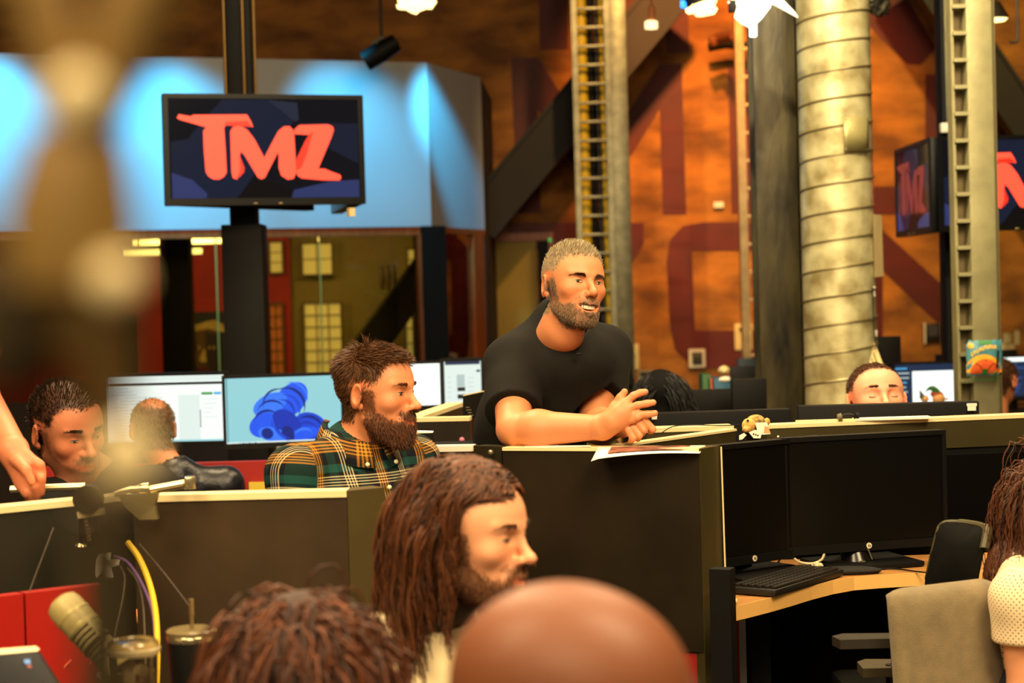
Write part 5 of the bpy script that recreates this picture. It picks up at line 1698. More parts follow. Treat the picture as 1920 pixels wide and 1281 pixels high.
# ================================================================ PEOPLE: implicit-surface sculpting
class SDF:
    def __init__(self, lo, hi, h):
        self.h = h
        self.lo = np.array(lo, dtype=np.float32)
        self.n = (np.ceil((np.array(hi) - np.array(lo)) / h).astype(int) + 1)
        self.D = np.full(self.n, .06, dtype=np.float32)

    def _sl(self, lo, hi):
        a = np.clip(np.floor((np.array(lo) - self.lo) / self.h).astype(int), 0, self.n)
        b = np.clip(np.ceil((np.array(hi) - self.lo) / self.h).astype(int) + 1, 0, self.n)
        if np.any(b <= a):
            return None, None
        ax = [(self.lo[i] + self.h * np.arange(a[i], b[i])).astype(np.float32) for i in range(3)]
        X = ax[0][:, None, None]
        Y = ax[1][None, :, None]
        Z = ax[2][None, None, :]
        return (slice(a[0], b[0]), slice(a[1], b[1]), slice(a[2], b[2])), (X, Y, Z)

    def _mix(self, sl, d, k, op):
        A = self.D[sl]
        if op == 'u':
            if k > 0:
                hh = np.maximum(k - np.abs(A - d), 0) / k
                self.D[sl] = np.minimum(A, d) - hh * hh * k * .25
            else:
                self.D[sl] = np.minimum(A, d)
        else:
            d = -d
            if k > 0:
                hh = np.maximum(k - np.abs(A - d), 0) / k
                self.D[sl] = np.maximum(A, d) + hh * hh * k * .25
            else:
                self.D[sl] = np.maximum(A, d)

    def ell(self, c, r, R=None, k=.01, op='u'):
        c = np.array(c, dtype=np.float32)
        r = np.array(r if hasattr(r, '__len__') else (r, r, r), dtype=np.float32)
        if R is None:
            ext = r
        else:
            Rn = np.array(R, dtype=np.float32)
            ext = np.sqrt(((Rn * r[None, :]) ** 2).sum(1))
        m = k + 3 * self.h + (.03 if op == 'u' else .0)
        sl, G = self._sl(c - ext - m, c + ext + m)
        if sl is None:
            return self
        x, y, z = G[0] - c[0], G[1] - c[1], G[2] - c[2]
        if R is not None:
            qx = Rn[0, 0] * x + Rn[1, 0] * y + Rn[2, 0] * z
            qy = Rn[0, 1] * x + Rn[1, 1] * y + Rn[2, 1] * z
            qz = Rn[0, 2] * x + Rn[1, 2] * y + Rn[2, 2] * z
        else:
            qx, qy, qz = x, y, z
        k0 = np.sqrt((qx / r[0]) ** 2 + (qy / r[1]) ** 2 + (qz / r[2]) ** 2) + 1e-6
        k1 = np.sqrt((qx / r[0] ** 2) ** 2 + (qy / r[1] ** 2) ** 2 + (qz / r[2] ** 2) ** 2) + 1e-6
        self._mix(sl, k0 * (k0 - 1) / k1, k, op)
        return self

    def cap(self, a, b, ra, rb, k=.01, op='u', flat=False):
        a = np.array(a, dtype=np.float32)
        b = np.array(b, dtype=np.float32)
        r = max(ra, rb)
        m = k + 3 * self.h + (.03 if op == 'u' else .0) + r
        sl, G = self._sl(np.minimum(a, b) - m, np.maximum(a, b) + m)
        if sl is None:
            return self
        ab = b - a
        L2 = float(ab @ ab) + 1e-9
        x, y, z = G[0] - a[0], G[1] - a[1], G[2] - a[2]
        tt = (x * ab[0] + y * ab[1] + z * ab[2]) / L2
        t = np.clip(tt, 0, 1)
        d = np.sqrt((x - t * ab[0]) ** 2 + (y - t * ab[1]) ** 2 + (z - t * ab[2]) ** 2) - (ra + (rb - ra) * t)
        if flat:
            L = math.sqrt(L2)
            rad = np.sqrt((x - tt * ab[0]) ** 2 + (y - tt * ab[1]) ** 2 + (z - tt * ab[2]) ** 2) - (ra + (rb - ra) * t)
            d = np.maximum(rad, np.maximum(-tt * L, (tt - 1) * L))
        self._mix(sl, d, k, op)
        return self

    def plane(self, o, n):
        """remove everything on the side n points to"""
        sl, G = self._sl(self.lo, self.lo + self.h * self.n)
        n = np.array(n, dtype=np.float32)
        n /= np.linalg.norm(n)
        d = (G[0] - o[0]) * n[0] + (G[1] - o[1]) * n[1] + (G[2] - o[2]) * n[2]
        self.D[sl] = np.maximum(self.D[sl], d)
        return self

    def wrinkle(self, amp, freq, seed=0):
        rs = np.random.RandomState(seed)
        sl, G = self._sl(self.lo, self.lo + self.h * self.n)
        acc = 0
        for i in range(5):
            v = rs.randn(3)
            v /= np.linalg.norm(v)
            f = freq * (.6 + .35 * i)
            w2 = rs.randn(3) * freq * .35
            acc = acc + np.sin(f * (v[0] * G[0] + v[1] * G[1] + v[2] * G[2]) + rs.rand() * 6 + .9 * np.sin(w2[0] * G[0] + w2[1] * G[1] + w2[2] * G[2])).astype(np.float32) / (1 + .5 * i)
        self.D += (amp * acc).astype(np.float32)
        return self

    def mesh(self):
        """surface nets"""
        D = self.D
        Sg = D < 0
        n = self.n
        cnt = np.zeros(n - 1, dtype=np.int8)
        for i in (0, 1):
            for j in (0, 1):
                for k in (0, 1):
                    cnt += Sg[i:n[0] - 1 + i, j:n[1] - 1 + j, k:n[2] - 1 + k]
        act = (cnt > 0) & (cnt < 8)
        I, J, K = np.nonzero(act)
        N = len(I)
        cv = {}
        for i in (0, 1):
            for j in (0, 1):
                for k in (0, 1):
                    cv[i, j, k] = D[I + i, J + j, K + k]
        acc = np.zeros((N, 3), dtype=np.float64)
        num = np.zeros(N)
        corners = list(cv.keys())
        for a in corners:
            for ax in range(3):
                if a[ax] == 0:
                    b = list(a)
                    b[ax] = 1
                    b = tuple(b)
                    da, db = cv[a], cv[b]
                    m = (da < 0) != (db < 0)
                    t = np.where(m, da / np.where(m, da - db, 1), 0)
                    for d in range(3):
                        acc[:, d] += np.where(m, a[d] + (t if d == ax else 0), 0)
                    num += m
        V = acc / num[:, None]
        V += np.stack([I, J, K], 1)
        V = V * self.h + self.lo
        idx = np.full(n - 1, -1, dtype=np.int32)
        idx[I, J, K] = np.arange(N)
        F_ = []
        for ax in range(3):
            s0 = [slice(1, -1)] * 3
            s1 = [slice(1, -1)] * 3
            s0[ax] = slice(0, -1)
            s1[ax] = slice(1, None)
            A, B = Sg[tuple(s0)], Sg[tuple(s1)]
            m = A != B
            i, j, k = np.nonzero(m)
            fl = A[m]
            off = [1, 1, 1]
            off[ax] = 0
            P3 = [i + off[0], j + off[1], k + off[2]]
            u, v = [(1, 2), (2, 0), (0, 1)][ax]

            def c(du, dv):
                Q = [P3[0].copy(), P3[1].copy(), P3[2].copy()]
                Q[u] -= du
                Q[v] -= dv
                return idx[Q[0], Q[1], Q[2]]
            q = np.stack([c(1, 1), c(0, 1), c(0, 0), c(1, 0)], 1)
            q[~fl] = q[~fl][:, ::-1]
            F_.append(q)
        Fq = np.concatenate(F_)
        Fq = Fq[(Fq >= 0).all(1)]
        return V, Fq


def vnormals(V, Fq):
    a, b, c, d = (V[Fq[:, i]] for i in range(4))
    fn = np.cross(c - a, d - b)
    N = np.zeros_like(V)
    for i in range(4):
        np.add.at(N, Fq[:, i], fn)
    return N / (np.linalg.norm(N, axis=1, keepdims=True) + 1e-12)


def lap(V, Fq, it=1, lam=.5):
    n = len(V)
    for _ in range(it):
        acc = np.zeros_like(V)
        num = np.zeros(n)
        for i in range(4):
            j = (i + 1) % 4
            np.add.at(acc, Fq[:, i], V[Fq[:, j]])
            np.add.at(num, Fq[:, i], 1)
            np.add.at(acc, Fq[:, j], V[Fq[:, i]])
            np.add.at(num, Fq[:, j], 1)
        V = V * (1 - lam) + lam * acc / np.maximum(num, 1)[:, None]
    return V


def np_mesh(name, V, Fq, m, parent, col=None, extra=None, smooth=True):
    me = bpy.data.meshes.new(name)
    nv, nf, k = len(V), len(Fq), Fq.shape[1]
    me.vertices.add(nv)
    me.vertices.foreach_set('co', np.ascontiguousarray(V, dtype=np.float32).ravel())
    me.loops.add(nf * k)
    me.loops.foreach_set('vertex_index', np.ascontiguousarray(Fq, dtype=np.int32).ravel())
    me.polygons.add(nf)
    me.polygons.foreach_set('loop_start', np.arange(0, nf * k, k, dtype=np.int32))
    me.polygons.foreach_set('loop_total', np.full(nf, k, dtype=np.int32))
    me.update(calc_edges=True)
    if col is not None:
        at = me.color_attributes.new('Col', 'FLOAT_COLOR', 'POINT')
        c4 = np.ones((nv, 4), dtype=np.float32)
        c4[:, :3] = col
        at.data.foreach_set('color', c4.ravel())
    if extra is not None:
        at = me.attributes.new('cloth', 'FLOAT_VECTOR', 'POINT')
        at.data.foreach_set('vector', np.ascontiguousarray(extra, dtype=np.float32).ravel())
    return link_mesh(name, me, m, parent, smooth, 0)


def strands(name, roots, dirs, length, m, parent, segs=4, rad=.0008, grav=0., comb=None, jitter=.25, curl=0., curlf=60., col=(40, 25, 15), col2=None, seed=1, taper=.35, stiff=1.0, push=None, phase=None):
    """tapered hair fibres as real three-sided tubes"""
    rs = np.random.RandomState(seed)
    N = len(roots)
    p = roots.astype(np.float64).copy()
    d = dirs + rs.randn(N, 3) * jitter
    d /= np.linalg.norm(d, axis=1, keepdims=True)
    L = np.broadcast_to(np.asarray(length, dtype=np.float64), (N,)) * (.75 + .5 * rs.rand(N))
    pts = [p.copy()]
    step = L[:, None] / segs
    ph = rs.rand(N, 1) * 6.28 if phase is None else phase(roots)[:, None] + rs.randn(N, 1) * .3
    for s in range(segs):
        if comb is not None:
            cdir = comb(p) if callable(comb) else np.broadcast_to(np.array(comb, dtype=np.float64), (N, 3))
            d = d + cdir * stiff / segs
        d[:, 2] -= grav / segs
        d /= np.linalg.norm(d, axis=1, keepdims=True)
        p = p + d * step
        if curl:
            tt = curlf * (s + 1) / segs
            w = np.cross(d, np.array([.3, .2, .93]))
            p = p + (w * np.sin(tt + ph) + np.cross(d, w) * np.cos(tt + ph)) * curl
        if push is not None:
            p = push(p)
        pts.append(p.copy())
    return fibre_mesh(name, np.stack(pts, 1), rad, m, parent, col, col2, rs, taper)


def fibre_mesh(name, Q, rad, m, parent, col, col2, rs, taper=.35, shade=None):
    """Q: N x S x 3 polylines"""
    N, Sg, _ = Q.shape
    T = np.gradient(Q, axis=1)
    T /= np.linalg.norm(T, axis=2, keepdims=True) + 1e-9
    ref = rs.randn(N, 1, 3)
    U = np.cross(T, ref)
    U /= np.linalg.norm(U, axis=2, keepdims=True) + 1e-9
    W = np.cross(T, U)
    rr = rad * np.linspace(1, taper, Sg)[None, :, None]
    ring = [Q + rr * (U * math.cos(a) + W * math.sin(a)) for a in (0, 2.094, 4.189)]
    V = np.stack(ring, 2).reshape(-1, 3)
    base = (np.arange(N)[:, None] * Sg + np.arange(Sg - 1)[None, :]) * 3
    fs = []
    for k in range(3):
        k2 = (k + 1) % 3
        fs.append(np.stack([base + k, base + k2, base + 3 + k2, base + 3 + k], 2).reshape(-1, 4))
    Fq = np.concatenate(fs)
    c1 = np.array(lin(col))
    c2 = np.array(lin(col2 if col2 else col))
    f = rs.rand(N, 1)
    c = (c1 * (1 - f) + c2 * f) * (.7 + .6 * rs.rand(N, 1))
    colr = np.repeat(c[:, None, :], Sg * 3, axis=1).reshape(-1, 3)
    return np_mesh(name, V, Fq, m, parent, colr)


def head_matrix(c, a, pitch=0., roll=0., s=1.):
    R = RZ(180 + a) @ RX(pitch) @ RY(roll)
    return np.array(c), np.array(R), s


def to_world(H, p):
    c, R, s = H
    return c + R @ (np.array(p) * s)


def to_local(H, V):
    c, R, s = H
    return (V - c) @ R / s


def add_head(sd, H, o):
    """o: options dict"""
    c, R, s = H

    def E(p, r, k=.01, op='u', rot=None):
        Rl = R if rot is None else R @ np.array(rot)
        r = np.array(r if hasattr(r, '__len__') else (r, r, r)) * s
        sd.ell(to_world(H, p), r, Rl, k * s, op)

    def C_(p, q, ra, rb, k=.01, op='u'):
        sd.cap(to_world(H, p), to_world(H, q), ra * s, rb * s, k * s, op)
    wd = o.get('wide', 1.)
    E((0, -.012, .036), (.0765 * wd, .094, .083), 0)
    E((0, .024, .026), (.066 * wd, .066, .062), .03)
    E((0, .028, -.030), (.060 * wd, .058, .074), .03)
    E((0, .036, -.072), (.047 * wd, .05, .036), .026)
    E((0, .070, -.098), (.022, .020, .016), .02)
    if not o.get('simple'):
        for x in (-1, 1):
            C_((x * .051 * wd, .004, -.060), (x * .020, .068, -.098), .015, .013, .02)
            sm = o.get('smile', 0.)
            E((x * .041, .059 + .002 * sm, -.022 + .003 * sm), (.021, .019, .018), .022)
            C_((x * .010, .0855, .020), (x * .046, .068, .025), .0085, .0075, .012)
        E((0, .074, -.060), (.033, .024, .028), .02)
        # eye sockets and lids
        op_ = o.get('eye', .0042)
        for x in (-1, 1):
            E((x * .0315, .093, .004), (.0185, .014, .0115), .012, 's')
            E((x * .0315, .0690, .002), .0152, .004)
            # lower lid bag
            C_((x * .022, .083, -.009), (x * .041, .078, -.008), .0036, .003, .004)
        # nose
        C_((0, .083, .014), (0, .107, -.024), .0070, .0095, .011)
        E((0, .1085 + o.get('nose', 0.), -.029), (.0118, .0125, .0105), .006)
        for x in (-1, 1):
            E((x * .0125, .0975, -.033), (.0080, .0105, .0078), .005)
            E((x * .0062, .1045, -.0405), (.0035, .0045, .0035), .002, 's')
        # mouth
        smz = .0085 * o.get('smile', 0.)
        wx = .0225 + .0075 * o.get('smile', 0.)
        for x in (-1, 1):
            C_((x * wx, .0845 - .006 * o.get('smile', 0.), -.0645 + smz), (x * .004, .0985, -.0605), .0032, .0052, .004)
            C_((x * (wx - .003), .0850 - .005 * o.get('smile', 0.), -.0675 + smz), (0, .0965, -.0745 - (.0065 if o.get('open') else 0)), .0034, .0062, .004)
        if o.get('open'):
            E((0, .0990, -.0705 + smz * .2), (wx * .82, .021, .0090), .002, 's')
            for x in (-1, 1):
                E((x * wx * .60, .091, -.0665 + smz * .55), (wx * .42, .017, .0050), .002, 's')
        else:
            for x in (-1, 1):
                C_((x * wx * 1.02, .0880, -.0658 + smz), (0, .1040, -.0668), .0012, .0012, .002, 's')
        if o.get('smile', 0.) > .3:
            for x in (-1, 1):
                C_((x * .0185, .0975, -.032), (x * .0370, .0830, -.052), .0038, .0042, .006, 's')
                C_((x * .0370, .0830, -.052), (x * .0395, .0765, -.070), .0042, .0026, .006, 's')
    # ears
    if not o.get('noears'):
        for x in (-1, 1):
            rot = np.array(RZ(-x * 22) @ RX(-12))
            E((x * .0825 * wd, -.012, -.004), (.0075, .0195, .0325), .004, 'u', rot)
            E((x * .0885 * wd, -.008, .000), (.0060, .0115, .0205), .003, 's', rot)
            E((x * .0835 * wd, .0, -.006), (.0045, .006, .0075), .003, 'u', rot)
            E((x * .0770 * wd, -.002, -.030), (.0060, .0085, .0095), .004, 'u', rot)
    # neck
    n1 = o.get('neck', (0, -.045, -.17))
    C_((0, -.022, -.05), n1, o.get('neck_r', .050), o.get('neck_r', .050) * 1.1, .02)


def head_bits(H, o, parent, iris=(60, 40, 22), brow=(40, 26, 16)):
    """eyes, brows, teeth as parts"""
    c, R, s = H
    if o.get('eye', .0042) > 0:
        oh = o['eye'] if 'eye' in o else .0042
        for x in (-1, 1):
            g = o.get('gaze', (0, 0))
            Rl = Matrix(R.tolist()) @ RZ(-x * 16)
            cc = np.array((x * .0318, .0812, .0018))
            ey = MB().ball(Vector(to_world(H, cc)), (.0125 * s, .0042 * s, oh * s), Rl, 20, 12).build('eye', mat('eye_white', (196, 172, 146), .25), parent)
            ic = cc + np.array((g[0] * .006, .0016, g[1] * .004))
            MB().ball(Vector(to_world(H, ic)), (.0052 * s, .0034 * s, min(.0052, oh * 1.12) * s), Rl, 16, 10).build('iris', mat('iris_%d' % iris[0], iris, .15), ey)
            pts = []
            for k in range(9):
                f = k / 8 * 2 - 1
                loc = np.array((f * .0135, .0036 - .0040 * f * f, oh * (1 - f * f) ** .5 * 1.05 + .0004 - (.0012 if f * x > 0 else 0) * abs(f)))
                w_ = np.array(Rl) @ (loc * s)
                pts.append(Vector(to_world(H, cc) + w_))
            MB().tube(pts, [.0003 * s, .0008 * s, .001 * s, .0012 * s, .0012 * s, .0012 * s, .001 * s, .0008 * s, .0003 * s], 6).build('lash_line', mat('lash_dark', (52, 30, 18), .6), ey)
    if brow:
        rs = np.random.RandomState(5)
        roots, dirs = [], []
        for x in (-1, 1):
            for i in range(o.get('brow_n', 300)):
                f = rs.rand()
                w_ = (rs.rand() - .5) * .0085 * (1 - .55 * f)
                px = .011 + .038 * f
                arch = .0265 + .006 * math.sin(f * 2.2) - .004 * f + o.get('brow_up', 0.)
                py = .0925 - .0045 * (f * 2) ** 1.6 - .010 * f * f
                roots.append(to_world(H, (x * px, py, arch + w_)))
                dirs.append(R @ np.array((x * .9, .3, .25 - .5 * f)))
        strands('eyebrows', np.array(roots), np.array(dirs), .009 * s, attr_mat('hair_fibre', .45, .35), parent, 3, .0006, jitter=.12, col=brow, seed=9)
    if o.get('open'):
        smz = .0085 * o.get('smile', 0.)
        mb = MB()
        for i in range(10):
            f = (i + .5) / 10 * 2 - 1
            x = f * .0255
            y = .0910 - .016 * f * f
            z = -.0675 + smz * .8 * f * f
            mb.box(Vector(to_world(H, (x, y, z))), (.0053 * s, .004 * s, .0098 * s), Matrix(R.tolist()) @ RZ(-f * 32), bev=.0012)
        mb.build('teeth', mat('teeth', (240, 226, 196), .25), parent)
        MB().ball(Vector(to_world(H, (0, .070, -.066))), (.028 * s, .008 * s, .013 * s), Matrix(R.tolist()), 14, 10).build('mouth_interior', mat('mouth_dark', (70, 16, 10), .6), parent)


def soft(fn, Lc, amp=.0035, n=5, seed=3):
    rs = np.random.RandomState(seed)
    return sum(fn(Lc + rs.randn(*Lc.shape) * amp) for _ in range(n)) / n


def skin_colors(H, V, base, o, hair=None, hmask=None, bmask=None, bcol=None):
    Lc = to_local(H, V)
    x, y, z = np.abs(Lc[:, 0]), Lc[:, 1], Lc[:, 2]
    b = np.array(lin(base))
    col = np.tile(b, (len(V), 1))
    red = b * np.array([1.02, .70, .62])

    def blend(w, c):
        nonlocal col
        w = np.clip(w, 0, 1)[:, None]
        col = col * (1 - w) + np.array(c) * w
    head = (np.linalg.norm(Lc, axis=1) < .17)
    blend(head * .45 * np.exp(-(((x - .042) / .022) ** 2 + ((z + .024) / .02) ** 2)) * (y > .03), red)
    blend(head * .40 * np.exp(-((x / .016) ** 2 + ((z + .03) / .016) ** 2 + ((y - .11) / .02) ** 2)), red)
    blend(head * .40 * (x > .076) * (np.abs(y) < .04), red)
    smz = .0085 * o.get('smile', 0.)
    wx = .0225 + .0075 * o.get('smile', 0.)
    lipz = -.0672 + smz * (x / wx) ** 2
    lw = np.exp(-((np.abs(z - lipz) / .0085) ** 4)) * (x < wx) * (y > .079)
    blend(head * .75 * lw, b * np.array([.86, .42, .38]))
    # lid line
    if hmask is not None:
        w = soft(hmask, Lc) * head
        blend(np.clip(w, 0, 1) * .92, lin(hair))
    if bmask is not None:
        w = soft(bmask, Lc) * head
        blend(np.clip(w, 0, 1) * .8, lin(bcol))
    return col, Lc


M_hair = attr_mat('hair_fibre', .45, .35)
M_skin = attr_mat('skin', .46, .40, sss=.0, bump=.12, bscale=420)


def sample(Wm, n, seed):
    rs = np.random.RandomState(seed)
    p = np.clip(Wm, 0, None)
    p = p / p.sum()
    return rs.choice(len(Wm), size=n, p=p)


def plain_cloth(name, rgb, rough=.85, bump=.25, bscale=500, var=.08):
    return mat(name, rgb, rough, var=var, scale=30, bump=bump, bscale=bscale, sheen=.0, spec=.25)


def yawdir(a):
    """forward and right-hand-of-image unit vectors of a body turned by a"""
    f = np.array([math.sin(R_(a)), -math.cos(R_(a)), 0.])
    r = np.array([math.cos(R_(a)), math.sin(R_(a)), 0.])
    return f, r


def lower_body(parent, hip, a, seated, m, shoe):
    """trousers and shoes, coarse"""
    hip = np.array(hip)
    f, r = yawdir(a)
    lo = hip - np.array([.75, .75, hip[2] + .0])
    hi = hip + np.array([.75, .75, .3])
    lo[2] = -.012
    sd = SDF(lo, hi, .014)
    sd.ell(hip, (.17, .14, .13), np.array(RZ(a)), .0)
    feet = []
    for k in (-1, 1):
        h0 = hip + r * k * .09
        if seated:
            kn = h0 + f * .42 + r * k * .03 + np.array([0, 0, .02])
            an = np.array([kn[0], kn[1], .09]) - f * .02
        else:
            kn = np.array([h0[0], h0[1], .5]) + f * .03
            an = np.array([h0[0], h0[1], .09])
        sd.cap(h0, kn, .085, .062, .03)
        sd.cap(kn, an, .062, .048, .02)
        feet.append((an, f))
    V, Fq = sd.mesh()
    np_mesh('trousers', V, Fq, m, parent)
    for an, f in feet:
        MB().ball(Vector((an[0] + f[0] * .06, an[1] + f[1] * .06, .045)), (.048, .13, .045), RZ(a), 14, 8).build('shoe', shoe, parent)

# ---------------------------------------------------------------- leaning man (centre)
M_trouser = plain_cloth('dark_trousers', (30, 28, 30))
M_shoe = mat('dark_shoe', (20, 18, 16), .5)


def A3(px, py, Y):
    return np.array(P(px, py, Y))


def leaning_man():
    H = head_matrix(A3(1074, 538, 4.80), 29, 6, -7, .945)
    o = dict(smile=1., open=True, eye=.0034, neck=(0, -.085, -.125), neck_r=.050, gaze=(.25, .02), brow_up=-.0090)
    root = thing('person', 'smiling man in a black t-shirt leaning on the partition with clasped hands', 'person', (P(960, 900, 5.0).x, 5.0, 0))
    nb = A3(1052, 640, 4.95)
    RS, LS = A3(962, 688, 4.86), A3(1134, 660, 5.06)
    RE, RW = A3(963, 806, 4.665), A3(1130, 801, 4.555)
    LE, LW = A3(1112, 800, 4.90), A3(1166, 797, 4.66)
    ch = A3(1050, 712, 4.96)
    be = A3(995, 815, 5.06)
    hp = A3(945, 930, 5.16)
    lo = np.array([A3(860, 700, 4.8)[0], 4.42, 0.80])
    hi = np.array([A3(1260, 700, 4.8)[0], 5.32, 1.66])
    sd = SDF(lo, hi, .0025)
    add_head(sd, H, o)
    ry = np.array(RZ(30))
    sd.cap(to_world(H, (0, -.04, -.12)), nb, .050, .055, .03)
    for S_, E_, W_ in ((RS, RE, RW), (LS, LE, LW)):
        sd.cap(S_, nb, .050, .05, .04)
        sd.cap(S_, E_, .056, .043, .02)
        mid = E_ * .72 + W_ * .28
        sd.cap(E_, mid, .040, .0455, .012)
        sd.cap(mid, W_, .0455, .0285, .02)
    # right hand: open fingers resting over the left hand
    Yh = 4.53
    K = [A3(1171, 757, Yh), A3(1176, 767, Yh - .008), A3(1177, 779, Yh - .008), A3(1172, 791, Yh)]
    for k in K:
        sd.cap(RW, k, .024, .0125, .016)
    sd.cap(A3(1150, 790, Yh), A3(1160, 778, Yh), .022, .020, .02)
    T = [[K[0], A3(1188, 742, Yh), A3(1200, 737, Yh + .002), A3(1210, 735, Yh + .004)],
         [K[1], A3(1196, 760, Yh - .012), A3(1212, 757, Yh - .012), A3(1225, 755, Yh - .01)],
         [K[2], A3(1198, 777, Yh - .014), A3(1214, 777, Yh - .014), A3(1228, 775, Yh - .012)],
         [K[3], A3(1187, 787, Yh - .012), A3(1195, 783, Yh - .018), A3(1201, 780, Yh - .016)]]
    for f_ in T:
        rr = [.0105, .0092, .0088, .0078]
        for i in range(3):
            sd.cap(f_[i], f_[i + 1], rr[i], rr[i + 1], .0035)
    th = [A3(1140, 785, Yh + .015), A3(1152, 763, Yh + .02), A3(1163, 747, Yh + .018), A3(1171, 735, Yh + .016)]
    for i in range(3):
        sd.cap(th[i], th[i + 1], [.016, .0125, .0105][i], [.0125, .0105, .0085][i], .006)
    # left hand folded beneath
    pc = A3(1180, 797, Yh + .045)
    sd.cap(LW, pc, .026, .024, .02)
    LF = [[A3(1176, 800, Yh + .03), A3(1178, 806, Yh - .002), A3(1187, 822, Yh - .006), A3(1183, 827, Yh + .02)],
          [A3(1186, 796, Yh + .03), A3(1188, 803, Yh - .004), A3(1199, 817, Yh - .008), A3(1196, 823, Yh + .02)],
          [A3(1196, 790, Yh + .03), A3(1198, 795, Yh - .006), A3(1207, 807, Yh - .010), A3(1205, 813, Yh + .02)],
          [A3(1204, 782, Yh + .03), A3(1208, 788, Yh - .004), A3(1224, 805, Yh - .006), A3(1220, 810, Yh + .02)]]
    for f_ in LF:
        rr = [.0110, .0092, .0088, .0078]
        for i in range(3):
            sd.cap(f_[i], f_[i + 1], rr[i], rr[i + 1], .0012)
    sd.cap(pc, A3(1200, 800, Yh + .035), .022, .016, .012)
    V, Fq = sd.mesh()
    V = lap(V, Fq, 1, .4)

    def hm(L):   # short hair
        x, y, z = np.abs(L[:, 0]), L[:, 1], L[:, 2]
        line = .088 - .5 * np.clip(x - .03, 0, 1)
        front = (z > .074 - .25 * np.clip(.05 - y, 0, .05) - 1.35 * np.clip(.055 - y, 0, .2)) & (y > -.2)
        side = (y < .036 - .9 * np.clip(.02 - z, 0, .1)) & (z > -.035) & ~((y > -.058) & (z < .036) & (z > -.05) & (x > .062))
        back = (y < -.035) & (z > -.075)
        ear = (x > .0735) & (np.abs(z + .004) < .040) & (y > -.065) & (y < .02)
        return ((front | side | back) & (z > -.075) & ~ear).astype(float)

    def bm_(L):  # beard
        x, y, z = np.abs(L[:, 0]), L[:, 1], L[:, 2]
        edge = -.030 - .55 * np.clip(y - .02, 0, .04) + .25 * np.clip(.0 - y, 0, .05)
        jaw = (z < np.where(y > .075, -.072, edge - .012)) & (z > -.118) & (y > .004 - .3 * np.clip(z + .09, -.05, .2)) & (x > .004)
        burn = (y > .004) & (y < .028) & (z < .015) & (z > -.05) & (x > .058)
        must = (y > .082) & (z < -.0435) & (z > -.0585) & (x < .031)
        chin = (y > .055) & (z < -.079)
        lips = (np.abs(z + .068) < .0115) & (x < .029) & (y > .074)
        side = (z < -.055) & (y > .02) & (y < .078) & (z > -.112)
        return (((jaw | burn | chin | side) & ~lips) | must).astype(float)
    col, Lc = skin_colors(H, V, (214, 138, 92), o, (150, 130, 100), hm, bm_, (120, 88, 62))
    nr = vnormals(V, Fq)
    np_mesh('body', V, Fq, M_skin, root, col)
    head_bits(H, o, root, brow=(44, 28, 18))
    near = np.linalg.norm(Lc, axis=1) < .17
    w = soft(hm, Lc, .003) * near
    i = sample(w, 8000, 1)
    fwd = H[1] @ np.array([0, .55, .55])
    topf = np.clip((Lc[i, 2] - .05) / .05, 0, 1)
    strands('hair', V[i] - nr[i] * .001, nr[i] * .25 + fwd * .75, .0055 + .010 * topf, M_hair, root, 2, .0008, comb=fwd, stiff=.8, jitter=.16, col=(120, 102, 76), col2=(236, 222, 186), seed=2)
    w = soft(bm_, Lc, .0035) * near
    i = sample(w, 6500, 3)
    dn = H[1] @ np.array([0, .15, -1.0])
    must = (Lc[i, 2] > -.06) & (Lc[i, 1] > .08)
    dirs = nr[i] * .42 + dn * .7
    dirs[must] = nr[i][must] * .5 + dn * .6
    ln = np.where(must, .0045, .0052)
    br = strands('beard', V[i] - nr[i] * .001, dirs, ln, M_hair, root, 2, .00062, comb=dn, stiff=.5, jitter=.25, col=(60, 40, 26), col2=(176, 150, 118), seed=4)
    # t-shirt
    lo = np.array([A3(850, 700, 4.8)[0], 4.55, 0.72])
    hi = np.array([A3(1215, 700, 5.0)[0], 5.42, 1.50])
    sd = SDF(lo, hi, .0050)
    sd.ell(ch, (.19, .128, .175), ry, .0)
    sd.ell(A3(1040, 668, 4.95), (.17, .11, .085), ry, .04)
    sd.ell(A3(1066, 684, 4.885), (.12, .085, .07), ry, .05)
    sd.ell(be, (.165, .125, .19), ry, .06)
    sd.ell(hp, (.165, .13, .17), ry, .06)
    sd.cap(RS, nb, .064, .058, .04)
    sd.cap(LS, nb, .064, .058, .04)
    sd.cap(nb, A3(1048, 600, 4.93), .07, .066, .04)
    hem = RS + (RE - RS) * .80 + np.array([.0, .015, .0])
    sd.cap(RS, hem, .073, .076, .035, flat=False)
    heml = LS + (LE - LS) * .66
    sd.cap(LS, heml, .070, .074, .035)
    dr = (RE - RS) / np.linalg.norm(RE - RS)
    sd.cap(hem - dr * .012, hem + dr * .12, .10, .10, .003, 's', flat=True)
    dl = (LE - LS) / np.linalg.norm(LE - LS)
    sd.cap(heml - dl * .005, heml + dl * .12, .082, .082, .003, 's', flat=True)
    sd.wrinkle(.0016, 30, 3)
    # neckline
    nk0, nk1 = to_world(H, (0, -.03, -.06)), to_world(H, (0, -.05, -.16))
    sd.cap(nk0 + (nk0 - nk1), A3(1064, 606, 4.90), .058, .055, .006, 's')
    sd.cap(A3(1066, 608, 4.87), A3(1080, 628, 4.79), .046, .026, .010, 's')
    V, Fq = sd.mesh()
    V = lap(V, Fq, 1, .5)
    np_mesh('t_shirt', V, Fq, plain_cloth('black_cotton', (19, 16, 11), .9), root)
    # neckband
    MB().box(P(1085, 664, 4.775), (.014, .008, .006), bev=.002).build('clip_microphone', M_black, root)
    lower_body(root, (hp[0], hp[1] + .02, .86), 30, False, M_trouser, M_shoe)
    return root


leaning_man()


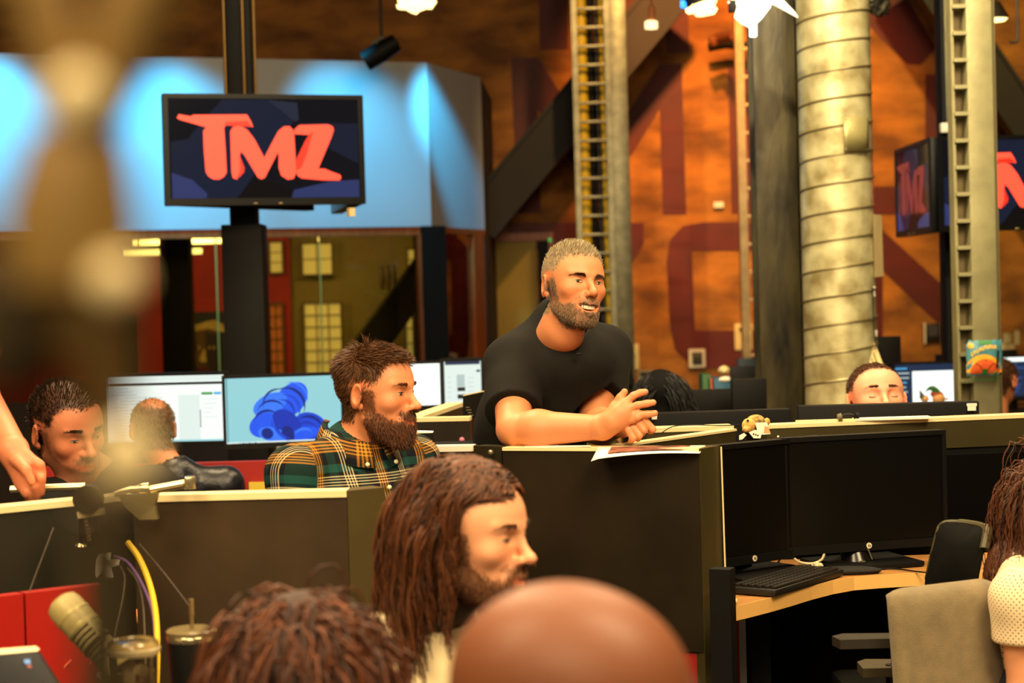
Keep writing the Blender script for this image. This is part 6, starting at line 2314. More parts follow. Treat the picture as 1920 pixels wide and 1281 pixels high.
# ---------------------------------------------------------------- shared figure pieces
def simple_hand(sd, wrist, d, side, up, s=1.):
    """palm, four curled fingers and a thumb; d = pointing direction"""
    wrist, d, side, up = (np.array(v, dtype=float) for v in (wrist, d, side, up))
    d /= np.linalg.norm(d)
    side /= np.linalg.norm(side)
    pk = wrist + d * .075 * s
    for k, (o_, ln) in enumerate(((-.03, .07), (-.011, .08), (.009, .075), (.028, .06))):
        kn = pk + side * o_ * s - up * .004 * abs(o_) * 20 * s
        sd.cap(wrist, kn, .021 * s, .0115 * s, .014 * s)
        m1 = kn + (d * .8 - up * .5) * ln * .5 * s
        m2 = m1 + (d * .2 - up * .95) * ln * .4 * s
        sd.cap(kn, m1, .0105 * s, .009 * s, .003 * s)
        sd.cap(m1, m2, .009 * s, .0078 * s, .003 * s)
    tb = wrist + d * .02 * s - side * .02 * s
    t1 = tb + (d * .6 - side * .7 - up * .3) * .04 * s
    t2 = t1 + (d * .9 - side * .1 - up * .4) * .03 * s
    sd.cap(tb, t1, .015 * s, .011 * s, .006 * s)
    sd.cap(t1, t2, .011 * s, .0085 * s, .004 * s)


def figure(label, hc, a, pitch, roll, s, o, skin, ta, cloth, vox=.004, cvox=.007, arms=None, hair=None, hmask=None, beard=None, bmask=None, shoulder=.175, drop=.0,
           bits=True, seated=True, hairspec=None, neckdir=None, trousers=None, brow=(40, 26, 16), hip_z=.52, body_shift=(0, 0, 0), skin_m=None, cloth_name='shirt', wrinkle=.0012, low=True, collar=.05, sleeves='long'):
    H = head_matrix(hc, a, pitch, roll, s)
    f, r = yawdir(ta)
    C = np.array(hc) + np.array([0, 0, -.235 * s - drop]) - f * .05 + np.array(body_shift)
    root = thing('person', label, 'person', (C[0], C[1], 0))
    RS, LS = C - r * shoulder + np.array([0, 0, -.03]), C + r * shoulder + np.array([0, 0, -.03])
    ch, be = C + f * .02 + np.array([0, 0, -.17]), C + f * .03 + np.array([0, 0, -.36])
    hip = np.array([C[0] - f[0] * .02, C[1] - f[1] * .02, hip_z])
    if arms is None:
        arms = {}
    aj = {}
    for key, S_, sg in (('r', RS, -1), ('l', LS, 1)):
        if key in arms:
            E_, W_ = arms[key][0], arms[key][1]
        else:
            E_ = S_ + np.array([0, 0, -.27]) + r * sg * .05 + f * .03
            W_ = E_ + f * .2 - r * sg * .05 + np.array([0, 0, .02])
        aj[key] = (S_, np.array(E_), np.array(W_))
    allp = np.stack([v for k in aj.values() for v in k] + [hip, np.array(hc)])
    lo, hi = allp.min(0) - .16, allp.max(0) + .17
    sd = SDF(lo, hi, vox)
    add_head(sd, H, dict(o, neck=tuple(((C + np.array([0, 0, .0]) - np.array(hc)) @ H[1]) / s)))
    ry = np.array(RZ(ta))
    for key, (S_, E_, W_) in aj.items():
        sd.cap(S_, C, .045, .05, .04)
        sd.cap(S_, E_, .048, .038, .02)
        sd.cap(E_, W_, .040, .027, .015)
        d = W_ - E_
        d = d / np.linalg.norm(d)
        up = np.array([0, 0, 1.]) - d * d[2]
        up /= np.linalg.norm(up) + 1e-9
        if key in arms and len(arms[key]) > 2 and callable(arms[key][2]):
            arms[key][2](sd)
        elif key in arms and len(arms[key]) > 2:
            hd, hs, hu = arms[key][2]
            simple_hand(sd, W_, hd, hs, hu, arms[key][3] if len(arms[key]) > 3 else 1.)
        else:
            simple_hand(sd, W_, d, np.cross(d, up) * (1 if key == 'r' else -1), up)
    V, Fq = sd.mesh()
    V = lap(V, Fq, 1, .4)
    col, Lc = skin_colors(H, V, skin, o, hair or (0, 0, 0), hmask, bmask, beard or (0, 0, 0))
    nr = vnormals(V, Fq)
    np_mesh('body', V, Fq, skin_m or M_skin, root, col)
    if bits:
        head_bits(H, o, root, brow=brow)
    # clothing
    sd = SDF(np.minimum(lo, hip - .2), np.maximum(hi, hip + .2), cvox)
    sd.ell(ch, (.172, .112, .19), ry, 0)
    sd.ell(be, (.158, .112, .2), ry, .05)
    sd.ell(hip + np.array([0, 0, .05]), (.165, .13, .13), ry, .05)
    sd.cap(C + np.array([0, 0, .02]), C + np.array([0, 0, -.1]), .068, .09, .04)
    for key, (S_, E_, W_) in aj.items():
        sd.cap(S_, C, .058, .056, .04)
        if sleeves == 'long':
            sd.cap(S_, E_, .064, .05, .03)
            W2 = E_ + (W_ - E_) * .86
            sd.cap(E_, W2, .052, .040, .02)
            dd = (W_ - E_) / np.linalg.norm(W_ - E_)
            sd.cap(W2 - dd * .0, W2 + dd * .08, .06, .06, .002, 's', flat=True)
        else:
            hm = S_ + (E_ - S_) * sleeves
            sd.cap(S_, hm, .064, .066, .03)
            dd = (E_ - S_) / np.linalg.norm(E_ - S_)
            sd.cap(hm - dd * .01, hm + dd * .12, .09, .09, .002, 's', flat=True)
    if wrinkle:
        sd.wrinkle(wrinkle, 38, 5)
    sd.cap(np.array(hc), C + np.array([0, 0, collar * .4]), .054, .052, .006, 's')
    CV, CF = sd.mesh()
    CV = lap(CV, CF, 1, .5)
    ex = np.stack([(CV - C) @ r, CV[:, 2] - C[2], (CV - C) @ f], 1)
    # sleeves get their own weave direction
    for key, (S_, E_, W_) in aj.items():
        sg = -1 if key == 'r' else 1
        ax = (E_ - S_) / np.linalg.norm(E_ - S_)
        t = (CV - S_) @ ax
        m = (((CV - C) @ r) * sg > shoulder - .015) & (t > -.06)
        q = np.cross(ax, f)
        ex[m, 0] = ((CV[m] - S_) @ f) + ((CV[m] - S_) @ q) * .4 + .03
        ex[m, 1] = -t[m]
    np_mesh(cloth_name, CV, CF, cloth, root, extra=ex)
    if low:
        lower_body(root, hip, ta, seated, trousers or M_trouser, M_shoe)
    near = np.linalg.norm(Lc, axis=1) < .19
    return root, H, V, nr, Lc, near, (f, r, C, RS, LS)


def short_mask(front=.074, nape=-.07, temple=.036):
    def hm(L):
        x, y, z = np.abs(L[:, 0]), L[:, 1], L[:, 2]
        fr = (z > front - .25 * np.clip(.05 - y, 0, .05) - 1.35 * np.clip(.055 - y, 0, .2))
        side = (y < temple - .9 * np.clip(.02 - z, 0, .1)) & (z > -.03) & ~((y > -.05) & (z < .03) & (x > .062))
        back = (y < -.035) & (z > nape)
        ear = (x > .0735) & (np.abs(z + .004) < .040) & (y > -.06) & (y < .02)
        return ((fr | side | back) & (z > nape) & ~ear).astype(float)
    return hm


def full_beard(L):
    x, y, z = np.abs(L[:, 0]), L[:, 1], L[:, 2]
    edge = -.034 - .62 * np.clip(y - .02, 0, .05)
    jaw = (z < edge) & (z > -.125) & (y > .0) & (x > .02)
    burn = (y > .004) & (y < .03) & (z < .012) & (x > .055)
    must = (y > .080) & (z < -.042) & (z > -.060) & (x < .032)
    chin = (y > .05) & (z < -.0755)
    lips = (np.abs(z + .067) < .0085) & (x < .023) & (y > .08)
    return (((jaw | burn | chin) & ~lips) | must).astype(float)


def grow(root, H, V, nr, Lc, near, fn, n, length, col, col2, dirl, nw=.4, rad=.0008, segs=2, comb=None, stiff=.6, jit=.18, seed=1, name='hair', amp=.003, grav=0., **kw):
    w = soft(fn, Lc, amp) * near
    i = sample(w, n, seed)
    dl = dirl(Lc[i]) if callable(dirl) else np.broadcast_to(np.array(dirl, dtype=float), (n, 3))
    dw = dl @ H[1].T
    ln = length(Lc[i]) if callable(length) else length
    cb = None if comb is None else H[1] @ np.array(comb)
    return strands(name, V[i] - nr[i] * .001, nr[i] * nw + dw, ln, M_hair, root, segs, rad, comb=cb, stiff=stiff, jitter=jit, col=col, col2=col2, seed=seed, grav=grav, **kw)


# ---------------------------------------------------------------- plaid shirt man
def plaid_material():
    m = bpy.data.materials.new('plaid_flannel')
    m.use_nodes = True
    nt = m.node_tree
    b = nt.nodes['Principled BSDF']
    b.inputs['Roughness'].default_value = .9
    b.inputs['Specular IOR Level'].default_value = .2
    at = nt.nodes.new('ShaderNodeAttribute')
    at.attribute_name = 'cloth'
    sp = nt.nodes.new('ShaderNodeSeparateXYZ')
    nt.links.new(at.outputs['Vector'], sp.inputs[0])
    navy, green, teal = (16, 20, 26), (22, 58, 50), (30, 84, 78)
    yel, wht, brn = (206, 136, 40), (222, 202, 156), (62, 46, 24)
    outs = []
    for ch, off in (('X', .03), ('Y', .0)):
        ad = nt.nodes.new('ShaderNodeMath')
        ad.operation = 'MULTIPLY_ADD'
        ad.inputs[1].default_value = 1 / .150
        ad.inputs[2].default_value = 10 + off / .15
        nt.links.new(sp.outputs[ch], ad.inputs[0])
        fr = nt.nodes.new('ShaderNodeMath')
        fr.operation = 'FRACT'
        nt.links.new(ad.outputs[0], fr.inputs[0])
        rp = nt.nodes.new('ShaderNodeValToRGB')
        cr = rp.color_ramp
        cr.interpolation = 'CONSTANT'
        st = [(0, navy)]
        for k in range(4):
            st += [(.10 + .045 * k, yel), (.10 + .045 * k + .022, brn)]
        st += [(.30, navy), (.38, green), (.52, navy)]
        for k in range(4):
            st += [(.60 + .042 * k, wht), (.60 + .042 * k + .017, navy)]
        st += [(.80, teal if ch == 'Y' else green), (.92, navy)]
        cr.elements[0].position = 0
        cr.elements[0].color = lin(st[0][1]) + (1,)
        cr.elements.remove(cr.elements[1])
        for p_, c_ in st[1:]:
            e_ = cr.elements.new(p_)
            e_.color = lin(c_) + (1,)
        nt.links.new(fr.outputs[0], rp.inputs[0])
        outs.append(rp.outputs[0])
    mx = nt.nodes.new('ShaderNodeMix')
    mx.data_type = 'RGBA'
    mx.inputs['Factor'].default_value = .5
    nt.links.new(outs[0], mx.inputs['A'])
    nt.links.new(outs[1], mx.inputs['B'])
    nt.links.new(mx.outputs['Result'], b.inputs['Base Color'])
    return m


M_plaid = plaid_material()


def plaid_man():
    o = dict(smile=.45, eye=.0036, neck_r=.052, gaze=(.1, 0), nose=.002, brow_up=-.004)
    hm = short_mask(.080, -.066, .040)
    fig = figure('bearded man in a green and mustard plaid shirt sitting behind the left partition', A3(706, 737, 4.35), 66, -2, 0, .945, o, (220, 142, 98), 42, M_plaid, .0028, .0050,
                 hair=(84, 54, 30), hmask=hm, beard=(84, 48, 26), bmask=full_beard, drop=-.0, body_shift=(-.025, .0, .078), shoulder=.172, brow=(86, 54, 30), collar=.0)
    root, H, V, nr, Lc, near, (f, r, C, RS, LS) = fig
    g = fig[:6]

    def ln(L):
        top = np.clip((L[:, 2] - .035) / .05, 0, 1)
        return .010 + .018 * top

    def dr(L):
        top = np.clip((L[:, 2] - .04) / .045, 0, 1)[:, None]
        fw = np.clip((L[:, 1] + .045) / .03, 0, 1)[:, None]
        tp = fw * np.array([[.25, .95, .10]]) + (1 - fw) * np.array([[.1, -.55, -.25]])
        return top * tp + (1 - top) * np.array([[0, -.55, -.75]])
    grow(*g, hm, 7500, ln, (46, 27, 15), (122, 78, 42), dr, .28, .0009, 3, comb=(0, .2, -.35), stiff=.5, jit=.07, seed=11)

    def bl(L):
        chin = np.clip((-.055 - L[:, 2]) / .05, 0, 1) * np.clip((L[:, 1] - .0) / .06, 0, 1)
        m = (L[:, 2] > -.062) & (L[:, 1] > .078)
        burn = np.clip((L[:, 2] + .06) / .03, 0, 1) * (L[:, 1] < .06)
        return np.where(m, .008, (.008 + .013 * chin) * (1 - .6 * burn))
    grow(*g, full_beard, 5600, bl, (50, 27, 14), (128, 74, 38), (0, .25, -.75), .5, .0009, 3, comb=(0, .1, -.6), stiff=.5, jit=.2, seed=12, name='beard')
    # collar: two leaves and a stand
    nk = C + np.array([0, 0, .03])
    fr_ = np.array(f)
    mb = MB()
    ringN = 26
    top, mid, bot = [], [], []
    for k in range(ringN + 1):
        t = -150 + 300 * k / ringN
        aa = R_(t)
        d = fr_ * math.cos(aa) + r * math.sin(aa)
        fwd = (1 + math.cos(aa)) / 2
        tz = .050 - .055 * fwd
        top.append(nk + d * (.060 + .006 * fwd) + np.array([0, 0, tz]))
        mid.append(nk + d * (.070 + .012 * fwd) + np.array([0, 0, tz + .004]))
        bot.append(nk + d * (.088 + .022 * fwd) + np.array([0, 0, tz - .040 - .012 * fwd]))
    allv = top + mid + bot
    n1 = ringN + 1
    Vc = np.array(allv)
    Fc = []
    for k in range(ringN):
        if abs(-150 + 300 * (k + .5) / ringN) < 14:
            continue
        Fc += [(k, k + 1, n1 + k + 1, n1 + k), (n1 + k, n1 + k + 1, 2 * n1 + k + 1, 2 * n1 + k)]
    ex = np.stack([np.tile(np.arange(n1), 3) * .0135, np.repeat([.0, .012, .06], n1), np.zeros(3 * n1)], 1)
    co = np_mesh('collar', Vc, np.array(Fc), M_plaid, root, extra=ex)
    so = co.modifiers.new('t', 'SOLIDIFY')
    so.thickness = .003
    Mbut = mat('shirt_button', (238, 226, 190), .35)
    for t in (-22, 22):
        d = fr_ * math.cos(R_(t)) + r * math.sin(R_(t))
        p = nk + d * .111 + np.array([0, 0, -.046])
        MB().ball(Vector(p), (.0055, .0055, .0055), None, 10, 8).build('button', Mbut, root)
    # placket with buttons
    for k in range(5):
        p = C + f * (.128 + .012 * k - .0015 * k * k) + np.array([0, 0, -.07 - .075 * k])
        MB().ball(Vector(p), (.0055, .0045, .0055), None, 10, 8).build('button', Mbut, root)
    MB().box(Vector(C + f * .125 + np.array([0, 0, -.115])), (.012, .01, .008), RZ(42)).build('clip_microphone', M_black, root)


plaid_man()


# ---------------------------------------------------------------- long-haired man
def flow_hair(root, name, H, roots, n, length, col, col2, seed, segs=20, rad=.0011, ext=1.14, wave=.0045, wavef=13., part=0., outward=.5, sh=None, jit=.12, backdir=(0, -.25, 0), face=.026):
    c, R, s = H
    rs = np.random.RandomState(seed)
    L0 = to_local(H, roots)
    side = np.sign(L0[:, :1] - part) * np.array([[1., 0, 0]])
    dl = side * outward + np.array([backdir]) + np.array([[0, 0, .35]])
    d = dl @ R.T
    cen = np.array([0, -.012, .030])
    rad3 = np.array([.0765, .094, .085]) * ext

    def push(p):
        q = to_local(H, p)
        e_ = (q - cen) / rad3
        k = np.sqrt((e_ ** 2).sum(1))
        m = (k < 1) & (q[:, 2] > -.12)
        if m.any():
            q[m] = cen + (q[m] - cen) / k[m][:, None]
        m = (q[:, 2] < .070) & (q[:, 1] > face) & (q[:, 2] > -.16)
        if m.any():
            q[m, 1] = face - .25 * np.clip(.03 - q[m, 2], 0, .06)
            q[m, 0] = np.sign(q[m, 0]) * np.maximum(np.abs(q[m, 0]), .066)
        # neck column
        rr = np.sqrt(q[:, 0] ** 2 + (q[:, 1] + .03) ** 2)
        m = (rr < .066) & (q[:, 2] < -.03)
        if m.any():
            sc = (.066 / rr[m])[:, None]
            q[m, :2] = np.array([0, -.03]) + (q[m, :2] - np.array([0, -.03])) * sc
        w_ = c + (q * s) @ R.T
        if sh is not None:
            for (o_, r_) in sh:
                v = w_ - o_
                dd = np.linalg.norm(v, axis=1)
                m = dd < r_
                if m.any():
                    w_[m] = o_ + v[m] / dd[m][:, None] * r_
        return w_

    def ph(rt):
        q = to_local(H, rt)
        return 2.6 * np.sin(q[:, 0] * 38 + 1.3) + 2.4 * np.sin(q[:, 1] * 33) + q[:, 2] * 22
    return strands(name, roots, d, length, M_hair, root, segs, rad, grav=9.0, jitter=jit, curl=wave, curlf=wavef, col=col, col2=col2, seed=seed, push=push, phase=ph, taper=.5)


def long_mask(L):
    x, y, z = np.abs(L[:, 0]), L[:, 1], L[:, 2]
    return ((z > .086 - .9 * np.clip(.07 - y, 0, .2)) & (z > -.05) & ~((y > .03) & (z < .072)) & (y < .075)).astype(float)


def long_haired_man():
    o = dict(smile=.35, eye=.0026, neck_r=.05, gaze=(.1, 0), nose=.003, brow_up=-.003, brow_n=260)
    M_cream = plain_cloth('cream_cotton', (236, 214, 168), .9)
    fig = figure('man with long wavy brown hair and beard in a cream shirt seen in profile', A3(884, 1002, 3.0), 62, -4, 0, .955, o, (238, 168, 124), 50, M_cream, .0032, .008,
                 hair=(62, 38, 22), hmask=long_mask, beard=(104, 62, 36), bmask=full_beard, body_shift=(-.05, .03, .06), brow=(66, 40, 24))
    root, H, V, nr, Lc, near, (f, r, C, RS, LS) = fig
    g = fig[:6]
    grow(*g, full_beard, 4200, lambda L: np.where(L[:, 2] > -.062, .006, .010), (70, 40, 22), (140, 90, 52), (0, .2, -.75), .4, .0008, 2, comb=(0, .1, -.5), seed=22, name='beard')
    w = soft(long_mask, Lc, .003) * near
    i = sample(w, 2600, 23)
    flow_hair(root, 'hair', H, V[i] + nr[i] * .002, 2600, .225, (36, 19, 10), (112, 64, 34), 24, segs=16, rad=.0017, ext=1.19, wave=.0125, wavef=17., outward=.45,
              sh=[(RS, .075), (LS, .075), (C + np.array([0, 0, -.02]), .085)], backdir=(0, -.75, 0))
    # inner mass of hair so that no light shows through
    sd = SDF(np.array(H[0]) - .26, np.array(H[0]) + .22, .005)
    c, R, s = H
    sd.ell(to_world(H, (0, -.020, .036)), (.084, .092, .083), R, 0)
    sd.ell(to_world(H, (0, -.055, -.06)), (.088, .062, .12), R, .03)
    sd.ell(to_world(H, (0, .10, -.03)), (.14, .108, .125), R, .01, 's')
    sd.wrinkle(.003, 90, 4)
    Vh, Fh = sd.mesh()
    np_mesh('hair_mass', Vh, Fh, mat('dark_brown_hair', (40, 24, 13), .7, var=.4, scale=60, stretch=(3, 3, .5)), root)


long_haired_man()


# ---------------------------------------------------------------- curly head from behind (near)
def curly_person():
    o = dict(simple=True, neck_r=.05)
    allm = lambda L: ((L[:, 2] > -.06) & (L[:, 1] < .06)).astype(float)
    fig = figure('person with curly auburn hair seen from behind in front of the tumbler', A3(572, 1302, 2.3), 172, 0, 0, .96, o, (220, 150, 110), 172, plain_cloth('dark_knit', (40, 34, 30)), .006, .012,
                 hair=(70, 38, 20), hmask=allm, bits=False)
    root, H, V, nr, Lc, near, (f, r, C, RS, LS) = fig
    w = soft(allm, Lc, .003) * near * np.where(Lc[:, 2] > .03, 1.6, 1)
    i = sample(w, 2000, 31)
    flow_hair(root, 'hair', H, V[i] + nr[i] * .004, 2000, .24, (42, 21, 10), (112, 60, 30), 32, segs=15, rad=.0021, ext=1.20, wave=.0085, wavef=15., outward=.4, jit=.2)
    sd = SDF(np.array(H[0]) - .2, np.array(H[0]) + .2, .007)
    sd.ell(to_world(H, (0, -.015, .03)), (.092, .108, .094), H[1], 0)
    sd.ell(to_world(H, (0, -.03, -.07)), (.11, .09, .1), H[1], .03)
    sd.wrinkle(.005, 80, 6)
    Vh, Fh = sd.mesh()
    np_mesh('hair_mass', Vh, Fh, mat('auburn_hair_mass', (52, 27, 14), .7, var=.4, scale=50), root)


curly_person()

# ---------------------------------------------------------------- bald man (nearest)
figure('bald man seen from behind in profile at the bottom of the picture', A3(1085, 1362, 1.5), 84, 0, 0, .985, dict(smile=0, eye=.004, neck_r=.06), (128, 74, 44), 90, plain_cloth('charcoal_knit', (46, 42, 40)), .005, .012,
       skin_m=attr_mat('shiny_skin', .52, .45, bump=.08, bscale=90, coat=.03), brow=(24, 16, 12))


# ---------------------------------------------------------------- man at the left behind the rig
def left_man():
    hm = short_mask(.078, -.07, .04)
    fig = figure('dark-haired man in a black jacket at the left looking down', A3(126, 806, 4.5), 46, -16, 6, .98, dict(smile=.2, eye=.003, neck_r=.054), (224, 140, 100), 55,
                 plain_cloth('black_softshell', (22, 19, 16), .7), .0048, .010, hair=(30, 20, 14), hmask=hm, body_shift=(.10, .05, .085), beard=(120, 76, 54), bmask=full_beard)
    root, H, V, nr, Lc, near, (f, r, C, RS, LS) = fig
    grow(*fig[:6], hm, 2600, .014, (22, 14, 9), (56, 36, 24), (0, .3, .3), .6, .0012, 2, seed=41)
    p = P(236, 848, 4.18)
    for (x0, y0, x1, y1) in ((228, 842, 240, 846), (234, 856, 246, 848), (228, 842, 236, 856)):
        MB().tube([P(x0, y0, 4.2), P(x1, y1, 4.2)], .0018, 5).build('chest_emblem', M_galv, root)


left_man()


# ---------------------------------------------------------------- balding man from behind, at the lit monitors
def back_man():
    def hm(L):
        x, y, z = np.abs(L[:, 0]), L[:, 1], L[:, 2]
        thin = ((z - .10) / .05) ** 2 + ((y + .04) / .06) ** 2 + (x / .05) ** 2 < 1
        ear = (x > .0735) & (np.abs(z + .004) < .040)
        return ((z > -.075) & (y < .03) & ~ear & ~(thin & (np.sin(L[:, 0] * 900) > -.2))).astype(float)
    fig = figure('balding grey-brown haired man in a shiny dark jacket facing the lit monitors', A3(286, 806, 6.55), 198, -4, 0, .93, dict(simple=True, neck_r=.054), (196, 124, 84), 190,
                 mat('shiny_navy_jacket', (18, 18, 26), .35, var=.2, scale=20, bump=.3, bscale=40), .0045, .009, hair=(70, 50, 30), hmask=hm, bits=False, body_shift=(.07, 0, .05))
    grow(*fig[:6], hm, 2600, .012, (58, 40, 24), (150, 118, 80), (0, -.2, -.6), .5, .0011, 2, seed=51)


back_man()


# ---------------------------------------------------------------- black-haired person in the middle distance
def black_hair_person():
    hm = lambda L: ((L[:, 2] > -.08) & (L[:, 1] < .06)).astype(float)
    fig = figure('person with long black hair seen from behind beyond the clasped hands', A3(1240, 752, 7.0), 172, -6, 0, .95, dict(simple=True, neck_r=.05), (200, 130, 90), 180, plain_cloth('black_jersey', (20, 18, 16)), .006, .011,
                 hair=(14, 11, 9), hmask=hm, bits=False, hip_z=.5)
    root, H, V, nr, Lc, near, _ = fig
    i = sample(soft(hm, Lc, .003) * near, 900, 61)
    flow_hair(root, 'hair', H, V[i] + nr[i] * .003, 900, .26, (4, 3, 3), (10, 8, 6), 62, segs=10, rad=.0024, ext=1.10, wave=.001, wavef=6., outward=.5)
    sd = SDF(np.array(H[0]) - .2, np.array(H[0]) + .17, .007)
    sd.ell(to_world(H, (0, -.015, .032)), (.083, .10, .088), H[1], 0)
    sd.ell(to_world(H, (0, -.03, -.07)), (.085, .07, .09), H[1], .03)
    Vh, Fh = sd.mesh()
    np_mesh('hair_mass', Vh, Fh, mat('black_hair_mass', (6, 5, 4), .8, spec=.15), root)


black_hair_person()


# ---------------------------------------------------------------- man hidden behind the monitor
def hidden_man():
    hm = short_mask(.090, -.07, .030)
    fig = figure('brown-haired man with closed eyes peeking above the monitor with the sticker', A3(1644, 752, 5.72), 4, 14, 0, .98, dict(smile=.9, eye=0, neck_r=.058, wide=1.07), (240, 164, 128), 0,
                 plain_cloth('grey_hoodie', (60, 56, 54)), .0040, .012, hair=(62, 38, 24), hmask=hm, brow=(80, 50, 32))
    root, H, V, nr, Lc, near, _ = fig
    grow(*fig[:6], hm, 4200, .010, (44, 26, 16), (108, 70, 42), (.5, .3, .1), .25, .0009, 2, comb=(.3, 0, -.3), seed=71)
    for x in (-1, 1):
        pts = []
        for k in range(9):
            f_ = k / 8 * 2 - 1
            pts.append(Vector(to_world(H, (x * .0318 + f_ * .0135, .0846 - .003 * f_ * f_, -.0015 - .0022 * (1 - f_ * f_)))))
        MB().tube(pts, .0011, 6).build('closed_lash', mat('lash_dark', (52, 30, 18), .6), root)


hidden_man()


# ---------------------------------------------------------------- far right worker
def far_worker():
    hm = short_mask(.085, -.075, .035)
    fig = figure('brown-haired worker in an olive shirt facing the far right monitor', A3(1876, 716, 8.9), 140, -8, 0, .95, dict(simple=True, neck_r=.05), (206, 130, 86), 140, plain_cloth('olive_shirt', (116, 104, 66)), .006, .012,
                 hair=(60, 38, 20), hmask=hm, bits=False)
    grow(*fig[:6], hm, 1200, .014, (50, 30, 16), (96, 62, 34), (0, -.2, -.5), .6, .0014, 2, seed=81)


far_worker()


# ---------------------------------------------------------------- woman in the dotted blouse at the right edge
def dotted_material():
    m = bpy.data.materials.new('dotted_blouse')
    m.use_nodes = True
    nt = m.node_tree
    b = nt.nodes['Principled BSDF']
    b.inputs['Roughness'].default_value = .8
    at = nt.nodes.new('ShaderNodeAttribute')
    at.attribute_name = 'cloth'
    mp = nt.nodes.new('ShaderNodeMapping')
    mp.inputs['Rotation'].default_value = (0, 0, R_(45))
    mp.inputs['Scale'].default_value = (1 / .0085, 1 / .0085, 0)
    nt.links.new(at.outputs['Vector'], mp.inputs[0])
    fr = nt.nodes.new('ShaderNodeVectorMath')
    fr.operation = 'FRACTION'
    nt.links.new(mp.outputs[0], fr.inputs[0])
    sb = nt.nodes.new('ShaderNodeVectorMath')
    sb.operation = 'DISTANCE'
    sb.inputs[1].default_value = (.5, .5, 0)
    nt.links.new(fr.outputs[0], sb.inputs[0])
    lt = nt.nodes.new('ShaderNodeMath')
    lt.operation = 'LESS_THAN'
    lt.inputs[1].default_value = .17
    nt.links.new(sb.outputs['Value'], lt.inputs[0])
    mx = nt.nodes.new('ShaderNodeMix')
    mx.data_type = 'RGBA'
    mx.inputs['A'].default_value = lin((232, 208, 168)) + (1,)
    mx.inputs['B'].default_value = lin((30, 20, 14)) + (1,)
    nt.links.new(lt.outputs[0], mx.inputs['Factor'])
    nt.links.new(mx.outputs['Result'], b.inputs['Base Color'])
    return m


def dotted_woman():
    hm = lambda L: ((L[:, 2] > -.06) & (L[:, 1] < .065) & ~((L[:, 1] > .03) & (L[:, 2] < .07))).astype(float)
    hc = A3(2008, 950, 4.05)
    sh = A3(1898, 1092, 3.95)
    fig = figure('woman with long curly dark hair in a cream dotted blouse at the right edge', hc, 78, -4, 0, .95, dict(neck_r=.046), (232, 160, 118), 70, dotted_material(), .0055, .0055,
                 hair=(50, 28, 16), hmask=hm, bits=True, cloth_name='blouse', body_shift=(-.05, -.02, .085), shoulder=.165,
                 arms={'r': (A3(1925, 1300, 3.90), A3(2050, 1330, 3.8))}, sleeves=.50)
    root, H, V, nr, Lc, near, (f, r, C, RS, LS) = fig
    i = sample(soft(hm, Lc, .003) * near, 1100, 91)
    flow_hair(root, 'hair', H, V[i] + nr[i] * .003, 1100, .27, (36, 19, 10), (104, 58, 32), 92, segs=32, rad=.0015, ext=1.16, wave=.0085, wavef=48., outward=.3, jit=.4, sh=[(RS, .085), (LS, .085), (C, .09)], backdir=(0, -.6, 0))
    sd = SDF(np.array(H[0]) - .25, np.array(H[0]) + .2, .007)
    sd.ell(to_world(H, (0, -.02, .034)), (.086, .094, .086), H[1], 0)
    sd.ell(to_world(H, (0, -.055, -.07)), (.09, .06, .12), H[1], .03)
    sd.wrinkle(.004, 80, 6)
    Vh, Fh = sd.mesh()
    np_mesh('hair_mass', Vh, Fh, mat('dark_curl_mass', (34, 19, 11), .7, var=.4, scale=50), root)


dotted_woman()


# ---------------------------------------------------------------- person cut off by the left edge
def edge_person():
    W_ = A3(26, 842, 3.74)
    E_ = A3(-40, 740, 3.90)

    def fist(sd):
        Yf = 3.71
        for pts in (((50, 855), (75, 872), (80, 889)), ((52, 874), (77, 896), (77, 924)), ((46, 894), (63, 913), (69, 933)), ((38, 908), (50, 925), (56, 939))):
            k = [A3(x, y, Yf - .012 * (i == 1)) for i, (x, y) in enumerate(pts)]
            sd.cap(A3(24, 846, Yf + .02), k[0], .025, .0125, .014)
            sd.cap(k[0], k[1], .0115, .0100, .003)
            sd.cap(k[1], k[2], .0100, .0085, .003)
        sd.cap(A3(30, 862, Yf - .01), A3(48, 880, Yf - .035), .014, .011, .006)
        sd.cap(A3(48, 880, Yf - .035), A3(60, 904, Yf - .035), .011, .0088, .004)
    fig = figure('capped person cut off by the left edge resting a hand on the partition', A3(-54, 580, 3.98), 40, 0, 0, .95, dict(smile=0, eye=.0035, neck_r=.052), (216, 128, 90), 40, plain_cloth('dark_green_tee', (34, 36, 24)), .005, .009,
                 arms={'r': (E_, W_, fist), 'l': (A3(-150, 900, 4.25), A3(-150, 1080, 4.15))}, seated=False, hip_z=.88, sleeves=.45, hair=(30, 20, 14), hmask=short_mask(), body_shift=(-.17, .02, 0))
    root, H = fig[0], fig[1]
    c, R, s = H
    MB().ball(Vector(to_world(H, (0, -.012, .05))), (.083 * s, .1 * s, .078 * s), Matrix(R.tolist()), 20, 12).build('cap', mat('dark_cap', (26, 22, 16), .85), root)
    MB().ball(Vector(to_world(H, (0, .10, .055))), (.06 * s, .05 * s, .008 * s), Matrix(R.tolist()), 18, 8).build('cap_peak', mat('dark_cap', (26, 22, 16), .85), root)
    for x in (-1, 1):
        MB().tube([Vector(to_world(H, (x * .033 + .024 * math.cos(t), .098, .002 + .017 * math.sin(t)))) for t in np.linspace(0, 6.1, 20)], .0014, 6, True).build('glasses_rim', M_galv, root)


edge_person()

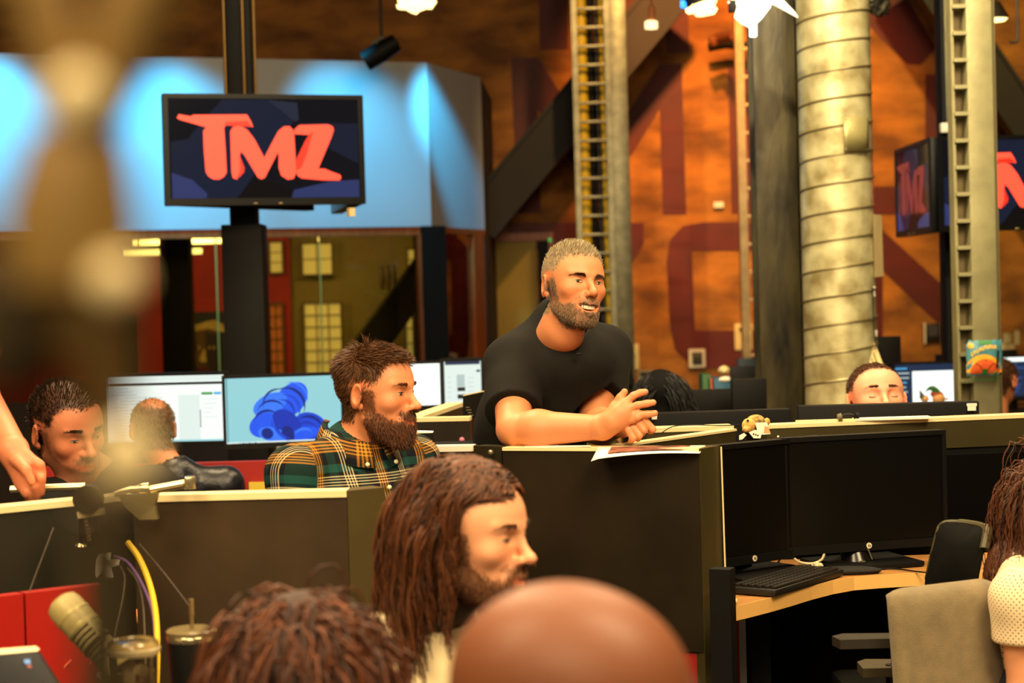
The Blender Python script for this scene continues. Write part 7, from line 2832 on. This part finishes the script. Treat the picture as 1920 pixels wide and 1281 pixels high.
# ================================================================ NEAR RIG (far out of focus at the left)
M_rig = mat('tan_anodised_rig', (150, 118, 60), .45, .1)
M_rigd = mat('dark_rig', (58, 46, 20), .6)
M_rigc = mat('highlight_knob_cream', (255, 234, 176), .3)  # bright cream puts the blurred specular highlights into the knob colour
RYD = .45
KR = .73
t = thing('microphone_stand', 'blurred tan microphone stand with knobs close to the camera at the left', 'stand', (P(140, 900, RYD).x, RYD, 0))
MB().tube([P(150, 235, RYD), P(95, 60, RYD), P(40, -120, RYD)], [KR * r_ for r_ in (.0095, .0095, .0095)], 14).build('fork_arm', M_rig, t)
MB().tube([P(160, 235, RYD), P(240, 60, RYD), P(320, -120, RYD)], [KR * r_ for r_ in (.011, .0125, .0125)], 14).build('fork_arm', M_rig, t)
MB().ball(P(148, 185, RYD - .012), (KR * .0100, KR * .009, KR * .0100), None, 18, 12).build('knob', M_rigc, t)
MB().ball(P(150, 265, RYD), (KR * .0125, KR * .0125, KR * .011), None, 18, 12).build('joint', M_rig, t)
MB().tube([P(150, 250, RYD), P(135, 400, RYD), P(140, 540, RYD)], [KR * r_ for r_ in (.016, .022, .020)], 16).build('upper_tube', M_rig, t)
MB().ball(P(214, 528, RYD - .012), (KR * .0085, KR * .008, KR * .0085), None, 18, 12).build('wing_knob', M_rigc, t)
MB().tube([P(165, 525, RYD), P(210, 528, RYD)], .004, 10).build('knob_stem', M_rig, t)
MB().tube([P(48, 470, RYD + .01), P(38, 620, RYD + .01), P(14, 730, RYD + .01)], [KR * r_ for r_ in (.014, .018, .007)], 16).build('shock_mount', M_rigd, t)
MB().tube([P(150, 530, RYD), P(172, 620, RYD), P(200, 720, RYD), P(218, 850, RYD), P(200, 950, RYD)], [KR * r_ for r_ in (.016, .0145, .0085, .006, .0065)], 16).build('lower_tube', mat('brown_rig', (92, 70, 30), .5), t)
MB().ball(P(238, 862, RYD - .012), (KR * .0090, KR * .008, KR * .0115), None, 18, 12).build('clamp_knob', M_rigc, t)
px_ = P(190, 930, RYD).x - .01
MB().tube([P(198, 945, RYD), (px_, RYD, 1.2), (px_, RYD, .75), (px_, RYD, .02)], [KR * r_ for r_ in (.0095, .0095, .009, .009)], 14).build('stand_pole', M_rigd, t)
MB().lathe([(0, 0), (.11, 0), (.105, .012), (.02, .022), (0, .022)], (px_, RYD, 0), None, 28).build('stand_base', M_rigd, t)
